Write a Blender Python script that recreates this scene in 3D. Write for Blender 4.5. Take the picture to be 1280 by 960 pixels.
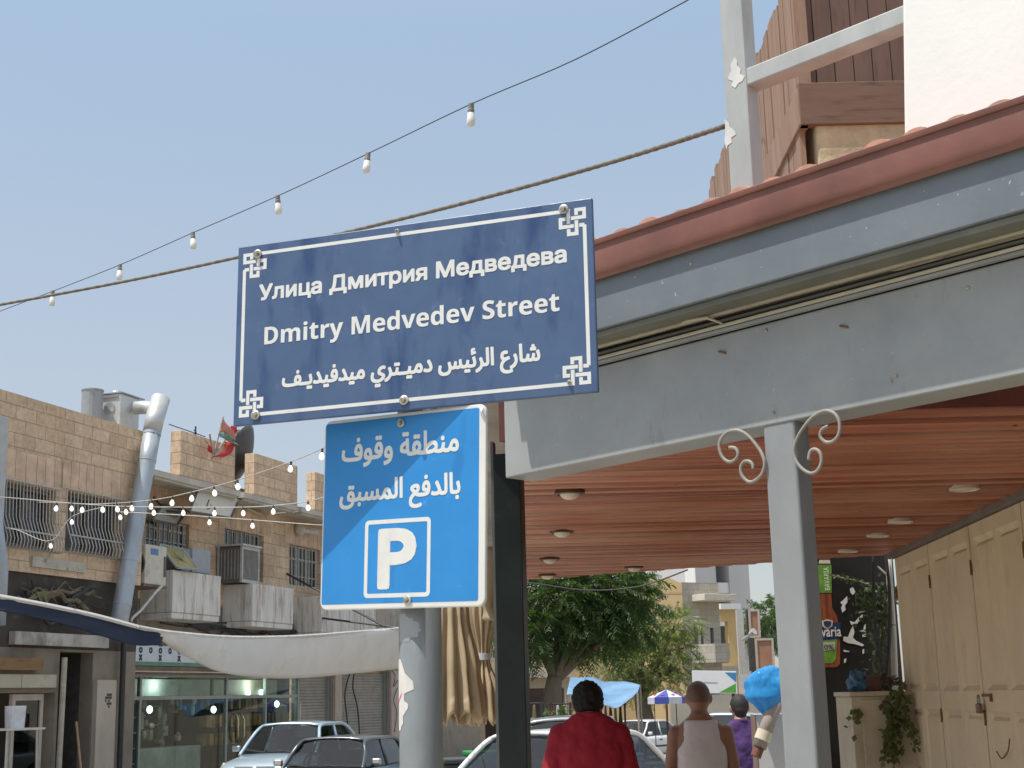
import bpy, bmesh, math, random
import numpy as np
from mathutils import Vector, Matrix, noise
from mathutils.geometry import delaunay_2d_cdt
R = math.radians
random.seed(7)
for o in list(bpy.data.objects): bpy.data.objects.remove(o)
SC = bpy.context.scene
COL = SC.collection

# ------------------------------------------------------------------ camera, sky, sun, exposure
FPX = 1766.0
EYE = Vector((0, 0, 1.6))
CAMR = Matrix.Rotation(math.pi/2 + R(12.5), 3, 'X') @ Matrix.Rotation(R(-1.4), 3, 'Z')
cd = bpy.data.cameras.new('camera'); cam = bpy.data.objects.new('camera', cd); COL.objects.link(cam)
cam.matrix_world = Matrix.Translation(EYE) @ CAMR.to_4x4()
cd.sensor_width = 36; cd.lens = 36*FPX/1280; cd.clip_start = .05; cd.clip_end = 2000
SC.camera = cam
SUN_AZ, SUN_EL = R(-62), R(67)
SUN = Vector((math.sin(SUN_AZ)*math.cos(SUN_EL), -math.cos(SUN_AZ)*math.cos(SUN_EL), math.sin(SUN_EL)))
W = bpy.data.worlds.new('World'); SC.world = W; W.use_nodes = True
wn = W.node_tree
sky = wn.nodes.new('ShaderNodeTexSky'); sky.sky_type = 'NISHITA'; sky.sun_disc = False
sky.sun_elevation = SUN_EL; sky.sun_rotation = math.atan2(SUN.x, SUN.y)
sky.air_density = 1.0; sky.dust_density = 1.2; sky.ozone_density = 1.5; sky.altitude = 300
bg = wn.nodes['Background']; bg.inputs[1].default_value = .05
wn.links.new(sky.outputs[0], bg.inputs[0])
# dusty summer air: multiply scattered light the sky model leaves out, brightened overhead to lift shade
wtc = wn.nodes.new('ShaderNodeTexCoord'); wsp = wn.nodes.new('ShaderNodeSeparateXYZ'); wn.links.new(wtc.outputs['Generated'], wsp.inputs[0])
wr = wn.nodes.new('ShaderNodeValToRGB'); wn.links.new(wsp.outputs[2], wr.inputs[0])
wr.color_ramp.elements[0].position = 0; wr.color_ramp.elements[0].color = (.275, .245, .22, 1)
wr.color_ramp.elements[1].position = 1; wr.color_ramp.elements[1].color = (.80, .80, .78, 1)
we = wr.color_ramp.elements.new(.22); we.color = (.325, .345, .355, 1)
we = wr.color_ramp.elements.new(.7); we.color = (.52, .56, .60, 1)
we = wr.color_ramp.elements.new(.45); we.color = (.28, .362, .44, 1)
bg2 = wn.nodes.new('ShaderNodeBackground'); wn.links.new(wr.outputs[0], bg2.inputs[0]); bg2.inputs[1].default_value = .785
wad = wn.nodes.new('ShaderNodeAddShader'); wn.links.new(bg.outputs[0], wad.inputs[0]); wn.links.new(bg2.outputs[0], wad.inputs[1])
wn.links.new(wad.outputs[0], wn.nodes['World Output'].inputs[0])
sl = bpy.data.lights.new('sun', 'SUN'); sl.energy = 3.35; sl.angle = R(.53); sl.color = (1, .955, .88)
so = bpy.data.objects.new('sun', sl); COL.objects.link(so)
so.rotation_euler = SUN.to_track_quat('Z', 'Y').to_euler(); so.location = (-20, -20, 60)
SC.view_settings.view_transform = 'Standard'; SC.view_settings.look = 'None'
SC.view_settings.exposure = .45; SC.view_settings.gamma = 1; SC.view_settings.use_curve_mapping = False

# ------------------------------------------------------------------ places from the photograph
def ray(px, py): return CAMR @ Vector(((px-640)/FPX, -(py-480)/FPX, -1))
def atY(px, py, Y): d = ray(px, py); return EYE + d*(Y/d.y)
def atZ(px, py, Z): d = ray(px, py); return EYE + d*((Z-EYE.z)/d.z)
class Frame:
    """A plan frame: local x along the face, local -y outwards."""
    def __init__(s, o, rz):
        s.o = Vector(o); s.rz = rz; s.m = Matrix.Translation(s.o) @ Matrix.Rotation(rz, 4, 'Z'); s.i = s.m.inverted()
    def L(s, px, py, y=0.0):
        a = s.i @ EYE; d = (s.i.to_3x3() @ ray(px, py)); t = (y-a.y)/d.y
        p = a + d*t; return p.x, p.z
def gz(Y):
    if Y < 5: return 0.0
    if Y < 25: return -.02*(Y-5)
    if Y < 70: return -.4-.0125*(Y-25)
    return -.9625

# ------------------------------------------------------------------ materials
MATS = {}
def nt_new(name):
    m = bpy.data.materials.new(name); m.use_nodes = True
    t = m.node_tree; return m, t, t.nodes['Principled BSDF']
def nd(t, typ, **kw):
    n = t.nodes.new(typ)
    for k, v in kw.items():
        if k.startswith('i_'): n.inputs[int(k[2:]) if k[2:].isdigit() else k[2:]].default_value = v
        else: setattr(n, k, v)
    return n
def ramp(t, src, a, b, ca=(0,0,0,1), cb=(1,1,1,1)):
    r = nd(t, 'ShaderNodeValToRGB'); r.color_ramp.elements[0].position = a; r.color_ramp.elements[1].position = b
    r.color_ramp.elements[0].color = ca; r.color_ramp.elements[1].color = cb
    t.links.new(src, r.inputs[0]); return r.outputs[0]
def mixc(t, f, a, b, mode='MIX'):
    n = nd(t, 'ShaderNodeMix', data_type='RGBA', blend_type=mode)
    for s, v in ((n.inputs[0], f), (n.inputs[6], a), (n.inputs[7], b)):
        if hasattr(v, 'links'): t.links.new(v, s)
        elif isinstance(v, (int, float)): s.default_value = v
        else: s.default_value = (*v[:3], 1)
    return n.outputs[2]
def coords(t, scale=(1,1,1), rot=(0,0,0)):
    tc = nd(t, 'ShaderNodeTexCoord'); mp = nd(t, 'ShaderNodeMapping')
    mp.inputs['Scale'].default_value = scale; mp.inputs['Rotation'].default_value = rot
    t.links.new(tc.outputs['Object'], mp.inputs[0]); return mp.outputs[0]
def noi(t, co, scale, detail=5, rough=.6):
    n = nd(t, 'ShaderNodeTexNoise'); n.inputs['Scale'].default_value = scale; n.inputs['Detail'].default_value = detail
    n.inputs['Roughness'].default_value = rough; t.links.new(co, n.inputs['Vector']); return n.outputs['Fac']
def bump(t, b, h, strength=.3, dist=.01):
    n = nd(t, 'ShaderNodeBump'); n.inputs['Strength'].default_value = strength; n.inputs['Distance'].default_value = dist
    t.links.new(h, n.inputs['Height']); t.links.new(n.outputs[0], b.inputs['Normal'])
def M(name, col, rough=.6, metal=0, var=.18, vs=6, stretch=(1,1,1), dirt=None, dirt_s=3, dirt_lo=.55, dirt_hi=.75, bmp=0, bs=60, spec=.5, coat=0):
    if name in MATS: return MATS[name]
    m, t, b = nt_new(name); co = coords(t, stretch)
    lo = tuple(c*(1-var) for c in col); hi = tuple(min(1, c*(1+var)) for c in col)
    c = mixc(t, ramp(t, noi(t, co, vs, 6), .3, .7), lo, hi)
    if dirt: c = mixc(t, ramp(t, noi(t, co, dirt_s, 8, .7), dirt_lo, dirt_hi), c, dirt)
    t.links.new(c, b.inputs['Base Color'])
    b.inputs['Roughness'].default_value = rough; b.inputs['Metallic'].default_value = metal
    b.inputs['Specular IOR Level'].default_value = spec; b.inputs['Coat Weight'].default_value = coat
    if bmp: bump(t, b, noi(t, co, bs, 4), bmp, .01)
    MATS[name] = m; return m
def M_brick(name, c1, c2, mortar, bw, bh, msize=.01, var=.25, bmp=.4, dirt=None, dlo=.5, dhi=.75):
    m, t, b = nt_new(name)
    tc = nd(t, 'ShaderNodeTexCoord'); sp = nd(t, 'ShaderNodeSeparateXYZ'); cb = nd(t, 'ShaderNodeCombineXYZ'); t.links.new(tc.outputs['Object'], sp.inputs[0])
    ad = nd(t, 'ShaderNodeMath', operation='ADD'); t.links.new(sp.outputs[0], ad.inputs[0]); t.links.new(sp.outputs[1], ad.inputs[1])
    t.links.new(ad.outputs[0], cb.inputs[0]); t.links.new(sp.outputs[2], cb.inputs[1])
    br = nd(t, 'ShaderNodeTexBrick'); t.links.new(cb.outputs[0], br.inputs[0])
    br.inputs['Scale'].default_value = 1; br.inputs['Brick Width'].default_value = bw; br.inputs['Row Height'].default_value = bh
    br.inputs['Mortar Size'].default_value = msize; br.inputs['Mortar Smooth'].default_value = .3; br.inputs['Bias'].default_value = 0
    br.inputs['Color1'].default_value = (*c1, 1); br.inputs['Color2'].default_value = (*c2, 1); br.inputs['Mortar'].default_value = (*mortar, 1)
    co = coords(t); n1 = noi(t, co, 1.3, 6, .65); n2 = noi(t, co, 9, 5)
    c = mixc(t, ramp(t, n1, .3, .7), br.outputs[0], tuple(x*(1-var) for x in (1,1,1)), 'MULTIPLY')
    f = mixc(t, ramp(t, n2, .35, .65), (1-var*.6,)*3, (1+var*.3,)*3)
    c = mixc(t, 1.0, c, f, 'MULTIPLY')
    if dirt: c = mixc(t, ramp(t, noi(t, coords(t, (1,1,.35)), 1.1, 8, .7), dlo, dhi), c, dirt)
    t.links.new(c, b.inputs['Base Color']); b.inputs['Roughness'].default_value = .85
    inv = nd(t, 'ShaderNodeMath', operation='SUBTRACT'); inv.inputs[0].default_value = 1; t.links.new(br.outputs['Fac'], inv.inputs[1])
    ma = nd(t, 'ShaderNodeMath', operation='MULTIPLY_ADD'); t.links.new(n2, ma.inputs[0]); ma.inputs[1].default_value = .5; t.links.new(inv.outputs[0], ma.inputs[2])
    bump(t, b, ma.outputs[0], bmp, .012)
    MATS[name] = m; return m
def M_glow(name, col, st):
    m, t, b = nt_new(name); b.inputs['Base Color'].default_value = (*col, 1)
    b.inputs['Emission Color'].default_value = (*col, 1); b.inputs['Emission Strength'].default_value = st
    MATS[name] = m; return m
def M_pane(name, tint, refl=.12, rough=.02, wavy=True):
    m, t, b = nt_new(name); t.nodes.remove(b)
    tr = nd(t, 'ShaderNodeBsdfTransparent'); tr.inputs[0].default_value = (*tint, 1)
    gl = nd(t, 'ShaderNodeBsdfGlossy'); gl.inputs['Roughness'].default_value = rough
    lw = nd(t, 'ShaderNodeLayerWeight'); pw = nd(t, 'ShaderNodeMath', operation='POWER'); t.links.new(lw.outputs['Facing'], pw.inputs[0]); pw.inputs[1].default_value = 4.5
    ad = nd(t, 'ShaderNodeMath', operation='MULTIPLY_ADD', use_clamp=True); t.links.new(pw.outputs[0], ad.inputs[0]); ad.inputs[1].default_value = .9; ad.inputs[2].default_value = .03+refl
    mx = nd(t, 'ShaderNodeMixShader'); t.links.new(ad.outputs[0], mx.inputs[0]); t.links.new(tr.outputs[0], mx.inputs[1]); t.links.new(gl.outputs[0], mx.inputs[2])
    if wavy:
        co = coords(t); bp = nd(t, 'ShaderNodeBump'); bp.inputs['Strength'].default_value = .06; t.links.new(noi(t, co, 1.5, 2), bp.inputs['Height'])
        t.links.new(bp.outputs[0], gl.inputs['Normal'])
    t.links.new(mx.outputs[0], t.nodes['Material Output'].inputs[0]); MATS[name] = m; return m
def M_wood(name, c1, c2, stretch, scale=4, rough=.6, bmp=.25, knots=None, spec=.4):
    m, t, b = nt_new(name); co = coords(t, stretch)
    n = noi(t, co, scale, 8, .65); n2 = noi(t, co, scale*5, 4)
    c = mixc(t, ramp(t, n, .32, .68), c1, c2)
    c = mixc(t, ramp(t, n2, .55, .8), c, tuple(x*.55 for x in c1))
    if knots: c = mixc(t, ramp(t, noi(t, coords(t, (.6, .6, .6)), 1.2, 3), .48, .68), c, knots)
    t.links.new(c, b.inputs['Base Color']); b.inputs['Roughness'].default_value = rough; b.inputs['Specular IOR Level'].default_value = spec
    bump(t, b, n, bmp, .006); MATS[name] = m; return m
def M_leaf(name, c1, c2):
    m, t, b = nt_new(name); co = coords(t)
    c = mixc(t, ramp(t, noi(t, co, 1.6, 4), .35, .65), c1, c2)
    oi = nd(t, 'ShaderNodeNewGeometry'); c = mixc(t, oi.outputs['Random Per Island'], c, c2)
    t.links.new(c, b.inputs['Base Color']); b.inputs['Roughness'].default_value = .5
    tl = nd(t, 'ShaderNodeBsdfTranslucent'); t.links.new(mixc(t, 1., c, (1.6, 1.8, .7), 'MULTIPLY'), tl.inputs[0])
    mx = nd(t, 'ShaderNodeMixShader'); mx.inputs[0].default_value = .3
    t.links.new(b.outputs[0], mx.inputs[1]); t.links.new(tl.outputs[0], mx.inputs[2]); t.links.new(mx.outputs[0], t.nodes['Material Output'].inputs[0])
    MATS[name] = m; return m

# ------------------------------------------------------------------ mesh helpers
class MB:
    def __init__(s): s.v = []; s.f = []
    def add(s, vs, fs):
        o = len(s.v); s.v += [tuple(v) for v in vs]; s.f += [tuple(i+o for i in f) for f in fs]; return s
    def box(s, x0, x1, y0, y1, z0, z1):
        return s.add([(x0,y0,z0),(x1,y0,z0),(x1,y1,z0),(x0,y1,z0),(x0,y0,z1),(x1,y0,z1),(x1,y1,z1),(x0,y1,z1)],
                     [(0,3,2,1),(4,5,6,7),(0,1,5,4),(1,2,6,5),(2,3,7,6),(3,0,4,7)])
    def obox(s, c, ax, ay, az):
        c, ax, ay, az = map(Vector, (c, ax, ay, az))
        vs = [c+ax*i+ay*j+az*k for k in (-1,1) for i, j in ((-1,-1),(1,-1),(1,1),(-1,1))]
        return s.add(vs, [(0,3,2,1),(4,5,6,7),(0,1,5,4),(1,2,6,5),(2,3,7,6),(3,0,4,7)])
    def hexa(s, b, t):
        """eight corners: four of the bottom/back, four of the top/front in the same order"""
        return s.add(list(b)+list(t), [(0,3,2,1),(4,5,6,7),(0,1,5,4),(1,2,6,5),(2,3,7,6),(3,0,4,7)])
    def rod(s, a, b, r, r2=None, n=10): return s.tube([a, b], [r, r if r2 is None else r2], n)
    def tube(s, pts, r, n=8, caps=True):
        pts = [Vector(p) for p in pts]; N = len(pts)
        rs = r if isinstance(r, (list, tuple)) else [r]*N
        tg = [(pts[min(i+1, N-1)]-pts[max(i-1, 0)]).normalized() for i in range(N)]
        up = Vector((0,0,1)) if abs(tg[0].z) < .9 else Vector((1,0,0))
        u = tg[0].cross(up).normalized(); vs = []; fs = []
        for i in range(N):
            u = (u - tg[i]*u.dot(tg[i])).normalized(); w = tg[i].cross(u)
            for k in range(n):
                a = 2*math.pi*k/n; vs.append(pts[i]+(u*math.cos(a)+w*math.sin(a))*rs[i])
        for i in range(N-1):
            for k in range(n): fs.append((i*n+k, i*n+(k+1)%n, (i+1)*n+(k+1)%n, (i+1)*n+k))
        if caps: fs += [tuple(reversed(range(n))), tuple(range((N-1)*n, N*n))]
        return s.add(vs, fs)
    def lathe(s, prof, n=24, c=(0,0,0), axis='Z'):
        vs = []; fs = []; c = Vector(c)
        for r, h in prof:
            for k in range(n):
                a = 2*math.pi*k/n; x, y = r*math.cos(a), r*math.sin(a)
                vs.append(c+Vector({'Z': (x,y,h), 'Y': (x,h,y), 'X': (h,x,y)}[axis]))
        N = len(prof)
        for i in range(N-1):
            for k in range(n): fs.append((i*n+k, i*n+(k+1)%n, (i+1)*n+(k+1)%n, (i+1)*n+k))
        fs += [tuple(reversed(range(n))), tuple(range((N-1)*n, N*n))]
        return s.add(vs, fs)
    def prism(s, poly, a, b, f):
        """extrude a 2d polygon between a and b; f(u, v, w) gives the point"""
        n = len(poly); vs = [f(u, v, a) for u, v in poly]+[f(u, v, b) for u, v in poly]
        return s.add(vs, [tuple(range(n)), tuple(reversed(range(n, 2*n)))]+[(i, i+n, (i+1)%n+n, (i+1)%n) for i in range(n)])
    def loft(s, rings, close=True, caps=True):
        n = len(rings[0]); vs = [p for r in rings for p in r]; fs = []
        for i in range(len(rings)-1):
            for k in range(n if close else n-1): fs.append((i*n+k, i*n+(k+1)%n, (i+1)*n+(k+1)%n, (i+1)*n+k))
        if caps and close: fs += [tuple(reversed(range(n))), tuple(range((len(rings)-1)*n, len(rings)*n))]
        return s.add(vs, fs)
    def ball(s, c, rx, ry=None, rz=None, n=16, m=10):
        ry = ry or rx; rz = rz or rx; c = Vector(c)
        vs = [c+Vector((0,0,-rz))]; fs = []
        for i in range(1, m):
            t = math.pi*i/m
            for k in range(n): a = 2*math.pi*k/n; vs.append(c+Vector((rx*math.sin(t)*math.cos(a), ry*math.sin(t)*math.sin(a), -rz*math.cos(t))))
        vs.append(c+Vector((0,0,rz))); L = len(vs)-1
        for k in range(n): fs.append((0, 1+(k+1)%n, 1+k)); fs.append((L, L-n+k, L-n+(k+1)%n))
        for i in range(m-2):
            for k in range(n): fs.append((1+i*n+k, 1+i*n+(k+1)%n, 1+(i+1)*n+(k+1)%n, 1+(i+1)*n+k))
        return s.add(vs, fs)
    def wall(s, x0, x1, z0, z1, y, th, holes=()):
        """a wall slab facing -y with rectangular openings (reveals included)"""
        hs = [(max(a, x0), min(b, x1), max(c, z0), min(d, z1)) for a, b, c, d in holes]
        xs = sorted({x0, x1, *[h[0] for h in hs], *[h[1] for h in hs]}); zs = sorted({z0, z1, *[h[2] for h in hs], *[h[3] for h in hs]})
        cell = lambda i, j: any(h[0]-1e-6 <= xs[i] and xs[i+1] <= h[1]+1e-6 and h[2]-1e-6 <= zs[j] and zs[j+1] <= h[3]+1e-6 for h in hs)
        nx, nz = len(xs), len(zs)
        solid = [[0 <= i < nx-1 and 0 <= j < nz-1 and not cell(i, j) for j in range(nz)] for i in range(nx)]
        S = lambda i, j: 0 <= i < nx-1 and 0 <= j < nz-1 and solid[i][j]
        vs = [(x, y, z) for x in xs for z in zs]+[(x, y+th, z) for x in xs for z in zs]; n = nx*nz; fs = []
        I = lambda i, j, b=0: i*nz+j+b*n
        for i in range(nx-1):
            for j in range(nz-1):
                if not S(i, j): continue
                fs.append((I(i,j), I(i+1,j), I(i+1,j+1), I(i,j+1))); fs.append((I(i,j,1), I(i,j+1,1), I(i+1,j+1,1), I(i+1,j,1)))
                if not S(i-1, j): fs.append((I(i,j), I(i,j+1), I(i,j+1,1), I(i,j,1)))
                if not S(i+1, j): fs.append((I(i+1,j), I(i+1,j,1), I(i+1,j+1,1), I(i+1,j+1)))
                if not S(i, j-1): fs.append((I(i,j), I(i,j,1), I(i+1,j,1), I(i+1,j)))
                if not S(i, j+1): fs.append((I(i,j+1), I(i+1,j+1), I(i+1,j+1,1), I(i,j+1,1)))
        return s.add(vs, fs)
    def build(s, name, mat, parent=None, smooth=False, bev=0, seg=2, solid=0, sub=0, center=True):
        me = bpy.data.meshes.new(name); me.from_pydata(s.v, [], s.f)
        bm = bmesh.new(); bm.from_mesh(me); bmesh.ops.recalc_face_normals(bm, faces=bm.faces)
        loose = [v for v in bm.verts if not v.link_faces]
        if loose: bmesh.ops.delete(bm, geom=loose, context='VERTS')
        bm.to_mesh(me); bm.free()
        if mat: me.materials.append(mat)
        if smooth:
            me.polygons.foreach_set('use_smooth', [True]*len(me.polygons))
        o = bpy.data.objects.new(name, me); COL.objects.link(o)
        if parent: o.parent = parent
        elif center and s.v:
            xs, ys, zs = zip(*[v.co[:] for v in me.vertices])
            c = Vector(((min(xs)+max(xs))/2, (min(ys)+max(ys))/2, min(zs)))
            me.transform(Matrix.Translation(-c)); o.location = c
        if sub: md = o.modifiers.new('s', 'SUBSURF'); md.levels = md.render_levels = sub
        if solid: md = o.modifiers.new('t', 'SOLIDIFY'); md.thickness = solid; md.offset = 0
        if bev:
            md = o.modifiers.new('b', 'BEVEL'); md.width = bev; md.segments = seg; md.limit_method = 'ANGLE'; md.angle_limit = R(35)
        return o
def smooth_angle(o, a=40):
    me = o.data; me.polygons.foreach_set('use_smooth', [True]*len(me.polygons)); me.set_sharp_from_angle(angle=R(a)); return o
def tag(o, label, cat, group=None, kind=None):
    o['label'] = label
    if cat: o['category'] = cat
    if group: o['group'] = group
    if kind: o['kind'] = kind
    return o
def thing(name, label, cat, loc=(0,0,0), rz=0, group=None):
    o = bpy.data.objects.new(name, None); COL.objects.link(o); o.empty_display_size = .2
    o.location = loc; o.rotation_euler = (0, 0, rz); return tag(o, label, cat, group)
def copy_thing(src, loc=None, rz=None, label=None, scale=None):
    def rec(o, p):
        c = o.copy(); COL.objects.link(c)
        if p: c.parent = p
        for ch in [k for k in COL.objects if k.parent == o]: rec(ch, c)
        return c
    c = rec(src, None)
    if loc is not None: c.location = loc
    if rz is not None: c.rotation_euler.z = rz
    if label: c['label'] = label
    if scale: c.scale = scale
    return c
def real(o):
    """apply modifiers of an object into a fresh mesh"""
    dg = bpy.context.evaluated_depsgraph_get(); me = bpy.data.meshes.new_from_object(o.evaluated_get(dg))
    o.modifiers.clear(); o.data = me; return o

# ------------------------------------------------------------------ lettering
AR = {'ا':(0xFE8D,2),'أ':(0xFE83,2),'ئ':(0xFE89,4),'ب':(0xFE8F,4),'ة':(0xFE93,2),'ت':(0xFE95,4),'ج':(0xFE9D,4),'ح':(0xFEA1,4),'د':(0xFEA9,2),'ر':(0xFEAD,2),'س':(0xFEB1,4),'ش':(0xFEB5,4),'ط':(0xFEC1,4),'ع':(0xFEC9,4),'ف':(0xFED1,4),'ق':(0xFED5,4),'ل':(0xFEDD,4),'م':(0xFEE1,4),'ن':(0xFEE5,4),'و':(0xFEED,2),'ي':(0xFEF1,4),'ه':(0xFEE9,4)}
def arabic(s):
    out = []
    for i, c in enumerate(s):
        if c not in AR: out.append(c); continue
        b, n = AR[c]; j = lambda k: k == 'ـ' or (k in AR and AR[k][1] == 4)
        p = i > 0 and j(s[i-1]); q = n == 4 and i+1 < len(s) and (s[i+1] in AR or s[i+1] == 'ـ')
        out.append(chr(b+((3 if q else 1) if p else (2 if q else 0))))
    return ''.join(reversed(out))
def bold(s):
    """Latin letters as the bold sans-serif alphabet"""
    return ''.join(chr(0x1D5D4+ord(c)-65) if 'A' <= c <= 'Z' else chr(0x1D5EE+ord(c)-97) if 'a' <= c <= 'z' else c for c in s)
TG = {}
def text_geo(body):
    """outlines of a line of text, filled by the nonzero winding rule"""
    if body in TG: return TG[body]
    c = bpy.data.curves.new('lettering', 'FONT'); c.body = body; c.size = 1; c.resolution_u = 4; c.fill_mode = 'NONE'
    o = bpy.data.objects.new('lettering', c); COL.objects.link(o)
    dg = bpy.context.evaluated_depsgraph_get(); me = bpy.data.meshes.new_from_object(o.evaluated_get(dg))
    P = [(v.co.x, v.co.y) for v in me.vertices]; E = [tuple(e.vertices) for e in me.edges]
    bpy.data.objects.remove(o); bpy.data.curves.remove(c); bpy.data.meshes.remove(me)
    nx = {}
    for a, b in E: nx.setdefault(a, []).append(b); nx.setdefault(b, []).append(a)
    seen = set(); loops = []
    for st in range(len(P)):
        if st in seen or st not in nx: continue
        lp = [st]; seen.add(st); cur = st
        while True:
            n = [k for k in nx[cur] if k not in seen]
            if not n: break
            cur = (cur+1) if (cur+1) in n else n[0]; seen.add(cur); lp.append(cur)
        loops.append(lp)
    vs, _, fs, _, _, _ = delaunay_2d_cdt([Vector(p) for p in P], [(l[i], l[(i+1) % len(l)]) for l in loops for i in range(len(l))], [], 0, 1e-6)
    A = np.array([P[l[i]] for l in loops for i in range(len(l))]); B = np.array([P[l[(i+1) % len(l)]] for l in loops for i in range(len(l))])
    V = np.array([tuple(v) for v in vs]); T = np.array([tuple(f) for f in fs]); Cn = V[T].mean(1); keep = []
    for k, (x, y) in enumerate(Cn):
        up = (A[:, 1] <= y) & (B[:, 1] > y); dn = (A[:, 1] > y) & (B[:, 1] <= y)
        cr = (B[:, 0]-A[:, 0])*(y-A[:, 1])-(x-A[:, 0])*(B[:, 1]-A[:, 1])
        if (up & (cr > 0)).sum()-(dn & (cr < 0)).sum() != 0: keep.append(k)
    TG[body] = ([tuple(v) for v in V], [tuple(int(i) for i in T[k]) for k in keep]); return TG[body]
def lettering(name, body, mat, parent, x0, x1, base, cap=None, capref=None, yfac=1.0, y=-.0004, wt=0, top=None, bottom=None, spacing=0):
    """lettering film in the parent's xz plane, fitted between x0 and x1"""
    vs, fs = text_geo(body)
    xs = [v[0] for v in vs]; zs = [v[1] for v in vs]; a, b = min(xs), max(xs)
    kx = (x1-x0-2*wt)/(b-a)
    if cap: r = [v[1] for v in text_geo(capref)[0]]; kz = (cap-2*wt)/max(r); bz = base+wt
    elif top is not None: kz = (top-bottom-2*wt)/(max(zs)-min(zs)); bz = bottom+wt-min(zs)*kz
    else: kz = kx*yfac; bz = base
    mb = MB(); i = 0
    offs = [(0, 0)] if not wt else [(0,0),(1,0),(-1,0),(0,1),(0,-1),(.8,.8),(-.8,.8),(.8,-.8),(-.8,-.8)]
    for dx, dz in offs:
        mb.add([(x0+wt+(vx-a)*kx+dx*wt, y-i*.00006, bz+vz*kz+dz*wt) for vx, vz in vs], fs); i += 1
    me = bpy.data.meshes.new(name); me.from_pydata(mb.v, [], mb.f); me.materials.append(mat)
    o = bpy.data.objects.new(name, me); COL.objects.link(o); o.parent = parent
    return o
# ------------------------------------------------------------------ ground
asphalt = M('dusty_asphalt', (.22,.20,.17), .9, var=.25, vs=4, bmp=.3, bs=120, dirt=(.32,.28,.22), dirt_s=.8)
paving = M_brick('paving', (.36,.33,.28), (.30,.275,.235), (.18,.165,.14), .4, .4, .01, dirt=(.2,.18,.15))
def paving_mat():
    m, t, b = nt_new('paving_flags'); tc = nd(t, 'ShaderNodeTexCoord')
    br = nd(t, 'ShaderNodeTexBrick'); t.links.new(tc.outputs['Object'], br.inputs[0]); br.offset = 0
    br.inputs['Scale'].default_value = 1; br.inputs['Brick Width'].default_value = .4; br.inputs['Row Height'].default_value = .4; br.inputs['Mortar Size'].default_value = .008
    br.inputs['Color1'].default_value = (.54,.50,.43,1); br.inputs['Color2'].default_value = (.48,.44,.375,1); br.inputs['Mortar'].default_value = (.22,.2,.17,1)
    c = mixc(t, ramp(t, noi(t, coords(t), 1.2, 8, .7), .5, .8), br.outputs[0], (.34,.31,.265)); t.links.new(c, b.inputs['Base Color']); b.inputs['Roughness'].default_value = .85
    MATS['paving_flags'] = m; return m
flags = paving_mat()
dustm = M('dusty_ground', (.26,.22,.17), .95, var=.2, vs=.3)
def strip(name, x0f, x1f, ys, dz, mat, skirt=0):
    mb = MB(); n = len(ys)
    for y in ys: mb.v += [(x0f(y), y, gz(y)+dz), (x1f(y), y, gz(y)+dz)]
    mb.f = [(2*i, 2*i+1, 2*i+3, 2*i+2) for i in range(n-1)]
    if skirt:
        o = len(mb.v)
        for y in ys: mb.v += [(x0f(y), y, gz(y)+dz-skirt), (x1f(y), y, gz(y)+dz-skirt)]
        for i in range(n-1):
            mb.f += [(2*i, 2*i+2, o+2*i+2, o+2*i), (2*i+1, o+2*i+1, o+2*i+3, 2*i+3)]
        mb.f.append((0, o, o+1, 1))
    o = mb.build(name, mat, center=False); o['kind'] = 'structure'; return o
TH = R(18.4); FE = Vector((math.sin(TH), math.cos(TH), 0)); FM = Vector((math.cos(TH), -math.sin(TH), 0))
P0 = atY(182, 540, 31.0); F1 = Frame((P0.x, P0.y, gz(P0.y)), math.pi/2-TH)
facx = lambda y: P0.x+(y-P0.y)*math.tan(TH)          # foot line of the left facades
YS = [-60, -20, 0, 5, 8, 12, 16, 20, 25, 30, 40, 55, 70, 120, 300]
strip('ground', lambda y: -900, lambda y: 900, [-300]+YS+[900], -.02, dustm)
strip('road', lambda y: facx(y)+3.2, lambda y: max(-.3, facx(y)+9.0) if y > 24 else (-3.5 if y < 12 else -.3), YS[:-1], 0, asphalt)
strip('pavement', lambda y: facx(y)-.1, lambda y: facx(y)+3.2, YS[1:-1], .14, flags, .18)
strip('sidewalk', lambda y: -3.6, lambda y: 6, [-20, 0, 5, 8, 11.5], .02, flags, .12)

strip('bounce_cut_floor', lambda y: .85, lambda y: 2.42+.05*(y-6.58), [-4, 0, 4, 7, 9.5], .024, M('unseen_dark_floor', (.13,.105,.085), .5, var=.25, vs=30))  # unseen dark strip added to cut bounce onto the column and ceiling

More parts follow.
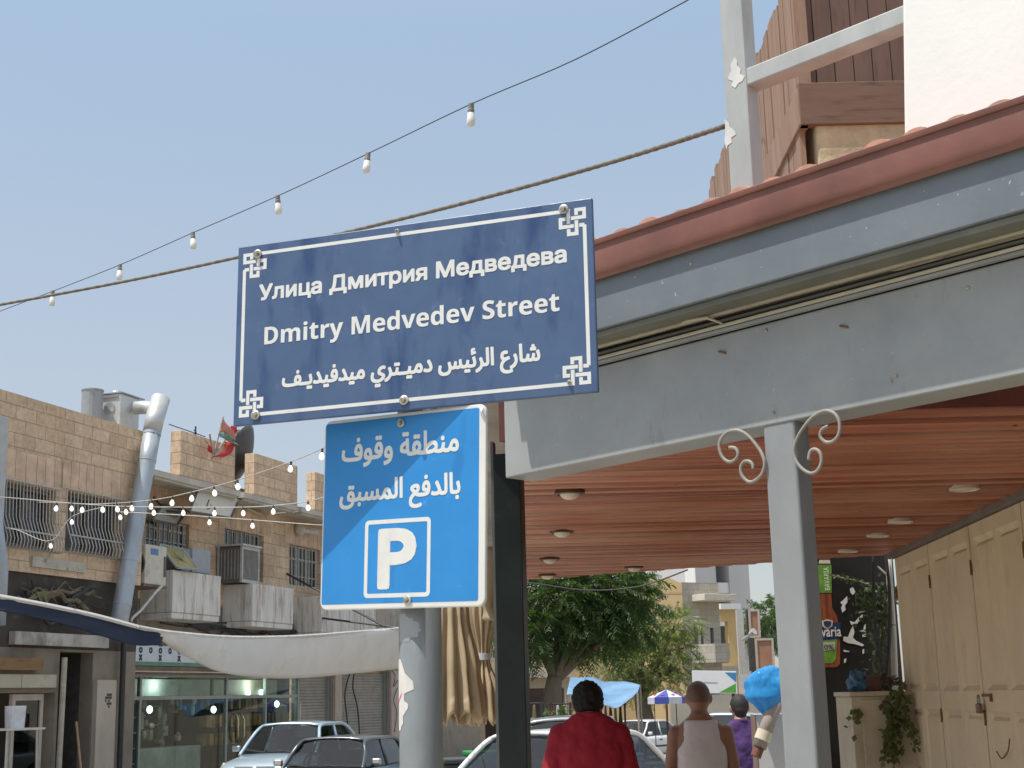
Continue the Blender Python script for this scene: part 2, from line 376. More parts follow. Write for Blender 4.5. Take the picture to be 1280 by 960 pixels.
# ------------------------------------------------------------------ sign pole and its two signs
galv = M('galvanised_steel', (.25,.27,.27), .5, .3, var=.2, vs=7, stretch=(1,1,.35), dirt=(.17,.16,.14), dirt_s=5, dirt_lo=.55, dirt_hi=.8, bmp=.08)
boltm = M('bolt_steel', (.42,.38,.30), .4, .7, var=.35, vs=60)
rustm = M('rust', (.2,.1,.05), .8, var=.4, vs=60)
white_film = M('white_film', (.74,.74,.70), .35, var=.05, vs=12, dirt=(.62,.6,.55), dirt_s=6)
def signframe(px, py, Y, yaw, tilt, roll=0):
    c = atY(px, py, Y)
    m = Matrix.Translation(c) @ Matrix.Rotation(yaw, 4, 'Z') @ Matrix.Rotation(tilt, 4, 'X') @ Matrix.Rotation(roll, 4, 'Y')
    f = Frame(c, yaw); f.m = m; f.i = m.inverted(); return f, c
def sign_blue(name, base, dark, spots):
    m, t, b = nt_new(name); co = coords(t)
    n = noi(t, co, 5, 3, .55); n2 = noi(t, co, 22, 5, .6)
    c = mixc(t, ramp(t, n, .35, .7), base, tuple(x*1.12 for x in base))
    c = mixc(t, ramp(t, noi(t, coords(t, (3, 3, .9)), 3.1, 4, .6), .62-spots*.08, .70), c, dark)
    c = mixc(t, ramp(t, n2, .62, .9), c, tuple(min(1, x*1.5+.03) for x in base))
    t.links.new(c, b.inputs['Base Color']); b.inputs['Roughness'].default_value = .42
    t.links.new(ramp(t, n2, .3, .8, (.3,.3,.3,1), (.55,.55,.55,1)), b.inputs['Roughness']); MATS[name] = m; return m
sblue = sign_blue('faded_navy_enamel', (.066,.112,.212), (.026,.062,.165), 1.2)
pblue = sign_blue('sky_blue_film', (.024,.232,.57), (.02,.2,.52), 0)
sf, sc_ = signframe(518.4, 393.6, 3.5, R(-18.93), R(-1.18))
sc_ = Vector((-.2637, 3.5, 2.5634)); sf.m = Matrix.Translation(sc_) @ Matrix.Rotation(R(-18.93), 4, 'Z') @ Matrix.Rotation(R(-1.18), 4, 'X'); sf.i = sf.m.inverted()
ss = thing('street_sign', 'long dark blue street sign in Russian, English and Arabic, topmost on the grey pole', 'sign', sc_)
ss.rotation_euler = (R(-1.18), 0, R(-18.93))
HW, HH = .5, .249
MB().box(-HW, HW, 0, .012, -HH, HH).build('panel', sblue, ss, bev=.0025)
Z5 = lambda x, y: sf.L(280+x/2.6667, 240+y/2.6667)
def line(nm, body, l, r, cb, ct, ref, **k):
    lettering(nm, body, white_film, ss, Z5(*l)[0], Z5(*r)[0], Z5(*cb)[1], cap=Z5(*ct)[1]-Z5(*cb)[1], capref=ref, **k)
line('lettering', 'Улица Дмитрия Медведева', (117,340), (1143,215), (725,287), (725,230), 'М', wt=.0022)
line('lettering', bold('Dmitry Medvedev Street'), (135,483), (1118,365), (440,474), (440,415), bold('M'), wt=.0004)
lettering('lettering', arabic('شارع الرئيس دميـتري ميدفيديـف'), white_film, ss, Z5(193,640)[0], Z5(1055,545)[0], 0, top=Z5(1040,497)[1], bottom=Z5(510,652)[1], wt=.0021)
bd = MB(); g = .0207; w = .0047; gap = w+.0022
def seg(x0, z0, x1, z1, ext=True):
    e = w if ext else 0
    if abs(x0-x1) < 1e-6: bd.box(x0-w, x0+w, -.0005, .003, min(z0, z1)-e, max(z0, z1)+e)
    else: bd.box(min(x0, x1)-e, max(x0, x1)+e, -.0005, .003, z0-w, z0+w)
ix, iz = HW-.0215, HH-.0265
for sx in (-1, 1):
    for sz in (-1, 1):
        X = lambda c: sx*(ix-g*c); Zr = lambda r: sz*(iz-g*r)
        path = [(2,0),(2,3),(1,3),(1,0),(0,0),(0,1),(3,1),(3,2),(0,2)]
        breaks = {(1,1):'v', (2,1):'h', (2,2):'v', (1,2):'h'}
        for a, b in zip(path, path[1:]):
            pts = [a]
            if a[0] == b[0]:
                st = 1 if b[1] > a[1] else -1
                cuts = [r for r in range(a[1]+st, b[1], st) if breaks.get((a[0], r)) == 'v']
                cur = Zr(a[1])-0
                lo = Zr(a[1]); first = True
                for r in cuts:
                    e = Zr(r)-(1 if Zr(b[1]) > Zr(a[1]) else -1)*gap
                    z0, z1 = sorted((lo, e)); bd.box(X(a[0])-w, X(a[0])+w, -.0005, .003, z0-(w if first and lo < e else 0), z1+(w if first and lo > e else 0))
                    lo = Zr(r)+(1 if Zr(b[1]) > Zr(a[1]) else -1)*gap; first = False
                z0, z1 = sorted((lo, Zr(b[1]))); bd.box(X(a[0])-w, X(a[0])+w, -.0005, .003, z0-(w if first or lo > Zr(b[1]) else 0), z1+(w if first or lo < Zr(b[1]) else 0))
            else:
                st = 1 if b[0] > a[0] else -1
                cuts = [c for c in range(a[0]+st, b[0], st) if breaks.get((c, a[1])) == 'h']
                dr = 1 if X(b[0]) > X(a[0]) else -1; lo = X(a[0])
                for c in cuts:
                    x0, x1 = sorted((lo, X(c)-dr*gap)); bd.box(x0, x1, -.00045, .003, Zr(a[1])-w, Zr(a[1])+w); lo = X(c)+dr*gap
                x0, x1 = sorted((lo, X(b[0]))); bd.box(x0, x1, -.00045, .003, Zr(a[1])-w, Zr(a[1])+w)
for s in (-1, 1):
    bd.box(-ix+2*g, ix-2*g, -.0004, .003, s*iz-w, s*iz+w)
    bd.box(s*ix-w, s*ix+w, -.0004, .003, -iz+2*g, iz-2*g)
bd.build('border', white_film, ss)
def bolt(par, x, z, r=.0125, y=0):
    b = MB().lathe([(.001, -.0005), (r, -.0005), (r*1.02, -.003), (r*.75, -.0045), (.001, -.0046)], 20, (x, y-.0015, z), 'Y').build('bolt', M('washer', (.5,.47,.41), .45, .5, var=.3, vs=80), par)
    MB().lathe([(.001, -.004), (r*.62, -.004), (r*.6, -.010), (r*.4, -.012), (.001, -.0122)], 6, (x, y-.0015, z), 'Y').build('bolt_head', boltm, b)
for px, py, r in ((705,262,.0125), (322.5,318,.0125), (320,519,.0125), (505.5,500.5,.0125)): bolt(ss, *sf.L(px, py), r)
for px, py in ((497,289.5), (712,478.5)): bolt(ss, *sf.L(px, py), .006)

pc = Vector((-.2841, 3.5, 2.0634))
# the parking sign's plane lies 3 cm behind the street sign's at the pole
k = Matrix.Rotation(R(-32.19), 3, 'Z')
np_ = k @ Vector((0, -1, 0)); pole_pt = Vector((-.2352, 3.4902, 2.3383)); q = pole_pt+Vector((math.sin(R(-18.93)), -math.cos(R(-18.93)), 0))*-.03
dirp = (pc-EYE); tt = ((q-EYE).dot(np_))/dirp.dot(np_); pc = EYE+dirp*tt; PS = tt
ps = thing('parking_sign', 'sky blue prepaid parking sign with white P, below the long street sign', 'sign', pc)
ps.rotation_euler = (R(.33), R(-1.95)*-1, R(-32.19))
pf = Frame(pc, R(-32.19)); pf.m = Matrix.Translation(pc) @ ps.rotation_euler.to_matrix().to_4x4(); pf.i = pf.m.inverted()
pw, ph = .2528*PS, .244*PS
def rrect(x0, x1, z0, z1, r, n=6):
    out = []
    for cx, cz, a0 in ((x1-r, z1-r, 0), (x0+r, z1-r, 90), (x0+r, z0+r, 180), (x1-r, z0+r, 270)):
        out += [(cx+r*math.cos(R(a0+90*i/n)), cz+r*math.sin(R(a0+90*i/n))) for i in range(n+1)]
    return out
pm = MB().prism(rrect(-pw, pw, -ph, ph, .022), 0, .011, lambda u, v, t: (u, t, v)).build('panel', M('white_sheet_metal', (.72,.72,.68), .45, var=.06, dirt=(.45,.42,.36), dirt_s=9, dirt_lo=.66), ps, bev=.003)
MB().prism(rrect(-pw+.005, pw-.020, -ph+.014, ph-.009, .006), -.0005, .002, lambda u, v, t: (u, t, v)).build('blue_field', pblue, ps)
Z6 = lambda x, y: pf.L(390+x/3.097, 490+y/3.097)
lettering('lettering', arabic('منطقة وقوف'), white_film, ps, Z6(116,250)[0], Z6(570,190)[0], 0, top=Z6(500,140)[1], bottom=Z6(190,292)[1], wt=.0022, y=-.0009)
lettering('lettering', arabic('بالدفع المسبق'), white_film, ps, Z6(107,430)[0], Z6(576,370)[0], 0, top=Z6(520,312)[1], bottom=Z6(140,468)[1], wt=.0022, y=-.0009)
a = Z6(204,640)[0]; b = Z6(459,620)[0]; c = Z6(330,795)[1]; d = Z6(330,491)[1]
def ring(o, i, y0, y1):
    n = len(o); mb = MB(); vs = [(u, y0, v) for u, v in o]+[(u, y0, v) for u, v in i]+[(u, y1, v) for u, v in o]+[(u, y1, v) for u, v in i]; fs = []
    for k in range(n):
        j = (k+1) % n; fs += [(k, j, n+j, n+k), (k, 2*n+k, 2*n+j, j), (n+k, n+j, 3*n+j, 3*n+k)]
    return mb.add(vs, fs)
em = ring(rrect(a, b, c, d, .012), rrect(a+.0105, b-.0105, c+.0105, d-.0105, .004), -.0009, .002).build('letter_frame', white_film, ps)
lettering('letter', 'P', white_film, ps, Z6(255,650)[0], Z6(406,590)[0], 0, top=Z6(300,528)[1], bottom=Z6(275,765)[1], wt=.0075, y=-.0009)
bolt(ps, *pf.L(502,529), .011); bolt(ps, *pf.L(510,750), .0115)
# torn corner of the backing, upper right
MB().add([(pw-.02, -.004, ph-.004), (pw-.002, -.009, ph-.012), (pw-.001, -.003, ph-.04), (pw-.014, -.002, ph-.03), (pw-.006, -.012, ph-.024)], [(0,1,4), (1,2,4), (2,3,4), (3,0,4)]).build('peeled_film', white_film, ps)
pcx = pole_pt + Vector((math.sin(R(-18.93)), -math.cos(R(-18.93)), 0))*-.15
pb = atY(526, 860, pcx.y)
pole = thing('sign_pole', 'thick grey steel pole with torn white sticker, carrying the two blue signs', 'pole', (pb.x, pcx.y, 0))
MB().tube([(0,0,0), (0,0,2.72)], .0545, 40).build('post', galv, pole, smooth=False).data.polygons.foreach_set('use_smooth', [True]*42)
MB().tube([(0,0,2.72), (0,0,2.725)], .05, 40).build('cap', galv, pole)
# bracket straps
for z in (1.9, 2.25, 2.42, 2.7): MB().lathe([(.056, z-.012), (.059, z-.012), (.059, z+.012), (.056, z+.012)], 28).build('bracket', galv, pole)
def sticker(col, poly, r, nm):
    # torn paper wrapped round the pole; poly in (angle in degrees from the camera side, z)
    pts = [Vector((a_/60, z_)) for a_, z_ in poly]
    n = len(pts); cen = sum(pts, Vector((0, 0)))/n
    vs, _, fs, _, _, _ = delaunay_2d_cdt(pts+[Vector((x*.04, z*.02)) for x in range(-60, 60) for z in range(50, 100) if False], [(i, (i+1) % n) for i in range(n)], [], 1, 1e-6)
    bm = bmesh.new(); bv = [bm.verts.new((p.x, p.y, 0)) for p in vs]
    for f in fs: bm.faces.new([bv[i] for i in f])
    bmesh.ops.subdivide_edges(bm, edges=bm.edges, cuts=3, use_grid_fill=True)
    mb = MB(); bm.verts.index_update()
    mb.add([(r*math.sin(R(v.co.x*60)), -r*math.cos(R(v.co.x*60)), v.co.y) for v in bm.verts], [tuple(v.index for v in f.verts) for f in bm.faces]); bm.free()
    return mb.build(nm, col, pole)
paper = M('torn_paper', (.66,.64,.6), .8, var=.1, vs=30, dirt=(.4,.38,.35), dirt_s=20)
def sz(py): return 1.6+(870-py)/1766*3.55+.002
def zig(a0, a1, y0, y1, edge, seed):
    rnd = random.Random(seed); left = [(a0, sz(y0)), (a0, sz(y1))]; m = 16
    right = [(edge(t/m)+rnd.uniform(-5, 5), sz(y1+(y0-y1)*t/m)+rnd.uniform(-.004, .004)) for t in range(m+1)]
    return left+right
sticker(paper, zig(-82, 0, 822, 908, lambda t: -62+30*math.sin(math.pi*min(1, t*1.0))+(18 if .55 < t < .8 else 0)-(14 if .42 < t < .52 else 0), 3), .0552, 'sticker')
sticker(M('pink_print', (.7,.07,.25), .7), [(-80, sz(876)), (-58, sz(867)), (-55, sz(862)), (-78, sz(872))], .0557, 'sticker_print')
sticker(M('bare_paint_patch', (.34,.36,.37), .5, .2, var=.1), zig(-66, 10, 766, 800, lambda t: -40+45*math.sin(math.pi*t*.9+.3), 9), .05495, 'worn_patch')

# ------------------------------------------------------------------ the corner canopy
bd_ = -ray(-1300, 987).normalized(); DH = Vector((bd_.x, bd_.y, 0)).normalized(); NV = Vector((DH.y, -DH.x, 0)); CO = atY(990, 517, 4.1)
def cp(s, n, z): return CO+bd_*s+NV*n+Vector((0, 0, z))
def csz(px, py, n):
    A = Matrix((ray(px, py), -bd_, Vector((0, 0, -1)))).transposed(); r = A.inverted() @ (CO+NV*n-EYE); return r.y, r.z
ROT = Matrix((DH, -NV, Vector((0,0,1)))).transposed()
can = thing('corner_canopy', 'grey steel corner canopy with tiled roof, red gutter and red-brown boarded ceiling', 'canopy', (CO.x, CO.y, 0))
IV = Matrix.Translation((-CO.x, -CO.y, 0))
def cbuild(mb, name, mat, par=can, **k):
    if par is can: mb.v = [tuple(IV @ Vector(v)) for v in mb.v]
    return mb.build(name, mat, par, **k)
def cm_paint(nm='grey_steel_paint', ca_=(.285,.30,.295), cb_=(.365,.38,.37)):
    m, t, b = nt_new(nm); co = coords(t)
    c = mixc(t, ramp(t, noi(t, co, 3.5, 7, .65), .3, .7), ca_, cb_)
    c = mixc(t, ramp(t, noi(t, coords(t, (1,1,.4)), 5, 8, .75), .6, .75), c, (.17,.18,.17))
    c = mixc(t, ramp(t, noi(t, co, 38, 3, .5), .72, .78), c, (.4,.42,.42))
    c = mixc(t, ramp(t, noi(t, co, 14, 6, .8), .66, .74), c, (.17,.165,.145))
    c = mixc(t, ramp(t, noi(t, coords(t, (1,1,.22)), 11, 7, .8), .58, .74), c, (.25,.245,.225))
    c = mixc(t, ramp(t, noi(t, coords(t, (1.3,1.3,1)), 2.3, 6, .75), .66, .72), c, (.20,.14,.09))
    c = mixc(t, ramp(t, noi(t, coords(t, (1,1,1)), 75, 2, .5), .74, .77), c, (.45,.47,.47))
    t.links.new(c, b.inputs['Base Color']); b.inputs['Roughness'].default_value = .38; bump(t, b, noi(t, co, 90, 3), .10, .004); MATS[nm] = m; return m
gpaint = cm_paint()
redpaint = M('red_oxide_paint', (.20,.082,.06), .36, var=.2, vs=5, dirt=(.15,.075,.055), dirt_s=4, bmp=.06)
def bar(s0, s1, n0, n1, z0, z1, name, mat, bev=.004, cut=0, **k):
    mb = MB().hexa([cp(s0+cut, n0, z0), cp(s1, n0, z0), cp(s1, n1, z0), cp(s0, n1, z0)], [cp(s0+cut, n0, z1), cp(s1, n0, z1), cp(s1, n1, z1), cp(s0, n1, z1)])
    return cbuild(mb, name, mat, bev=bev, **k)
SR = 3.4
bar(-1.172, SR, -.14, 0, -.02, .292, 'lower_beam', gpaint)
UN = .15
UB = (csz(748, 415, UN)[1]+csz(1280, 259, UN)[1])/2; UT = (csz(744, 348, UN)[1]+csz(1280, 184.6, UN)[1])/2
bar(-1.10, SR, -.02, UN, UB, UT+.01, 'upper_beam', cm_paint('blue_grey_steel_paint', (.145,.165,.18), (.19,.212,.228)))
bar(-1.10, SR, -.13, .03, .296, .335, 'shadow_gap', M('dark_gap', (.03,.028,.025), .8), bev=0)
cream = M('cream_trim', (.5,.46,.35), .6, var=.15, vs=10)
bar(-1.10, SR, .034, .058, .338, .350, 'trim_strip', cream, bev=.002)
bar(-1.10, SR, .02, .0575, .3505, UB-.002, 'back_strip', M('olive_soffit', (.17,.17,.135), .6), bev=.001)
bar(-1.10, SR, .002, .040, .304, .313, 'trim_strip', cream, bev=.002)
bar(-1.10, SR, .0021, .030, .294, .3035, 'trim_strip', gpaint, bev=.002)
bar(-1.10, SR, .031, .05, .318, .324, 'trim_strip', M('dark_strip', (.10,.098,.085), .6), bev=.001)
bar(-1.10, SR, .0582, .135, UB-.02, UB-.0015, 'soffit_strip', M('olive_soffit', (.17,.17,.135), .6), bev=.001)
ls, lz = csz(868, 402, .05)
cbuild(MB().tube([cp(ls-.04, .062, lz+.003), cp(ls, .075, lz), cp(ls+.06, .068, lz-.004), cp(ls+.10, .045, lz-.028)], [.004, .006, .006, .003], 6), 'loose_strip', cream)
# gutter: half-round section with a lip
GN = .182
ZG = (csz(745, 300, GN)[1]+csz(1280, 120, GN)[1])/2; ZB = (csz(744, 348, .17)[1]+csz(1280, 184.6, .17)[1])/2
gp = [(.152,ZB+.006), (.160,ZB), (.168,ZB-.001), (.175,ZB+.006), (.180,ZB+.018), (.1825,ZB+.034), (GN,ZG-.040), (GN-.003,ZG-.024), (GN-.001,ZG-.019), (GN+.007,ZG-.018), (GN+.009,ZG-.012), (GN+.009,ZG-.002), (GN+.005,ZG+.001), (GN-.006,ZG), (GN-.012,ZG-.02), (.152,ZG-.03)]
cbuild(MB().prism(gp, -1.15, SR, lambda u, v, t: cp(t, u, v)), 'gutter', redpaint, smooth=False)
smooth_angle(COL.objects['gutter'], 50)
# clay tiles: barrel rows, each one tile course stepping up the slope
tm = M('clay_tile', (.52,.27,.19), .8, var=.3, vs=9, dirt=(.36,.25,.2), dirt_s=14, bmp=.2)
mb = MB(); pitch = .116; nseg = 8; s = -1.12; row = 0
courses = [(.172-.3*k, .172-.3*(k+1)-.06, k) for k in range(7)]
while s < SR-.2:
    for n0, n1, kk in courses:
        vs = []; jit = random.uniform(-.012, .012); zj = random.uniform(-.005, .004)
        for n_, lift in ((n0+jit, .018), (n1, 0)):
            for rr in (.045, .036):
                for i in range(nseg+1):
                    a_ = math.pi*i/nseg; z_ = ZG-.026+(.165-n_)*.26+lift+rr*math.sin(a_)*.62+zj
                    vs.append(cp(s+pitch/2-rr*math.cos(a_), n_, z_))
        q_ = nseg+1; fs = []
        for i in range(nseg): fs += [(i, i+1, q_+i+1, q_+i), (i, 2*q_+i, 2*q_+i+1, i+1), (q_+i, q_+i+1, 3*q_+i+1, 3*q_+i)]
        fs.append(tuple(q_+i for i in range(q_)))
        mb.add(vs, fs)
    s += pitch+random.uniform(-.004, .004)
cbuild(mb, 'roof_tiles', tm)
def rp(s, n, dz): return cp(s, n, .545+ZG-.63+(.2-n)*.26+dz)
cbuild(MB().hexa([rp(-1.15,.14,-.06), rp(SR,.14,-.06), rp(SR,-2,-.06), rp(-1.15,-2,-.06)], [rp(-1.15,.14,0), rp(SR,.14,0), rp(SR,-2,0), rp(-1.15,-2,0)]), 'roof_deck', M('deck_board', (.24,.12,.09), .8))
for px, py in ((864,330), (958,413), (780,422), (967,516), (1120,470), (1210,360)):
    s_, z_ = csz(px, py, UN if py < 340 else 0)
    cbuild(MB().ball(cp(s_, UN if py < 340 else 0, z_), .006, .006, .006, 8, 6), 'screw', boltm)
for px, py in ((1055,408), (903,440)):
    s_, z_ = csz(px, py, 0)
    cbuild(MB().tube([cp(s_-.012, .001, z_+.004), cp(s_, .008, z_), cp(s_+.014, .001, z_-.006)], .0035, 5), 'broken_hook', rustm)
# column with scroll brackets
q0 = cp(-.098, -.002, -.03); cw = .105
col = bpy.data.objects.new('column', None)
mb = MB(); A_, B_ = cp(-.108, -.004, 0), cp(.002, -.004, 0)
for e in (A_, B_): e.z = 0
C_, D_ = B_-NV*.084, A_-NV*.084
top = [Vector((p.x, p.y, 2.385)) for p in (A_, B_, C_, D_)]
mb.hexa([A_, B_, C_, D_], top)
def cm_col():
    m, t, b = nt_new('column_paint'); co = coords(t, (1,1,.5))
    c = mixc(t, ramp(t, noi(t, co, 4, 7, .65), .3, .7), (.24,.255,.26), (.31,.325,.33))
    c = mixc(t, ramp(t, noi(t, coords(t, (1,1,.3)), 7, 7, .8), .62, .68), c, (.52,.52,.51))
    c = mixc(t, ramp(t, noi(t, coords(t, (1,1,2.4)), 3, 6, .7), .69, .74), c, (.28,.19,.12))
    t.links.new(c, b.inputs['Base Color']); b.inputs['Roughness'].default_value = .55; bump(t, b, noi(t, co, 50, 3), .12, .004); return m
column = cbuild(mb, 'column', cm_col(), bev=.010, seg=3)
iron = M('grey_iron', (.31,.29,.255), .55, var=.2, vs=20)
def smooth_path(pts, n=3):
    out = []; P = [Vector(p) for p in pts]
    for i in range(len(P)-1):
        p0, p1, p2, p3 = P[max(i-1, 0)], P[i], P[i+1], P[min(i+2, len(P)-1)]
        for k in range(n):
            t = k/n; out.append(.5*((2*p1)+(p2-p0)*t+(2*p0-5*p1+4*p2-p3)*t*t+(3*p1-p0-3*p2+p3)*t**3))
    return out+[P[-1]]
for pts in ([(730,178),(700,195),(690,230),(712,258),(745,262),(780,235),(793,185),(780,130),(740,100),(690,105),(640,140),(590,205),(560,265),(552,320),(570,370),(605,408),(645,425),(680,405),(697,360),(688,315),(660,298),(637,312),(630,355)],
            [(215,290),(245,292),(262,320),(250,350),(215,365),(180,340),(163,285),(175,240),(210,208),(260,200),(310,225),(355,275),(385,320),(400,370),(390,420),(360,455),(320,470),(285,440),(275,400),(290,365),(320,362),(338,380),(340,402)]):
    w3 = []
    for x, y in pts: s_, z_ = csz(860+x/4.174, 490+y/4.174, .004); w3.append(cp(s_, .004, z_))
    cbuild(MB().tube(smooth_path(w3), .0054, 8), 'scroll_bracket', iron, smooth=True)
# ceiling boards
CZ = 2.5
def ceiling_mat():
    m, t, b = nt_new('ceiling_boards'); co = coords(t, (.35, 12, 3))
    n = noi(t, co, 2.2, 8, .65)
    c = mixc(t, ramp(t, n, .3, .7), (.37,.118,.068), (.54,.235,.145))
    sp = nd(t, 'ShaderNodeSeparateXYZ'); tc = nd(t, 'ShaderNodeTexCoord'); t.links.new(tc.outputs['Object'], sp.inputs[0])
    ma = nd(t, 'ShaderNodeMath', operation='MULTIPLY_ADD'); t.links.new(sp.outputs[1], ma.inputs[0]); ma.inputs[1].default_value = 1/.086; ma.inputs[2].default_value = (4.1-4.61)/.086
    fl = nd(t, 'ShaderNodeMath', operation='FLOOR'); t.links.new(ma.outputs[0], fl.inputs[0])
    wh = nd(t, 'ShaderNodeTexWhiteNoise', noise_dimensions='1D'); t.links.new(fl.outputs[0], wh.inputs['W'])
    c = mixc(t, ramp(t, wh.outputs['Value'], 0, 1, (.62,.58,.55,1), (1.2,1.2,1.2,1)), c, (1,1,1)) if False else mixc(t, 1., c, ramp(t, wh.outputs['Value'], 0, 1, (.45,.38,.35,1), (1.05,1.05,1.05,1)), 'MULTIPLY')
    c = mixc(t, ramp(t, noi(t, coords(t, (.5,.6,.6)), 1.3, 4), .45, .7), c, (.46,.235,.155))
    c = mixc(t, ramp(t, noi(t, coords(t, (2,14,2)), 6, 4), .70, .74), c, (.10,.04,.025))
    t.links.new(c, b.inputs['Base Color']); b.inputs['Roughness'].default_value = .24; bump(t, b, n, .2, .006); return m
wood_c = ceiling_mat()
wx = lambda Y: 2.39+.05*(Y-6.58)
poly = [(0.03, 4.97), (.42, 4.62), (wx(4.6), 4.6), (wx(9.6), 9.6), (1.9, 9.94), (.05, 10.98)]
def span(y):
    xs = []
    for i in range(len(poly)):
        (x0, y0), (x1, y1) = poly[i], poly[(i+1) % len(poly)]
        if (y0 <= y < y1) or (y1 <= y < y0): xs.append(x0+(x1-x0)*(y-y0)/(y1-y0))
    return (min(xs), max(xs)) if len(xs) >= 2 else None
mb = MB(); y = 4.61; bw = .086
while y < 10.97:
    a_, b_ = span(y+.004) or (None, None); c_, d_ = span(min(y+bw, 10.975)) or (a_, b_)
    if a_ is not None:
        z0 = CZ+random.uniform(-.003, .003); tl = random.uniform(.008, .02)
        dz_ = tl*.5; prof = [(0, z0+.04), (bw*.05, z0+.010), (bw*.16, z0-.006-dz_), (bw*.34, z0-.014-dz_), (bw*.6, z0-.014-dz_*.6), (bw*.84, z0-.005), (bw*.94, z0+.008), (bw, z0+.04)]
        vs = []
        for u, z_ in prof:
            t = u/bw; vs += [(a_+(c_-a_)*t, y+u, z_), (b_+(d_-b_)*t, y+u, z_)]
        mb.add(vs, [(2*i, 2*i+1, 2*i+3, 2*i+2) for i in range(len(prof)-1)])
    y += bw
smooth_angle(cbuild(mb, 'ceiling', wood_c), 45)
cbuild(MB().prism(poly, CZ+.03, CZ+.06, lambda u, v, t: (u, v, t)), 'ceiling_deck', M('dark_deck', (.05,.03,.02), .9))
# red-brown fascia board at the front edge of the ceiling, and the board at its left end
fas = M('red_brown_fascia', (.20,.055,.04), .6, var=.3, vs=8, dirt=(.12,.05,.04), dirt_s=10)
cbuild(MB().box(.45, wx(4.6)-.01, 4.57, 4.598, CZ-.004, 2.95), 'fascia_board', fas)
cbuild(MB().hexa([(-.02,4.98,CZ-.01),(.42,4.60,CZ-.01),(.42,4.57,CZ-.01),(-.05,4.96,CZ-.01)], [(-.02,4.98,2.8),(.42,4.60,2.8),(.42,4.57,2.8),(-.05,4.96,2.8)]), 'fascia_board', M('dark_maroon_board', (.085,.022,.018), .6, var=.3))
cbuild(MB().box(-.03, .028, 5.0, 10.98, CZ-.02, 2.72), 'edge_board', fas)
cbuild(MB().hexa([(.03,11.0,CZ-.012),(1.9,9.96,CZ-.012),(1.9,9.99,CZ-.012),(.03,11.03,CZ-.012)], [(.03,11.0,2.62),(1.9,9.96,2.62),(1.9,9.99,2.62),(.03,11.03,2.62)]), 'edge_board', fas)
# roof over the ceiling keeps the sun off it; left edge widened unseen to shade the man
cbuild(MB().hexa([(-.40,5.2,2.72),(.5,4.5,2.72),(wx(4.5)+.6,4.5,2.72),(-.40,11.05,2.66)], [(-.40,5.2,2.76),(.5,4.5,2.95),(wx(4.5)+.6,4.5,2.95),(-.40,11.05,2.70)]), 'shading_roof_sheet', M('shading_roof_sheet', (.3,.28,.25), .8))
cbuild(MB().hexa([(-.40,11.05,2.66),(wx(4.5)+.6,4.5,2.72),(3.2,9.7,2.72),(1.95,10.0,2.66)], [(-.40,11.05,2.70),(wx(4.5)+.6,4.5,2.95),(3.2,9.7,2.76),(1.95,10.0,2.70)]), 'shading_roof_sheet', MATS['shading_roof_sheet'])
cbuild(MB().prism([(1.5,-4),(3.2,-4),(3.2,2.9),(1.75,2.9),(1.5,2.5)], 2.72, 2.76, lambda u, v, t: (u, v, t)), 'shading_roof_sheet', MATS['shading_roof_sheet'])  # added out of view to darken the column's right face
lampg = M('frosted_lamp', (.62,.55,.45), .35, var=.05)
rim = M('dark_rim', (.10,.05,.035), .5)
for px, py, k in ((712,609,1), (702,659,1), (687,694,1), (684,715,1), (792,705,1), (1205,604,0), (1125,646,0), (1097,664,0), (1060,684,0)):
    p = atZ(px, py, CZ)
    mb = MB(); mb.lathe([(.01, .02), (.062, .02), (.068, -.008), (.058, -.012), (.05, .0)], 24, (p.x, p.y, CZ-.022))
    dl = cbuild(mb, 'downlight', rim if k else lampg, smooth=False)
    b = MB().ball((p.x-CO.x, p.y-CO.y, CZ-.026), .046, .046, .03 if k else .010, 20, 10).build('lamp_bowl', lampg, dl, smooth=True)

# dark green post at the canopy's left end
gp_ = atY(640, 780, 5.13)
gr = thing('canopy_post', 'dark green square post at the left end of the canopy', 'post', (gp_.x, gp_.y, 0), R(-10))
dg_ = M('dark_green_paint', (.012,.0165,.015), .42, var=.3, vs=6, dirt=(.03,.036,.032), dirt_s=7, dirt_lo=.6, bmp=.06, spec=.2)
MB().box(-.05, .05, -.04, .05, 0, 2.47).build('shaft', dg_, gr, bev=.004)
MB().box(-.062, -.052, -.02, .03, 0, 2.52).build('rail', M('weathered_grey_rail', (.1,.105,.1), .5, .3), gr)
# dark trim board beside it, hanging from the canopy end
dred = M('dark_maroon_board', (.085,.022,.018), .6, var=.3)
cbuild(MB().hexa([cp(-1.262,-.17,.1), cp(-1.19,-.15,.1), cp(-1.19,-.2,.1), cp(-1.262,-.2,.1)], [cp(-1.262,-.17,.5), cp(-1.19,-.15,.5), cp(-1.19,-.2,.5), cp(-1.262,-.2,.5)]), 'end_board', dred)

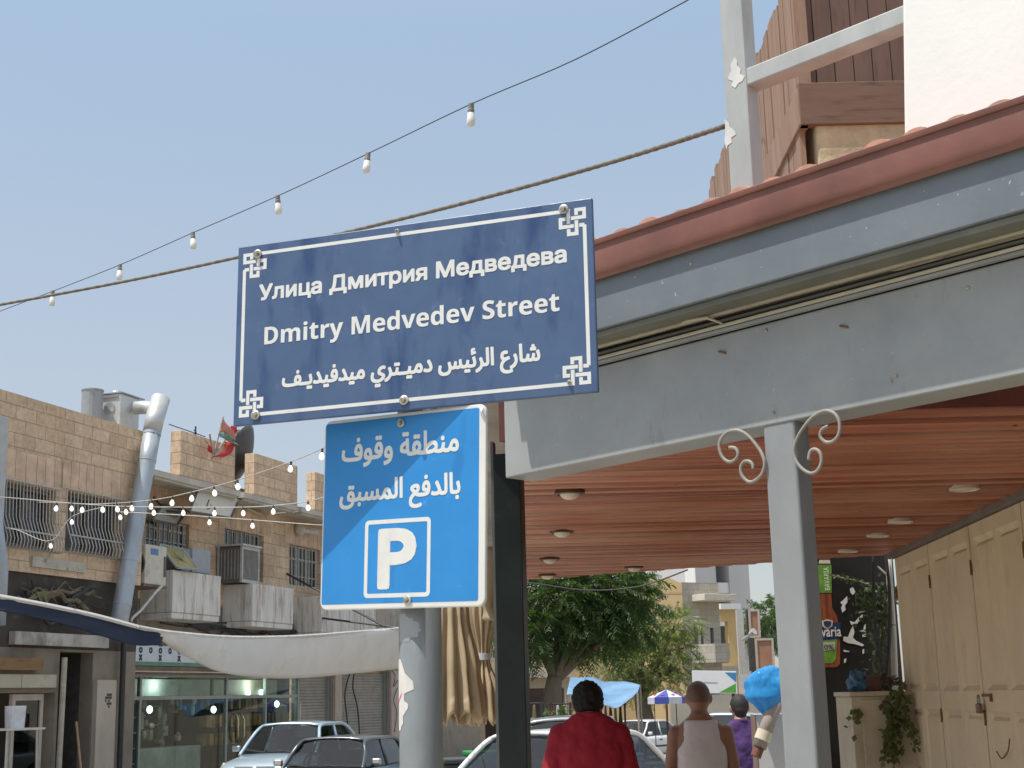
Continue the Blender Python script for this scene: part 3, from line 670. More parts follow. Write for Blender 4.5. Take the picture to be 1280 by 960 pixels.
# ------------------------------------------------------------------ above the canopy roof
mf = thing('roof_gantry', 'pale grey steel post and rail standing on the tiled roof', 'gantry', cp(-.1, -.2, .6))
MI = Matrix.Translation(-Vector(mf.location))
def mbuild(mb, *a, **k): mb.v = [tuple(MI @ Vector(v)) for v in mb.v]; return mb.build(*a, parent=mf, **k)
nn = -.16
s0, z0 = csz(912, 225, nn); s1, _ = csz(941, 225, nn); pwid = s1-s0
fr_m = M('pale_grey_paint', (.40,.42,.41), .5, var=.14, vs=8, stretch=(1,1,.4), dirt=(.26,.25,.22), dirt_s=6, dirt_lo=.62)
def post(s_a, s_b, n_a, n_b, z_a, z_b, nm):
    f = lambda s_, n_, z_: Vector((*(CO+DH*s_+NV*n_).xy, CO.z+z_))
    mbuild(MB().hexa([f(s_a,n_a,z_a), f(s_b,n_a,z_a), f(s_b,n_b,z_a), f(s_a,n_b,z_a)], [f(s_a,n_a,z_b), f(s_b,n_a,z_b), f(s_b,n_b,z_b), f(s_a,n_b,z_b)]), nm, fr_m, bev=.006)
post(s0, s1, nn, nn-.07, .55, 1.9, 'post')
rs0, rz0 = csz(928, 88, nn-.01); rs0b, rz1 = csz(928, 110, nn-.01)
mbuild(MB().hexa([cp(rs0+.005, nn-.005, rz1), cp(rs0+1.2, nn-.005, rz1), cp(rs0+1.2, nn-.08, rz1), cp(rs0+.005, nn-.08, rz1)], [cp(rs0+.005, nn-.005, rz0), cp(rs0+1.2, nn-.005, rz0), cp(rs0+1.2, nn-.08, rz0), cp(rs0+.005, nn-.08, rz0)]), 'rail', fr_m, bev=.005)
fil = M('filler_patch', (.66,.66,.64), .7)
for i, pts in enumerate(([(918,71),(922,76),(921,81),(926,86),(925,92),(931,95),(928,101),(923,104),(919,110),(914,107),(916,101),(910,99),(911,94),(914,88),(913,81)], [(906,149),(911,153),(912,158),(918,163),(920,168),(914,172),(915,178),(909,182),(908,187),(905.5,176),(906.5,164)])):
    ps_ = [csz(x, y, nn+.0015) for x, y in pts]
    mbuild(MB().add([cp(a, nn+.0015, b) for a, b in ps_], [tuple(range(len(ps_)))]), 'filler_patch', fil)
# white wall
wn_ = -.06
e0 = csz(1127, 0, wn_); e1 = csz(1129, 160, wn_)
wp = [(e1[0]+(e1[0]-e0[0])*.6, e1[1]-.25), (e1[0], e1[1]), (e0[0], e0[1]), (e0[0]-(e1[0]-e0[0])*2, e0[1]+.9), (e0[0]+2.4, e0[1]+.9), (e0[0]+2.4, e1[1]-.25)]
tag(MB().prism(wp, wn_, wn_-.25, lambda u, v, t: cp(u, t, v)).build('white_wall', M('white_plaster', (.80,.79,.76), .8, var=.03, vs=2, dirt=(.7,.69,.66), dirt_s=2, bmp=.1, bs=30), bev=.012), 'blank white plastered wall rising above the tiled canopy roof', 'wall')
# timber clad bay on a stone base
XB = 1.28
Yb = XB/ (ray(1003,157).x/ray(1003,157).y)
pA = atY(1003, 157, Yb); 
bay = thing('timber_bay', 'dark brown timber clad bay with stone base behind the canopy roof', 'bay', (pA.x, pA.y, pA.z-.35))
BI = Matrix.Translation(-Vector(bay.location))
def bbuild(mb, *a, **k): mb.v = [tuple(BI @ Vector(v)) for v in mb.v]; return mb.build(*a, parent=bay, **k)
bw1 = M_wood('shaded_brown_boards', (.115,.066,.048), (.17,.10,.074), (3, 3, .35), 3, .6, .25)  # front boards: the shade on them is put into the darker colour
bw2 = M_wood('sunlit_brown_boards', (.26,.158,.105), (.355,.235,.165), (3, 3, .25), 3.5, .7, .3)  # same timber on the side, its sunlight put into the paler colour
def yX(px, py): d = ray(px, py); return EYE+d*(pA.x/d.x)      # on the side wall's plane
rnd = random.Random(4)
xe = atY(1135, 100, Yb).x; x = pA.x; top = pA.z+1.6
mb = MB()
while x < xe+.6:
    w_ = .083; off = rnd.uniform(0, .006)
    mb.box(x+.003, x+w_-.002, pA.y+.03-off, pA.y+.05, pA.z+.12, top); x += w_
bbuild(mb, 'front_boards', bw1)
bbuild(MB().box(pA.x, pA.x+.055, pA.y+.012, pA.y+.06, pA.z+.168, top), 'corner_board', bw2)
zt = atY(1003, 105, Yb).z
bbuild(MB().box(pA.x-.01, xe+.6, pA.y-.015, pA.y+.03, pA.z-.002, zt), 'trim_board', M_wood('brown_trim_board', (.145,.083,.053), (.21,.128,.085), (.35, 3, 3), 3, .55, .25), bev=.004)
# side boards, tops stepping down with the slope of the bay's roof
far = yX(905, 235); y = pA.y+.05
t0 = yX(973, 0)
mb = MB()
while y < far.y+.6:
    w_ = .095
    zt_ = t0.z+.0*(y-t0.y)
    mb.box(pA.x+rnd.uniform(-.004, .004), pA.x+.02, y+.003, y+w_-.003, pA.z-.25-.0*(y), zt_+rnd.uniform(-.03, .03)); y += w_
bbuild(mb, 'side_boards', bw2)
bbuild(MB().box(pA.x-.014, pA.x+.03, pA.y-.012, far.y+.6, pA.z-.002, pA.z+.17), 'side_trim', bw2, bev=.004)
stone_b = M('rough_stone', (.52,.43,.28), .9, var=.3, vs=7, dirt=(.36,.28,.18), dirt_s=6, bmp=.7, bs=22)
mb = MB(); x = pA.x+.055
for w_ in (.40, .40, .4, .4):
    mb.box(x+.004, x+w_-.004, pA.y+.006, far.y, pA.z-.33, pA.z+.09); x += w_
bbuild(mb, 'stone_base', stone_b, bev=.012)
# ------------------------------------------------------------------ left side of the street
stoneA = M_brick('honey_ashlar', (.83,.615,.42), (.69,.495,.33), (.46,.34,.24), .62, .27, .012, .3, .35, dirt=(.46,.36,.27), dlo=.55, dhi=.9)
stoneB = M_brick('pink_ashlar', (.81,.60,.415), (.68,.49,.33), (.46,.34,.24), .66, .30, .012, .3, .35, dirt=(.36,.26,.19), dlo=.5, dhi=.85)
concrete = M('weathered_concrete', (.44,.41,.36), .9, var=.2, vs=2, stretch=(1,1,.5), dirt=(.22,.18,.15), dirt_s=2.2, dirt_lo=.5, dirt_hi=.7, bmp=.3, bs=20)
whitewash = M('stained_whitewash', (.66,.63,.58), .85, var=.12, vs=1.5, stretch=(2.5,2.5,.35), dirt=(.27,.21,.17), dirt_s=2.6, dirt_lo=.50, dirt_hi=.70, bmp=.25, bs=14)
darkin = M('dark_interior', (.035,.033,.03), .9, var=.3)
blackm = M('blackened_wall', (.07,.058,.048), .9, var=.4, vs=1.5, dirt=(.14,.11,.09), dirt_s=3)
paintw = M('old_white_paint', (.58,.57,.53), .6, var=.1, dirt=(.35,.32,.28), dirt_s=5)
ironw = M('pale_iron_bars', (.46,.45,.42), .5, .2, var=.15, vs=15)
gl = M_pane('window_glass', (.32,.34,.34), .06)
shopgl = M_pane('shop_glass', (.80,.87,.84), .0)
greym = M('grey_sheet_metal', (.33,.35,.36), .5, .3, var=.12, vs=4, dirt=(.24,.22,.2), dirt_s=4)
zinc = M('zinc_duct', (.40,.44,.48), .42, .3, var=.14, vs=3, stretch=(1,1,.6), dirt=(.33,.35,.37), dirt_s=4)
alum = M('aluminium', (.5,.5,.49), .4, .5, var=.1)
def fthing(name, label, cat, x, y, z, group=None):
    p = F1.m @ Vector((x, y, z)); t = thing(name, label, cat, p, F1.rz, group); t['lx'] = 0; del t['lx']
    return t, (x, y, z)
class Loc:
    """builds meshes given in the facade frame under a thing placed in it"""
    def __init__(s, name, label, cat, x, y, z, group=None):
        s.t = thing(name, label, cat, F1.m @ Vector((x, y, z)), F1.rz, group); s.o = Vector((x, y, z))
    def b(s, mb, name, mat, parent=None, **k):
        mb.v = [tuple(Vector(v)-s.o) for v in mb.v]; return mb.build(name, mat, parent or s.t, **k)
L1 = F1.L
GZ = -gz(P0.y)*0-.0
# --- near stone building (two barred windows)
zp = L1(182, 540)[1]
b1 = Loc('stone_building', 'honey stone building at far left with two barred windows and cafe below', 'building', -6, 0, 0)
def hole(tl, br, y=0): a, b = L1(*tl, y), L1(*br, y); return (a[0], b[0], b[1], a[1])
w1 = hole((4, 600), (66, 690)); w2 = hole((84, 613), (149, 698))
cafe_top = L1(40, 866)[1]; gz0 = -.15
cafe = (L1(-30, 900)[0], L1(70, 900)[0], gz0, cafe_top)
door = (L1(74, 900)[0], L1(116, 900)[0], gz0, L1(95, 815)[1])
xl, xr = -13.0, 0.0
zmid = L1(90, 722)[1]; zlow = L1(90, 812)[1]
b1.b(MB().wall(xl, xr, zmid, zp, 0, .3, [w1, w2]).box(xr-.3, xr, .3, 9, zmid, zp).box(xl, xl+.3, .3, 9, zmid, zp).box(xl, xr, 8.7, 9, zmid, zp), 'wall', stoneA)
b1.b(MB().wall(xl, xr, zlow+.01, zmid-.003, .06, .25).box(xr-.3, xr-.01, .31, 9, gz0, zmid-.003), 'sooty_band', blackm)
b1.b(MB().wall(xl, xr-.02, gz0, zlow+.006, .05, .3, [cafe, door]), 'ground_floor_wall', M('cafe_wall', (.25,.21,.165), .85, var=.2, vs=2, dirt=(.18,.14,.11), dirt_s=2))
b1.b(MB().box(xl+.3, xr-.3, .3, 8.7, zp-1.0, zp-.9), 'roof', concrete)
# lintel stones as soldier courses above the windows
for w in (w1, w2):
    mb = MB(); x = w[0]-.25
    while x < w[1]+.2:
        e = random.uniform(.26, .34); mb.box(x+.008, min(x+e, w[1]+.3)-.008, -.012, .05, w[3]+.03, w[3]+.62); x += e
    b1.b(mb, 'lintel', M('lintel_stone', (.62,.45,.32), .85, var=.28, vs=2.5, bmp=.3))
for w in (w1, w2):
    wd = b1.b(MB().wall(w[0]+.02, w[1]-.02, w[2]+.02, w[3]-.02, .15, .06, [(w[0]+.09, (w[0]+w[1])/2-.03, w[2]+.09, w[3]-.09), ((w[0]+w[1])/2+.03, w[1]-.09, w[2]+.09, w[3]-.09)]), 'window', M('brown_frame', (.17,.13,.10), .6))
    b1.b(MB().box(w[0]+.03, w[1]-.03, .24, .25, w[2]+.03, w[3]-.03), 'pane', M('dusty_pane', (.05,.05,.05), .25, var=.5, vs=3, dirt=(.2,.17,.14), dirt_s=2.5), wd)
    g = MB(); x0, x1 = w[0]-.06, w[1]+.06; n = 17
    for i in range(n+1):
        x = x0+(x1-x0)*i/n
        g.tube([(x, -.05, w[3]+.03), (x, -.07, w[2]+.55), (x, -.16, w[2]+.30), (x, -.22, w[2]+.12), (x, -.19, w[2]-.02), (x, -.03, w[2]-.04)], .013, 5)
    for z, yy in ((w[3]+.03, -.055), (w[2]+.30, -.175), (w[2]-.03, -.06)): g.tube([(x0, yy, z), (x1, yy, z)], .016, 5)
    b1.b(g, 'window_grille', ironw)
sb = hole((38, 693), (104, 720)); 
b1.b(MB().box(sb[0], sb[1], -.06, -.003, sb[2]+.06, sb[3]-.03), 'blank_fascia_board', M('faded_board', (.46,.43,.35), .8, var=.2, vs=3, dirt=(.2,.17,.13), dirt_s=3.2, dirt_lo=.55, dirt_hi=.65))
# concrete beam over the cafe, sign boards, frames
cb_ = hole((20, 782), (136, 810), -.1)
b1.b(MB().box(cb_[0], cb_[1], -.1, .045, cb_[2], cb_[3]-.1), 'concrete_lintel', concrete)
br_ = hole((-30, 808), (54, 838), -.12)
b1.b(MB().box(br_[0], br_[1], -.12, .04, br_[2], br_[3]-.18), 'wooden_signboard', M_wood('old_brown_board', (.22,.12,.05), (.30,.17,.08), (.5,3,3), 2, .7))
cr_ = hole((-30, 838), (70, 866), -.05)
b1.b(MB().box(cr_[0], cr_[0]+(cr_[1]-cr_[0])*.55-.01, -.05, .04, cr_[2]+.1, cr_[3]-.06).box(cr_[0]+(cr_[1]-cr_[0])*.55+.01, cr_[1], -.05, .04, cr_[2]+.1, cr_[3]-.06), 'cream_panel', M('cream_panel', (.50,.44,.34), .7, var=.15, vs=2, dirt=(.3,.25,.18), dirt_s=2))
b1.b(MB().box(cafe[0], cafe[1], 3.2, 3.3, gz0, cafe_top).box(cafe[0], cafe[1], .35, 3.2, gz0, gz0+.01).box(cafe[1]-.01, cafe[1], .36, 3.2, gz0, cafe_top), 'cafe_interior', M('cafe_interior', (.10,.085,.07), .9, var=.3, vs=1.5))
cf = MB(); xa, xb = L1(22, 900)[0], L1(57, 900)[0]
for x in (xa, xb): cf.box(x-.045, x+.045, .1, .18, gz0, cafe_top-.02)
for z in (cafe_top-.08, cafe_top-1.6): cf.box(xa+.046, xb-.046, .1, .18, z-.06, z+.06)
dl = b1.b(cf, 'cafe_door', M('beige_frame', (.48,.40,.33), .6, var=.15))
b1.b(MB().box(xa+.05, xb-.05, .13, .14, gz0+.1, cafe_top-.1), 'pane', gl, dl)
px_ = L1(69, 900)[0]; b1.b(MB().tube([(px_, -.12, gz0), (px_+.05, -.12, L1(70, 822)[1])], .055, 10), 'support_pole', M('beige_pole', (.44,.39,.30), .6, var=.2, vs=6))
di = MB(); dx0, dx1 = door[0], door[1]
di.box(dx0, dx1, 4.2, 4.3, gz0, door[3]).box(dx0-.02, dx0, .36, 4.3, gz0, door[3]).box(dx1, dx1+.02, .36, 4.3, gz0, door[3]).box(dx0, dx1, .36, 4.3, door[3], door[3]+.02).box(dx0, dx1, .36, 4.2, gz0, gz0+.01)
b1.b(di, 'passage', M('passage_wall', (.07,.065,.055), .9, var=.3))
t0, t1 = L1(75, 828, 1.5), L1(101, 826, 1.5)
b1.b(MB().tube([(t0[0], 1.5, t0[1]), (t1[0], 1.5, t0[1]+.02)], .03, 8), 'tube_light', M_glow('cool_tube', (.45,1,.8), 1.6))
st = hole((119, 850), (139, 960)); b1.b(MB().box(st[0], st[1], -.06, .045, gz0, st[3]), 'stone_pier', M('pier_stone', (.47,.40,.33), .8, var=.15, vs=2, stretch=(1,1,.4), dirt=(.3,.22,.17), dirt_s=4))
MBs = MB(); z_ = L1(128, 885)[1]
for i in range(4):
    for j in range(5):
        if random.random() < .6: MBs.box(st[0]+.28+i*.06, st[0]+.33+i*.06, -.066, -.058, z_+j*.06, z_+.05+j*.06)
b1.b(MBs, 'stencil_mark', M('stencil_black', (.08,.07,.06), .8))
bp = L1(147, 880)[0]; b1.b(MB().tube([(bp, -.1, gz0), (bp, -.1, L1(147, 800)[1])], .06, 10), 'drain_pipe', M('black_pipe', (.03,.028,.026), .5))
# tangled dark cables and climbing stems under the windows
vm = M('dry_stems', (.16,.125,.085), .9, var=.4, vs=8); cabm = M('black_cable', (.03,.03,.03), .6)
rnd = random.Random(11)
for k in range(9):
    xa, z1 = L1(15+rnd.uniform(0, 30), 745+rnd.uniform(-12, 8), -.1); xb, z2 = L1(120+rnd.uniform(-30, 20), 750+rnd.uniform(-25, 25), -.1)
    p = [(xa+(xb-xa)*i/9, -.06-.05*rnd.random(), z1+(z2-z1)*i/9+rnd.uniform(-.12, .12)+.5*math.sin(math.pi*i/9)*(.3 if k%2 else -.5)) for i in range(10)]
    b1.b(MB().tube(smooth_path(p), rnd.choice((.015, .02, .035, .05)), 6), 'stem' if k % 2 else 'cable', vm if k % 2 else cabm)
mb = MB()
for k in range(5):
    x, z = L1(44+4.5*k, 748+rnd.uniform(-6, 4), -.18); a_ = rnd.uniform(0, 3); w_ = .2
    mb.add([(x-w_*math.cos(a_), -.15, z-w_*math.sin(a_)), (x, -.2, z+.07), (x+w_*math.cos(a_), -.25, z+w_*math.sin(a_)), (x, -.2, z-.07)], [(0,1,2,3)])
b1.b(mb, 'leaves', M('dull_leaf', (.16,.16,.07), .7))
# conduit pipe and grey gutter strip at the far left edge
gp0, gp1 = L1(-2, 740, -.25), L1(5, 515, -.25)
o = Loc('downpipe', 'pale grey downpipe at the far left edge beside the barred windows', 'pipe', gp1[0], -.25, gp0[1])
o.b(MB().tube([(gp0[0]+.1, -.2, gp0[1]-.6), (gp0[0], -.25, gp0[1]+.4), (gp1[0]-.25, -.25, gp0[1]+1.8)], [.14, .16, .16], 14), 'pipe', zinc, smooth=True)
o.b(MB().box(gp1[0]-.6, gp1[0]+.1, -.3, -.12, gp0[1]+1.3, gp1[1]-.1), 'hopper', M('pale_grey_panel', (.44,.45,.45), .6, var=.1), bev=.01)

# --- galvanised flue up the corner
fl = Loc('flue_pipe', 'tall galvanised flue rising beside the honey stone corner to an open top', 'flue', *(L1(150, 760, -.28)[0], -.28, L1(150, 760, -.28)[1]-.8))
pts = [(*((lambda q: (q[0], -.28, q[1]))(L1(x, y, -.28))),) for x, y in ((146, 792), (153, 755), (162, 700), (172, 640), (184, 575), (190, 542))]
fl.b(MB().tube(pts, .19, 20), 'pipe', zinc, smooth=True)
up = [(*((lambda q: (q[0], -.28, q[1]))(L1(x, y, -.28))),) for x, y in ((190, 540), (193, 525), (201, 498))]
fl.b(MB().tube(up, [.2, .21, .21], 20), 'pipe_top', M('pale_zinc', (.55,.56,.55), .45, .4, var=.1), smooth=True)
for i in range(0, 5): 
    a_, b_ = Vector(pts[i+1]), Vector(pts[i]); d_ = (a_-b_).normalized(); fl.b(MB().tube([a_-d_*.04, a_+d_*.04], .198, 20), 'joint_band', zinc)
e0 = L1(197, 512, -.28); e1 = L1(168, 510, .6)
fl.b(MB().tube([(e0[0], -.28, e0[1]), (e1[0]+.1, .3, e1[1]), (e1[0], .6, e1[1])], .15, 16), 'elbow', M('pale_zinc', (.5,.5,.5)), smooth=True)
# --- rooftop cooler, roof pipe
zt = zp+.02
c0 = L1(150, 521, .7); c1 = L1(174, 521, .7)
rc = Loc('rooftop_cooler', 'boxy pale metal air cooler with round fan port on the honey stone parapet', 'cooler', (c0[0]+c1[0])/2, 1.0, zp-.3)
hh = L1(150, 491, .7)[1]; yin = 1.32
rc.b(MB().box(c0[0], c1[0], .7, yin, zp-.3, hh), 'body', M('pale_cooler_metal', (.56,.58,.58), .5, .2, var=.1, dirt=(.4,.36,.3), dirt_s=3), bev=.02)
rc.b(MB().lathe([(.01,0),(.14,0),(.14,-.02),(.115,-.02),(.01,-.01)], 20, (c0[0]-.002, .98, hh-.32), 'X'), 'fan_port', M('grey_port', (.36,.37,.38), .5))
rc.b(MB().box(c0[0]-.03, c0[0]-.002, .75, 1.27, zp-.25, zp-.2).box(c0[0]-.03, c0[0]-.002, .75, 1.27, hh-.08, hh-.05), 'edge_trim', greym)
rc.b(MB().ball(((c0[0]+c1[0])/2-.1, 1.0, hh+.04), .16, .16, .12), 'cap', greym); rc.b(MB().box(c0[0]-.02, c1[0]+.15, .66, 1.36, hh+.004, hh+.03), 'lid', greym)
r0 = L1(115, 508, 1.2); rt = L1(115, 489, 1.2)[1]
rp_ = Loc('roof_pipe', 'short wide grey vent pipe standing on the roof left of the air cooler', 'pipe', r0[0], 1.2, zp-.6)
rp_.b(MB().lathe([(.01, zp-.6), (.235, zp-.6), (.235, rt), (.25, rt), (.25, rt+.03), (.01, rt+.03)], 20, (r0[0], 1.2, 0)), 'pipe', greym, smooth=False)

# --- second stone building, set back .85 m, with concrete balconies
S = .85
L2 = lambda x, y: L1(x, y, S)
def hole2(tl, br): a, b = L2(*tl), L2(*br); return (a[0], b[0], b[1], a[1])
b2 = Loc('stone_building', 'pinkish stone building with concrete balconies, flags and a dish, beyond the flue', 'building', 8, S, 0)
zs = L1(225, 597, 0)[1]       # roof slab level
W2 = [hole2((183, 645), (236, 690)), hole2((281, 660), (329, 728)), hole2((362, 680), (400, 737))]
zf = L2(300, 738)[1]
zb = L1(240, 760, 0)[1]
x2 = 24.0
sh = [hole2((156, 842), (376, 970)), hole2((376, 838), (415, 970)), hole2((426, 838), (486, 970))]
sh = [(a, b, gz0, d) for a, b, c, d in sh]
b2.b(MB().wall(.02, x2, zb+.2, zs, S, .3, W2).box(x2-.3, x2, S+.3, S+8, gz0, zs).box(.02, .3, S+.3, S+8, gz0, zs), 'wall', stoneB)
b2.b(MB().wall(.02, x2, gz0, zb+.197, S+.03, .28, sh), 'ground_floor_wall', M('grimy_plaster', (.30,.26,.21), .9, var=.3, vs=1.5, dirt=(.12,.10,.08), dirt_s=1.5, dirt_lo=.5))
slab = []
b2.b(MB().box(.02, x2, S+.3, S+8, zs-.12, zs+.05), 'roof', concrete)
# roof slabs running out to the street line, with short parapets on them
para = []
for i, (xa, xb, pa, pb_, tp) in enumerate(((190, 300, 226, 294, 548), (304, 372, 318, 372, 577), (376, 440, 394, 440, 600), (446, 520, 460, 520, 620))):
    x0 = L1(xa, 592+i*16, 0)[0]; x1 = L1(xb, 610+i*16, 0)[0]; p0 = L1(pa, 560+i*20, 0)[0]; p1 = L1(pb_, 570+i*20, 0)[0]
    if i: x0 = max(x0, lx+.12)
    else: x0 = max(x0, .35)
    lx = x1
    b2.b(MB().box(x0, x1, -.02, S+.2, zs-.10, zs+.04).box(x0+.1, x1-.1, .03, .2, zs-.16, zs-.101), 'eaves_slab', M('slab_concrete', (.50,.46,.40), .9, var=.15, vs=2, dirt=(.3,.26,.2), dirt_s=3))
    b2.b(MB().box(p0, p1, 0, .28, zs+.043, zs+1.12), 'parapet', stoneA, bev=.01)
b2.b(MB().box(.3, 1.0, S+.5, S+.8, zs+.05, zs+.55), 'parapet', stoneA)
b2.b(MB().box(1.6, x2-.2, S+2.5, S+2.7, zs+.05, zs+.3), 'parapet', stoneA)
# windows
def window(h, nm='window', cols=4, rows=(.32,), mat=paintw, bars=True):
    x0, x1, z0, z1 = h; f = MB(); t = .05
    f.wall(x0+.01, x1-.01, z0+.01, z1-.01, S+.1, .06, [(x0+t+(x1-x0-t)*i/cols, x0+(x1-x0-t)*(i+1)/cols, z0+t+(z1-z0-t)*a_, z0+(z1-z0-t)*b_) for i in range(cols) for a_, b_ in ((0, 1-rows[0]), (1-rows[0], 1))])
    w = b2.b(f, nm, mat)
    b2.b(MB().box(x0+.02, x1-.02, S+.125, S+.135, z0+.02, z1-.02), 'pane', gl, w)
    b2.b(MB().box(x0-.3, x1+.3, S+1.2, S+1.25, z0-.3, z1+.3), 'room', M('room_dark', (.09,.085,.08), .9, var=.4, vs=2), w)
    if bars:
        g = MB(); n = 9
        for i in range(1, n): x = x0+(x1-x0)*i/n; g.box(x-.012, x+.012, S+.04, S+.065, z0+.02, z1-.02)
        for z in (z0+(z1-z0)*.25, z0+(z1-z0)*.68): g.box(x0+.02, x1-.02, S+.068, S+.085, z-.015, z+.015)
        b2.b(g, 'bars', ironw, w)
window(W2[0], cols=3, bars=True); window(W2[1], cols=3, bars=True, mat=M('grey_frame', (.33,.31,.28), .6)); window(W2[2], cols=3)
for h in W2:
    mb = MB(); x = h[0]-.3
    while x < h[1]+.25: e = random.uniform(.24, .32); mb.box(x+.008, x+e-.008, S-.012, S+.05, h[3]+.03, h[3]+.6); x += e
    b2.b(mb, 'lintel', MATS['lintel_stone'])
# balconies: boxes with open tops (front faces on the street line)
for i, (fa, fb, ty0, by) in enumerate(((216, 276, 712, 765), (316, 367, 729, 776), (402, 470, 745, 790), (498, 560, 752, 800))):
    x0 = L1(fa, 740+i*14, 0)[0]; x1 = L1(fb, 740+i*14, 0)[0]; zt_ = L1(fa, ty0, 0)[1]; zb_ = L1(fa, by, 0)[1]
    m_ = MB().box(x0, x1, 0, .12, zb_, zt_).box(x0, x0+.12, .121, S+.02, zb_, zt_).box(x1-.12, x1, .121, S+.02, zb_, zt_).box(x0+.01, x1-.01, .02, S+.02, zb_-.14, zb_-.003)
    b2.b(m_, 'balcony', whitewash, bev=.02)
# shop front
gx0, gx1 = sh[0][0], sh[0][1]; gt = sh[0][3]; xd = L2(286, 900)[0]; zu = L2(230, 872)[1]
fr = MB(); Y1 = S+.06
for x in (gx0+.05, L2(178, 900)[0], xd, gx1-.05, L2(335, 900)[0]): fr.box(x-.04, x+.04, Y1, Y1+.08, gz0, gt)
fr.box(gx0, gx1, Y1+.002, Y1+.078, gt-.07, gt-.001); fr.box(gx0+.1, gx1-.1, Y1+.004, Y1+.076, zu-.04, zu+.04)
sf_ = b2.b(fr, 'shop_front', M('green_grey_aluminium', (.30,.33,.31), .45, .4, var=.12))
b2.b(MB().box(gx0+.05, gx1-.05, Y1+.03, Y1+.042, gz0+.05, gt-.05), 'shop_window', shopgl, sf_)
si = MB(); si.box(gx0, gx1, S+4, S+4.1, gz0, gt).box(gx0, gx1, S+.4, S+4, gz0, gz0+.02).box(gx0-.05, gx0, S+.4, S+4, gz0, gt).box(gx1, gx1+.05, S+.4, S+4, gz0, gt).box(gx0, gx1, S+.4, S+4, gt, gt+.05)
b2.b(si, 'shop_interior', M('shop_interior', (.13,.135,.125), .9, var=.3, vs=1.2))
sv = MB()
for k in range(6):
    z = gz0+.6+k*.34; x = L2(160, 900)[0]; sv.box(x, x+.75, S+.25, S+.6, z, z+.035)
sv.box(L2(160,900)[0]-.02, L2(160,900)[0], S+.25, S+.6, gz0, gt-.6).box(L2(160,900)[0]+.752, L2(160,900)[0]+.78, S+.25, S+.6, gz0, gt-.6)
b2.b(sv, 'display_shelf', M('pale_shelf', (.5,.52,.48), .5))
cn = MB(); cn.box(L2(180,900)[0], xd-.3, S+.6, S+1.3, gz0, gz0+1.25); b2.b(cn, 'counter', M('counter_front', (.42,.42,.38), .5, var=.3, vs=2), bev=.02)
gd = MB(); rnd = random.Random(5)
for k in range(95):
    x = L2(rnd.uniform(183, 283), 900)[0]; z = gz0+1.28+rnd.random()*1.6; r_ = rnd.random()
    if r_ < .5: gd.ball((x, S+.7+rnd.random(), z), .03+rnd.random()*.07, .05, .04+rnd.random()*.16, 8, 6)
    else: gd.box(x, x+.05+.22*rnd.random(), S+.7+r_, S+.85+r_, z, z+.06+.3*rnd.random())
for z in (1.75, 2.2, 2.65): gd.box(L2(200,900)[0], xd-.3, S+1.7, S+2.0, gz0+z, gz0+z+.03)
b2.b(gd, 'goods', M('shop_goods', (.42,.38,.31), .6, var=.6, vs=1.5))
gd = MB()
for k in range(48): gd.box(*(lambda x, z: (x, x+.12, S+.9, S+1.1, z, z+.3))(L2(rnd.uniform(292, 370), 900)[0], gz0+1.2+rnd.choice((0, .45, .9, 1.3))))
b2.b(gd, 'goods', M('amber_goods', (.35,.19,.08), .5, var=.7, vs=3))
# pale cabinet fascia with reflections behind the upper lights
b2.b(MB().box(L2(180,900)[0], xd-.1, S+.5, S+.55, zu+.05, gt-.1), 'light_box', M('pale_fascia', (.50,.53,.50), .4, var=.35, vs=.9))
b2.b(MB().box(L2(288,900)[0], gx1-.5, S+.5, S+.55, zu+.05, gt-.1), 'light_box', M('yellowish_fascia', (.44,.40,.29), .4, var=.4, vs=1.2))
lm = M_glow('cool_spot', (.75,1,.95), 3.0)
for px, py in ((187,887), (267,887), (346,880), (310,866), (327,866)):
    x, z = L1(px, py, S+.45); b2.b(MB().ball((x, S+.45, z), .07, .07, .09, 12, 8), 'spot_lamp', lm)
hx, hz = L1(297, 910, S); b2.b(MB().tube([(hx, Y1-.01, hz-.35), (hx-.03, Y1-.09, hz-.2), (hx-.03, Y1-.09, hz+.2), (hx, Y1-.01, hz+.35)], .025, 8), 'door_handle', M('brass', (.6,.48,.28), .3, .8), sf_, smooth=True)
hx += .25; b2.b(MB().tube([(hx, Y1-.01, hz-.35), (hx+.03, Y1-.09, hz-.2), (hx+.03, Y1-.09, hz+.2), (hx, Y1-.01, hz+.35)], .025, 8), 'door_handle', MATS['brass'], sf_, smooth=True)
hw = hole2((150, 836), (372, 846)); b2.b(MB().box(hw[0], hw[1]+.4, S-.25, S+.02, gt+.02, gt+.16), 'shop_canopy_edge', M('rusty_edge', (.17,.12,.09), .8, var=.4, vs=3))
b2.b(MB().box(hw[0], hw[1]+.3, S-.262, S-.251, gt+.03, gt+.06), 'edge_strip', M('beige_strip', (.5,.43,.3), .6))
# the lamps of the lit shop
for xx in (L2(215,900)[0], L2(330,900)[0]):
    ld = bpy.data.lights.new('shop_lamp', 'POINT'); ld.energy = 11; ld.shadow_soft_size = .25; ld.color = (.86,1,.95)
    lo = bpy.data.objects.new('shop_lamp', ld); COL.objects.link(lo); lo.parent = b2.t; lo.location = Vector((xx, S+.34, gt-.25))-b2.o
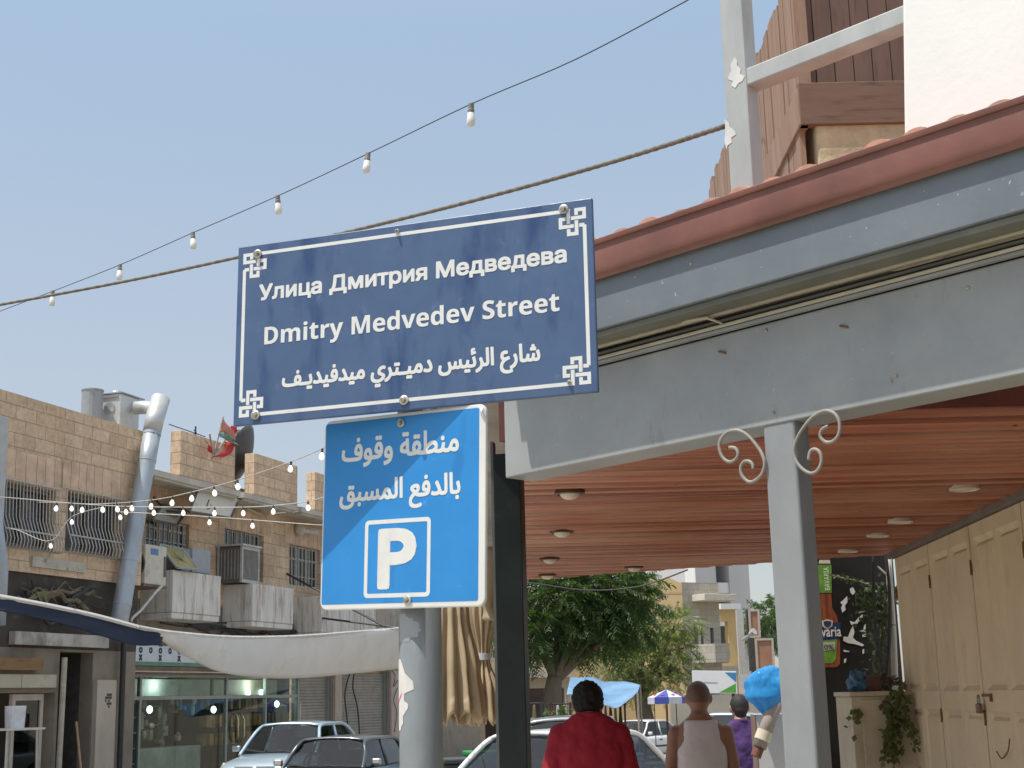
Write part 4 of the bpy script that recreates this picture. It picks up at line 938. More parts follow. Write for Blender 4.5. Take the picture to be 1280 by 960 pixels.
# roller shutters
def shutter(h, mat, nm):
    x0, x1, z0, z1 = h; vs = []; n = int((z1-z0)/.085); mb = MB(); prof = []
    for i in range(n):
        z = z0+i*.085; prof += [(z, 0), (z+.02, -.022), (z+.06, -.026), (z+.08, -.004)]
    for z, d in prof: vs += [(x0+.05, S+.2+d, z), (x1-.05, S+.2+d, z)]
    mb.add(vs, [(2*i, 2*i+1, 2*i+3, 2*i+2) for i in range(len(prof)-1)])
    q = b2.b(mb, nm, mat); b2.b(MB().box(x0, x0+.06, S+.1, S+.28, z0, z1), 'guide_rail', greym, q); b2.b(MB().box(x1-.06, x1, S+.1, S+.28, z0, z1), 'guide_rail', greym, q)
shm = M('grey_shutter', (.36,.33,.29), .55, .2, var=.15, vs=2, dirt=(.27,.24,.2), dirt_s=3)
shutter(sh[1], shm, 'roller_shutter'); shutter(sh[2], shm, 'roller_shutter')
pr = hole2((417, 838), (425, 970)); b2.b(MB().box(pr[0], pr[1], S-.06, S+.02, gz0, pr[3]), 'pier', M('pier_stone', (.5,.45,.4)))
pr = hole2((487, 838), (505, 970)); b2.b(MB().box(pr[0], pr[1]+.6, S-.06, S+.02, gz0, pr[3]), 'pier', M('pink_plaster', (.55,.46,.40), .85, var=.12, dirt=(.35,.28,.24), dirt_s=3))
for pts in ([(440, 836), (434, 852), (431, 872), (434, 900), (437, 940)], [(443, 838), (441, 860), (446, 880), (449, 910), (448, 940)], [(490, 838), (494, 845), (492, 858), (497, 850)], [(497, 860), (492, 875), (496, 890), (493, 915)]):
    w3 = [(q[0], S-.1, q[1]) for q in (L1(x, y, S-.1) for x, y in pts)]
    b2.b(MB().tube(smooth_path(w3), .022 if pts[0][0] < 480 else .012, 6), 'hanging_cable', cabm)
rnd = random.Random(21)
for k in range(7):
    xa, z1 = L1(190+rnd.uniform(0, 60), 770+rnd.uniform(-4, 14), S-.05); xb, z2 = L1(400+rnd.uniform(-60, 40), 790+rnd.uniform(-10, 8), S-.05)
    p = [(xa+(xb-xa)*i/8, S-.05-.06*rnd.random(), z1+(z2-z1)*i/8-.35*math.sin(math.pi*i/8)*rnd.random()) for i in range(9)]
    b2.b(MB().tube(smooth_path(p), rnd.choice((.02, .03)), 6), 'cable', cabm)
w3 = [(q[0], -.1, q[1]) for q in (L1(x, y, -.1) for x, y in ((203,732),(195,740),(185,752),(176,763),(166,772),(164,777)))]
b2.b(MB().tube(smooth_path(w3), .03, 6), 'white_hose', paintw)

# --- things on the second building
# shop sign board with black signs
q = hole2((155, 806), (290, 838)); zs0 = gt+.17
sg = Loc('shop_sign', 'long white shop sign with black crosses and ovals, half hidden by the pale awning', 'sign', (q[0]+q[1])/2, S-.2, zs0)
sg.b(MB().box(q[0], q[1], S-.24, S-.02, zs0, q[3]), 'panel', M('white_sign', (.62,.66,.70), .5, var=.06), bev=.01)
sg.b(MB().box(q[0], q[1], S-.262, S-.241, zs0+.003, zs0+.09), 'green_strip', M('green_strip', (.10,.24,.16), .5))
ink = M('sign_ink', (.02,.025,.04), .5)
x = q[0]+.30; k = 0
while x < q[1]-.3:
    for j, ch in enumerate(('X', '0', '=') if k % 2 == 0 else ('', '0', '')):
        if not ch: continue
        z = zs0+.11+j*.165
        ob = lettering('symbol', bold(ch) if ch.isalpha() else ch, ink, None, x-.075, x+.075, 0, top=z+.14, bottom=z, y=S-.243, wt=.014)
        ob.data.transform(Matrix.Translation(-sg.o)); ob.parent = sg.t
    x += .40; k += 1
# tilted signboards hanging off the facade
def board(name, label, pxs, y0, y1, mat, texts):
    P = [Vector((a, yy, b)) for (a, b), yy in ((L1(x, y, yy), yy) for (x, y), yy in zip(pxs, (y0, y0, y1, y1)))]
    c = sum(P, Vector())/4; o = Loc(name, label, 'signboard', c.x, c.y, min(p.z for p in P))
    u = (P[1]-P[0]); v = (P[3]-P[0]); n = u.cross(v).normalized()
    if n.y > 0: n = -n
    o.b(MB().hexa([p-n*.04 for p in P], P), 'panel', mat)
    f = MB()
    for i in range(4): f.rod(P[i]+n*.01, P[(i+1) % 4]+n*.01, .035, n=6)
    o.b(f, 'frame', M('dark_board_frame', (.10,.085,.07), .6))
    for body, a0, a1, b0, b1 in texts:
        vs, fs = text_geo(body); xs = [w[0] for w in vs]; zz = [w[1] for w in vs]
        mb = MB(); kk = 0
        for dx, dz in ((0,0), (.006,0), (0,.012), (.006,.012)):
            mb.add([P[0]+u*(a0+(a1-a0)*(X-min(xs))/(max(xs)-min(xs))+dx)+v*(b0+(b1-b0)*(max(zz)-Z)/(max(zz)-min(zz))+dz)+n*(.006+.0005*kk) for X, Z in vs], fs); kk += 1
        me = o.b(mb, 'lettering', M('board_ink', (.06,.05,.04), .7))
    f = MB().rod(P[0]+n*-.04, Vector((P[0].x, S, P[0].z+.2)), .03, n=6).rod(P[3]+n*-.04, Vector((P[3].x, S, P[3].z+.1)), .03, n=6)
    o.b(f, 'bracket', M('dark_board_frame', (.1,.1,.1)))
    return o
creamb = M('cream_signboard', (.62,.58,.48), .7, var=.12, vs=2, dirt=(.48,.44,.35), dirt_s=2.5)
board('signboard', 'large tilted cream signboard with black Arabic lettering under the roof slab', ((252,600), (304,613), (288,648), (236,640)), .25, -.05, creamb, [(arabic('سلسلة الحرة العربية'), .12, .92, .14, .34), (arabic('نسورا'), .30, .80, .52, .82)])
board('signboard', 'smaller faded cream signboard tilted over the first balcony window, left of the larger', ((203,631), (233,639), (221,657), (189,650)), .6, .4, M('faded_cream_board', (.38,.36,.30), .8, var=.15, vs=2), [(arabic('مكتب'), .2, .8, .3, .65)])
# air conditioners, metal sheets and coolers on the balconies
def ac_unit(label, xa, xb, zt_, zb_, y0, y1):
    o = Loc('air_conditioner', label, 'air conditioner', (xa+xb)/2, (y0+y1)/2, zb_)
    o.b(MB().box(xa, xb, y0, y1, zb_, zt_), 'casing', M('ivory_casing', (.56,.53,.45), .5, var=.08, dirt=(.36,.31,.24), dirt_s=4), bev=.03)
    c = (y0+y1)/2-.1; o.b(MB().lathe([(.01,-.03),(.05,-.03),(.29,-.025),(.31,-.035),(.33,-.01),(.01,-.01)], 24, (xa, c, (zb_+zt_)/2), 'X'), 'fan', M('dark_fan', (.04,.04,.04), .6))
    o.b(MB().box(xa+.2, xa+.5, y0-.006, y0+.01, zt_-.22, zt_-.08), 'label_plate', M('blue_plate', (.08,.2,.4), .5))
    o.b(MB().box(xb-.12, xb-.05, y0-.02, y0+.01, zb_+.2, zb_+.65), 'valve_cover', M('dark_valve', (.12,.11,.1), .6))
    o.b(MB().box(xa-.05, xb+.05, y0, y1+.05, zb_-.05, zb_-.004), 'shelf', M('rusty_edge', (.2,.1,.1)))
a = L1(184, 730, -.02); b = L1(209, 684, -.02)
ac_unit('ivory split air conditioner with dark fan beside the galvanised flue', a[0]-.1, b[0], b[1], a[1], -.02, .84)
ys = ((212,680), (241,686), (248,712), (221,709)); P = [L1(x, y, -.02 if i < 2 else -.1) for i, (x, y) in enumerate(ys)]
o = Loc('metal_tray', 'tilted yellow metal tray with grey rim leaning on the first balcony', 'tray', P[3][0], -.05, P[3][1])
V = [Vector((P[i][0], (.25 if i < 2 else -.1), P[i][1])) for i in range(4)]
o.b(MB().hexa([v+Vector((0,.05,0)) for v in V], V), 'tray', M('yellow_tray', (.36,.30,.10), .6, var=.2, vs=3))
f = MB()
for i in range(4): f.rod(V[i], V[(i+1) % 4], .035, n=6)
o.b(f, 'rim', greym); c = sum(V, Vector())/4; o.b(MB().rod(c+Vector((-.3,-.05,.1)), c+Vector((.25,-.07,-.12)), .025, n=6).rod(c+Vector((.1,-.05,.15)), c+Vector((.05,-.07,-.15)), .02, n=6), 'strap', greym)
q = hole((240, 676), (277, 718)); 
o = Loc('metal_box', 'plain grey metal cabinet standing on the first balcony beside the yellow tray', 'metal box', (q[0]+q[1])/2, .4, q[2])
o.b(MB().box(q[0]+.45, q[1]-.1, .25, S-.03, q[2], q[3]-.1), 'casing', M('blue_grey_sheet', (.34,.36,.38), .6, var=.08), bev=.015)
o.b(MB().box(q[0]+.05, q[0]+.44, .3, S-.05, q[2], q[3]-.15), 'door', M('darker_grey_sheet', (.24,.25,.26), .6))
a = L1(283, 725, .1); b = L1(327, 684, .1)
o = Loc('window_cooler', 'large grey slatted evaporative cooler in the middle window of the balcony building', 'cooler', (a[0]+b[0])/2, .4, a[1])
cx0, cx1, cz0, cz1 = a[0]+.75, b[0]-.1, a[1], b[1]-.05
o.b(MB().box(cx0+.02, cx1-.02, .13, S-.03, cz0+.02, cz1-.02), 'core', M('cooler_core', (.13,.125,.115), .8))
m_ = MB()
for x, y in ((cx0, .1), (cx1-.06, .1), (cx0, S-.1)): m_.box(x, x+.06, y, y+.06, cz0, cz1)
m_.box(cx0+.061, cx1-.061, .1, .16, cz1-.08, cz1-.001).box(cx0+.061, cx1-.061, .1, .16, cz0+.001, cz0+.08).box(cx0-.05, cx1+.05, .05, S, cz1+.002, cz1+.05)
o.b(m_, 'frame', M('pale_grey_frame', (.46,.46,.44), .5, .2))
m_ = MB(); n = 12
for i in range(n): x = cx0+.08+(cx1-cx0-.16)*i/n; m_.box(x, x+.025, .105, .15, cz0+.09, cz1-.09)
for i in range(6): y = .2+i*.095; m_.box(cx0+.002, cx0+.02, y, y+.03, cz0+.09, cz1-.09)
o.b(m_, 'slats', M('grey_slats', (.27,.26,.24), .6))
# dish, flags, aerial
a = L1(312, 612, .6)
o = Loc('satellite_dish', 'large dark satellite dish seen from its side on the stone parapet', 'satellite dish', a[0]-.4, .6, zs+.05)
D0 = L1(307, 582, .6); dm = M('dark_dish', (.075,.07,.068), .5, .3, var=.2)
def dish(c, r, ax):
    ax = Vector(ax).normalized(); u = ax.cross(Vector((0,0,1))).normalized(); v = u.cross(ax); mb = MB(); rings = []
    for k in range(7):
        rr = r*k/6; rings.append([c+u*rr*math.cos(t)+v*rr*1.06*math.sin(t)+ax*(rr*rr/r*.38) for t in [2*math.pi*i/28 for i in range(28)]])
    return mb.loft(rings, caps=False)
cv = Vector((D0[0], .6, D0[1]))
axd = F1.i.to_3x3() @ Vector((-.88, .06, .45))
o.b(dish(cv, .95, axd), 'reflector', dm, smooth=True, solid=.02)
o.b(MB().rod(cv, cv-axd*.3+Vector((0,0,-.4)), .04).rod(cv-axd*.1, (cv.x, .6, zs+.05), .045).rod((cv.x, .6, zs+.3), (cv.x+.5, .75, zs+.05), .03).rod((cv.x, .6, zs+.3), (cv.x+.4, .3, zs+.05), .03), 'mount', M('dark_steel', (.05,.05,.05), .5, .4))
tip = cv+axd*.95; o.b(MB().rod(cv-Vector((0,0,.85)), tip, .015, n=6).rod(cv+Vector((0,0,.85)), tip, .012, n=6).ball(tip, .06), 'feed_arm', MATS['dark_steel'])
fp = L1(269, 570, -.03)
def flag(label, base, tip_px, cloth, mat, y):
    bx, bz = L1(*base, y); tx, tz = L1(*tip_px, y-.1)
    o = Loc('flag', label, 'flag', bx, y, bz, 'flags on the parapet'); o.b(MB().rod((bx, y, bz), (tx, y-.1, tz), .022, n=6), 'flagpole', M('thin_pole', (.35,.3,.25), .6))
    for pts, m_ in zip(cloth, mat):
        A, B = pts; n = 10; vs = []; rows = 5
        pa = smooth_path([(*L1(x, yy, y-.08), 0) for x, yy in A], 4); pb2 = smooth_path([(*L1(x, yy, y-.08), 0) for x, yy in B], 4); n = min(len(pa), len(pb2))
        for j in range(rows+1):
            for i in range(n):
                p = pa[i].lerp(pb2[i], j/rows); vs.append((p.x, y-.08+.03*math.sin(i*.6+j*.8), p.y))
        o.b(MB().add(vs, [(j*n+i, j*n+i+1, (j+1)*n+i+1, (j+1)*n+i) for j in range(rows) for i in range(n-1)]), 'cloth', m_, smooth=True, solid=.006)
sal, gre, red, wht = M('faded_salmon_cloth', (.52,.22,.17), .8, var=.1), M('faded_green_cloth', (.13,.28,.22), .8, var=.1), M('red_cloth', (.55,.025,.04), .75, var=.15), M('white_cloth', (.7,.68,.65), .8)
flag('salmon and green triangular flag flying above the stone parapet', (268, 566), (279, 521), [(((279,521),(284,529),(290,538),(295,543)), ((274,541),(280,541),(287,546),(293,551))), (((274,542),(280,541),(287,546),(293,550)), ((273,546),(281,549),(289,553),(297,557)))], [sal, gre], -.05)
flag('drooping red flag curling under the salmon one on the parapet', (264, 574), (284, 546), [(((266,571),(275,568),(284,562),(291,550)), ((270,571),(280,571),(290,566),(292,552))), (((281,551),(285,552),(288,554),(291,556)), ((283,557),(286,559),(289,559),(292,558)))], [red, M('bright_red_cloth', (.7,.06,.05), .75)], .0)
flag('small red flag on a leaning stick, leftmost of the parapet flags', (266, 568), (262, 542), [(((257,550),(260,554),(263,560),(266,566)), ((258,553),(260,559),(262,565),(266,567)))], [red], -.1)
flag('red flag half hidden behind the street sign corner', (271, 568), (299, 537), [(((289,532),(292,532),(295,533),(297,534)), ((291,541),(293,543),(295,543),(297,541)))], [red], .05)
a = L1(244, 556, 2.2)
o = Loc('roof_aerial', 'thin old television aerial on the roof behind the parapet', 'aerial', a[0], 2.2, zs+.05)
m_ = MB().rod((a[0], 2.2, zs+.05), (a[0], 2.2, a[1]+.5), .025, n=6); 
for k in range(6): m_.rod((a[0]-.25, 2.2-.1, a[1]-.1+k*.09), (a[0]+.25, 2.2+.1, a[1]-.1+k*.09), .012, n=5)
m_.rod((a[0]-1.3, 2.2, a[1]+.33), (a[0]+.5, 2.2, a[1]+.3), .014, n=5); o.b(m_, 'aerial', MATS['dark_steel'])
# round wall ornament / lamp cluster by the far window
a = L1(374, 662, S-.1); o = Loc('wall_lamp', 'white ball shaped lamp cluster on the wall above the far window', 'lamp', a[0], S-.1, a[1]-.2)
o.b(MB().ball((a[0], S-.12, a[1]), .18, .15, .2), 'globe', M('dusty_globe', (.5,.47,.38), .4, var=.3, vs=9), smooth=True); o.b(MB().rod((a[0], S-.1, a[1]), (a[0]+.7, S-.3, a[1]-.02), .05, .09), 'arm', paintw)
a = L1(320, 640, S-.1); o = Loc('wall_tube_lamp', 'short pale tube lamp fixed to the pink stone between the windows', 'lamp', a[0], S-.1, a[1])
o.b(MB().rod((a[0]-.45, S-.08, a[1]+.05), (a[0]+.45, S-.08, a[1]-.06), .045), 'tube', M('cream_tube', (.5,.45,.33), .5)); o.b(MB().box(a[0]-.03, a[0]+.03, S-.08, S-.001, a[1]-.03, a[1]+.03), 'bracket', greym)

# --- awnings stretched over the pavement
def cloth(name, label, top, bot, y0, y1, mat, sag=.0, solid=.012):
    """sheet between two pixel-fitted edges lying on two lines of the facade frame"""
    A = smooth_path([(lambda q: (q[0], y0, q[1]))(L1(x, y, y0)) for x, y in top], 8); B = smooth_path([(lambda q: (q[0], y1, q[1]))(L1(x, y, y1)) for x, y in bot], 8)
    n = min(len(A), len(B)); rows = 10; vs = []
    for j in range(rows+1):
        for i in range(n):
            t = j/rows; p = A[i].lerp(B[i], t); wv = noise.noise(Vector((i*.13, t*.8, 3)))*.06+.035*noise.noise(Vector((i*.35+t*2.2, t*1.2-i*.1, 7)))+.022*math.sin(i*.75+t*5)*max(0, 1-i/16)
            vs.append((p.x, p.y+wv-sag*math.sin(math.pi*t), p.z-.02*math.sin(math.pi*t)))
    c = Vector((A[n//2].x, A[n//2].y, min(p.z for p in B)))
    o = Loc(name, label, 'awning', *c)
    o.b(MB().add(vs, [(j*n+i, j*n+i+1, (j+1)*n+i+1, (j+1)*n+i) for j in range(rows) for i in range(n-1)]), 'cloth', mat, smooth=True, solid=solid)
    return o, A, B
canv = M('pale_canvas', (.74,.70,.65), .9, var=.06, vs=1.5, dirt=(.62,.58,.52), dirt_s=1.6)
navy = M('navy_canvas', (.012,.018,.045), .8, var=.15)
o, A, B = cloth('awning', 'navy blue awning strip over the cafe at far left', ((-60,737),(0,746),(60,757),(120,770),(180,786),(206,792)), ((-60,752),(0,764),(60,775),(110,790),(165,806),(200,806)), -2.4, -2.5, navy)
o.b(MB().tube(A, .045, 6), 'pale_hem', canv); o.b(MB().tube([A[0], Vector((A[0].x, 0, A[0].z+.3))], .02, 6), 'stay', greym)
o, A, B = cloth('awning', 'long pale canvas awning sagging across the shop fronts', ((172,783),(215,790),(290,796),(370,795),(440,790),(500,785)), ((206,803),(240,825),(290,843),(360,848),(430,843),(500,836)), -2.45, -2.2, canv, sag=.06)
o.b(MB().tube(A, .03, 6), 'hem', M('bright_canvas', (.72,.69,.64), .9))
o.b(MB().tube([A[-1], Vector((A[-1].x+.4, S, A[-1].z+.5))], .03, 6).tube([A[-1]+Vector((-1,0,0)), Vector((A[-1].x-.2, S, A[-1].z+1.6))], .03, 6), 'stay', MATS['dark_steel'])
# cafe table with a cup, broom
a = L1(8, 946, -1.2); p = F1.m @ Vector((a[0], -1.2, 0))
t = thing('cafe_table', 'small white folding table outside the cafe at far left', 'table', (p.x, p.y, gz(p.y)+.14), F1.rz)
zt_ = a[1]-(gz(p.y)+.14)
MB().lathe([(.01, zt_-.03), (.62, zt_-.03), (.63, zt_), (.01, zt_)], 28).build('tabletop', paintw, t)
for x, y in ((.4,.3), (-.4,.3), (.4,-.3), (-.4,-.3)): MB().rod((x, y, zt_-.03), (x*1.1, y*1.1, 0), .02, n=8).build('leg', alum, t)
tag(MB().lathe([(.01,0),(.16,0),(.18,.38),(.17,.38),(.15,.02),(.01,.02)], 20, (p.x+.15, p.y-.1, gz(p.y)+.14+zt_)).build('bucket', M('white_plastic', (.68,.68,.7), .4)), 'white plastic tub standing on the cafe table', 'tub')
a = L1(98, 940, -.15); p = F1.m @ Vector((a[0], -.3, gz0)); b = F1.m @ Vector((*[L1(92, 902, -.02)[0]], -.08, L1(92, 902, -.02)[1]))
o = thing('broom', 'wooden handled broom leaning in the dark cafe passage', 'broom', (p.x, p.y, gz(p.y)+.14))
MB().rod((0,0,.25), b-Vector(o.location), .025, n=8).build('handle', M('broom_wood', (.42,.28,.16), .6), o); MB().hexa([(-.2,-.04,0),(.2,-.04,0),(.2,.04,0),(-.2,.04,0)], [(-.12,-.03,.3),(.12,-.03,.3),(.12,.03,.3),(-.12,.03,.3)]).build('bristles', M('bristle', (.3,.24,.15), .9), o)
# ------------------------------------------------------------------ right: panelled shutters, cabinet, advertising panel
beige = M('beige_shutter_paint', (.62,.50,.335), .55, var=.1, vs=2, stretch=(1,1,.5), dirt=(.46,.34,.20), dirt_s=3, dirt_lo=.55, bmp=.08)
WT = math.atan(.05); wo = Vector((wx(9.55), 9.55, 0)); WF = Frame(wo, -math.pi/2+WT)   # local x runs towards the camera, -y into the passage... 
# local frame: x along the wall from its far end towards the viewer, outward face at y = 0 facing the walkway
WF.m = Matrix(((math.sin(-WT)*1.0, math.cos(WT), 0, wo.x), (-math.cos(WT), math.sin(-WT), 0, wo.y), (0, 0, 1, 0), (0, 0, 0, 1))); WF.rz = math.atan2(WF.m[1][0], WF.m[0][0]); WF.i = WF.m.inverted()
LW = lambda x, y: WF.L(x, y, 0)
fd = thing('folding_shutters', 'row of closed beige panelled folding shutters under the canopy ceiling', 'shutters', wo, WF.rz)
RT = WF.i @ Vector((wx(8), 8, 0))
MB().box(-.02, 5.0, .06, .30, -.2, CZ-.002).build('wall', M('beige_wall', (.42,.36,.28), .85, var=.1), fd)
MB().box(5.003, 13.0, .06, .30, -.2, 2.70).build('wall', M('bounce_cut_wall', (.13,.10,.075), .85, var=.2), fd)  # unseen wall extension, coloured dark to cut bounce onto the column
MB().box(-.05, 5.0, -.035, .055, CZ-.05, CZ-.006).build('top_rail', M('rail_shadow_grey', (.16,.13,.11), .7), fd, bev=.004)
lw = .95; x = .03; k = 0; hm = rustm
zmr = LW(1180, 868)[1]
def panel_ring(mb, x0, x1, z0, z1, d=.024, b=.028):
    """a raised-and-sunk panel: bevelled step down and a flat field"""
    o = [(x0,z0),(x1,z0),(x1,z1),(x0,z1)]; i = [(x0+b,z0+b),(x1-b,z0+b),(x1-b,z1-b),(x0+b,z1-b)]
    vs = [(u, 0, v) for u, v in o]+[(u, d, v) for u, v in i]+[(u+(b*.7 if u < (x0+x1)/2 else -b*.7), d*.2, v+(b*.7 if v < (z0+z1)/2 else -b*.7)) for u, v in i]
    return mb.add(vs, [(0,1,5,4),(1,2,6,5),(2,3,7,6),(3,0,4,7),(4,5,9,8),(5,6,10,9),(6,7,11,10),(7,4,8,11),(8,9,10,11)])
while x < 4.9:
    rows = [(.12, .95), (1.06, zmr-.085), (zmr+.02, CZ-.13)]
    cols_ = [(x+.06, x+lw/2-.03), (x+lw/2+.03, x+lw-.06)]
    holes = [(a_, b_, c_, d_) for a_, b_ in cols_ for c_, d_ in rows]
    mb = MB().wall(x, x+lw-.014, .01, CZ-.055, 0, .05, holes)
    for h in holes: panel_ring(mb, *h)
    lf = mb.build('door_leaf', beige, fd)
    for z in (CZ-.28, zmr-.12, .5):
        MB().tube([(x-.002, -.006, z-.04), (x-.002, -.006, z+.04)], .006, 8).box(x-.012, x+.010, -.003, -.001, z-.025, z+.025).build('hinge', hm, lf)
    x += lw; k += 1
q = LW(1230, 872)
pl_ = thing('padlock', 'old brass padlock hanging on the beige shutters', 'padlock', WF.m @ Vector((q[0], -.03, q[1]-.05)), WF.rz)
MB().box(-.028, .028, -.012, .012, -.03, .02).build('body', M('old_brass', (.22,.15,.09), .5, .6, var=.3, vs=40), pl_, bev=.004)
MB().tube(smooth_path([(-.018,0,.018),(-.018,0,.05),(-.01,0,.062),(.01,0,.062),(.018,0,.05),(.018,0,.018)]), .0045, 8).build('shackle', M('dull_steel', (.3,.28,.25), .4, .7), pl_, smooth=True)
MB().box(-.01, .16, .02, .032, .055, .068).box(.15, .166, .016, .034, .03, .07).build('hasp', rustm, pl_)
q = LW(1255, 945)
MB().tube(smooth_path([(WF.i @ Vector((wx(7.3), 7.3, 0))).to_tuple()] if False else [(q[0]-.05, -.02, q[1]+.02), (q[0]+.05, -.025, q[1]-.01), (q[0]+.15, -.02, q[1]+.03), (q[0]+.2, -.02, q[1]+.09)]), .004, 6).build('chain', rustm, fd)
# solid end wall beyond the shutters
# cabinet
ca = atY(1063, 865, 9.35); cb2 = atY(1143, 862, 9.35)
cbn = thing('cabinet', 'grimy cream metal cabinet with a trailing plant, at the end of the beige shutters', 'cabinet', ((ca.x+cb2.x)/2, 9.55, gz(9.5)))
cwm = M('cream_cabinet', (.50,.43,.32), .5, var=.12, vs=3, dirt=(.30,.24,.16), dirt_s=4)
hwid = (cb2.x-ca.x)/2; ch = 1.6+(ca.z-1.6)-gz(9.5)
MB().box(-hwid, hwid, -.2, .25, 0, ch-.03).build('body', cwm, cbn, bev=.006)
MB().box(-hwid+.06, hwid-.18, -.214, -.201, .1, ch-.05).build('door', cwm, cbn, bev=.004)
MB().box(hwid-.17, hwid-.01, -.212, -.201, .1, ch-.05).build('door', cwm, cbn, bev=.004)
MB().box(-hwid-.012, hwid+.004, -.22, .25, ch-.029, ch).build('top', cwm, cbn, bev=.004)
# trailing plant and leafy bush behind
leafA = M_leaf('trailing_leaf', (.05,.075,.02), (.12,.14,.045)); leafD = M_leaf('shade_leaf', (.03,.05,.02), (.06,.08,.03))
def leaf(mb, c, d, n, l, w_):
    d = d.normalized(); s_ = d.cross(n).normalized()
    return mb.add([c, c+d*l*.45+s_*w_-n*.1*l, c+d*l, c+d*l*.45-s_*w_-n*.1*l], [(0,1,2),(0,2,3)])
def rv(r): return Vector((r.gauss(0,1), r.gauss(0,1), r.gauss(0,1))).normalized()
tp = thing('trailing_plant', 'leafy plant trailing down the front of the cream cabinet', 'plant', (ca.x+.22, 9.3, 1.45))
rnd = random.Random(3); st = MB(); lf = MB()
for k in range(9):
    p = Vector((rnd.uniform(-.03, .12), rnd.uniform(-.05, 0), rnd.uniform(.02, .2))); pts = [p.copy()]
    for i in range(9):
        p = p+Vector((rnd.gauss(0, .018), rnd.gauss(-.003, .006), -rnd.uniform(.03, .055))); pts.append(p.copy())
        for j in range(4): leaf(lf, p+rv(rnd)*.02, rv(rnd)+Vector((0,-.4,-.6)), Vector((0,-1,.3)), rnd.uniform(.03,.055), rnd.uniform(.01,.018))
    st.tube(pts, .003, 4)
for k in range(14): leaf(lf, Vector((-.22+rnd.gauss(0,.03), 0, -.02+rnd.gauss(0,.05))), rv(rnd), Vector((0,-1,.2)), .05, .018)
st.build('stems', M('green_stem', (.12,.13,.05), .7), tp); lf.build('leaves', leafA, tp)
# advertising panel with the bottle
ap0 = atY(1012, 705, 10.4); ap1 = atY(1112, 700, 10.4)
ad = thing('advertising_panel', 'black advertising panel showing a brown beer bottle with green and blue labels', 'panel', ((ap0.x+ap1.x)/2, 10.42, gz(10.4)))
AF = Frame(ad.location, 0); LA = lambda x, y: AF.L(x, y, 0)
xa0, xa1 = LA(1005, 700)[0], LA(1116, 700)[0]
MB().box(xa0, xa1, 0, .06, .02, 2.75).build('board', M('black_board', (.012,.011,.01), .35, var=.3), ad)
def flat(pts, y, nm, mat, par=ad, LL=None): 
    q = [(LL or LA)(x, yy) for x, yy in pts]; return MB().prism(q, y, y+.0015, lambda u, v, t: (u, t, v)).build(nm, mat, par)
flat([(1025,742),(1039,742),(1040,760),(1046,770),(1050,790),(1050,830),(1046,834),(1021,834),(1018,830),(1018,790),(1020,770),(1025,760)], -.004, 'bottle_picture', M('amber_print', (.22,.06,.025), .3, var=.5, vs=9, stretch=(4,1,.6)), ad)
flat([(1022,706),(1039,706),(1039.5,741),(1024,741)], -.006, 'neck_label', M('green_print', (.13,.27,.04), .4, var=.3, vs=20), ad)
flat([(1024,700),(1037,700),(1038,704.5),(1023,704.5)], -.006, 'bottle_top', M('pale_print', (.6,.5,.42), .4), ad)
flat([(1016,778),(1051,778),(1050,799),(1017,801)], -.006, 'blue_label', M('navy_print', (.02,.035,.10), .4), ad)
flat([(1018,802),(1046,799),(1045,824),(1040,829),(1018,829)], -.006, 'green_label', M('green_print', (.13,.27,.04)), ad)
flat([(1019,804),(1044,802),(1043,812),(1019,815)], -.0075, 'silver_label', M('silver_print', (.42,.42,.38), .4), ad)
flat([(1027,776),(1034,774),(1041,776),(1040,783),(1034,787),(1028,783)], -.0075, 'crest', M('cream_print', (.55,.5,.38), .4), ad)
flat([(1029,777),(1034,776),(1039,777),(1038,782),(1034,785),(1030,782)], -.009, 'crest_field', M('navy_print', (.02,.03,.1)), ad)
def txt(body, x0, x1, yt, yb, mat, nm='lettering'): 
    a_, b_ = LA(x0, yt), LA(x1, yb); return lettering(nm, body, mat, ad, a_[0], b_[0], 0, top=a_[1], bottom=b_[1], y=-.009, wt=.001)
txt('Bavaria', 1014, 1051.5, 783.5, 795.5, M('white_print', (.7,.68,.64), .4))
txt('0.0%', 1022, 1042, 806, 812, M('dark_print', (.06,.07,.05), .5))
vs, fs = text_geo(bold('BAVARIA')); xs = [v[0] for v in vs]; a_, b_ = LA(1030, 738), LA(1036, 709)
mb = MB().add([(a_[0]+(.07-v[1]*.085)*.6, -.008, a_[1]+(b_[1]-a_[1])*(v[0]-min(xs))/(max(xs)-min(xs))) for v in vs], fs); mb.build('lettering', M('pale_green_print', (.55,.65,.4), .4), ad)
# the white figure marks: ragged strokes of white paint
whp = M('white_stroke', (.58,.56,.52), .6)
for pts in ([(1062,736),(1066,734),(1069,740),(1066,744),(1063,741)], [(1057,747),(1059,745),(1059,753),(1056,757),(1057,762),(1053,766),(1051,760),(1053,756),(1050,753),(1053,751)], [(1062,776),(1068,778),(1073,772),(1078,768),(1078,774),(1073,777),(1070,782),(1064,781)], [(1066,782),(1068,790),(1066,797),(1070,801),(1080,806),(1078,808),(1068,805),(1060,804),(1054,801),(1054,796),(1060,796),(1063,788)], [(1080,782),(1082,780),(1082,787),(1079,787)], [(1078,793),(1083,792),(1082,796),(1078,796)], [(1054,812),(1062,814),(1061,815),(1055,815)], [(1078,812),(1080,811),(1080,817),(1078,817)], [(1055,824),(1058,823),(1057,828),(1055,829)]):
    flat(pts, -.005, 'white_mark', whp)
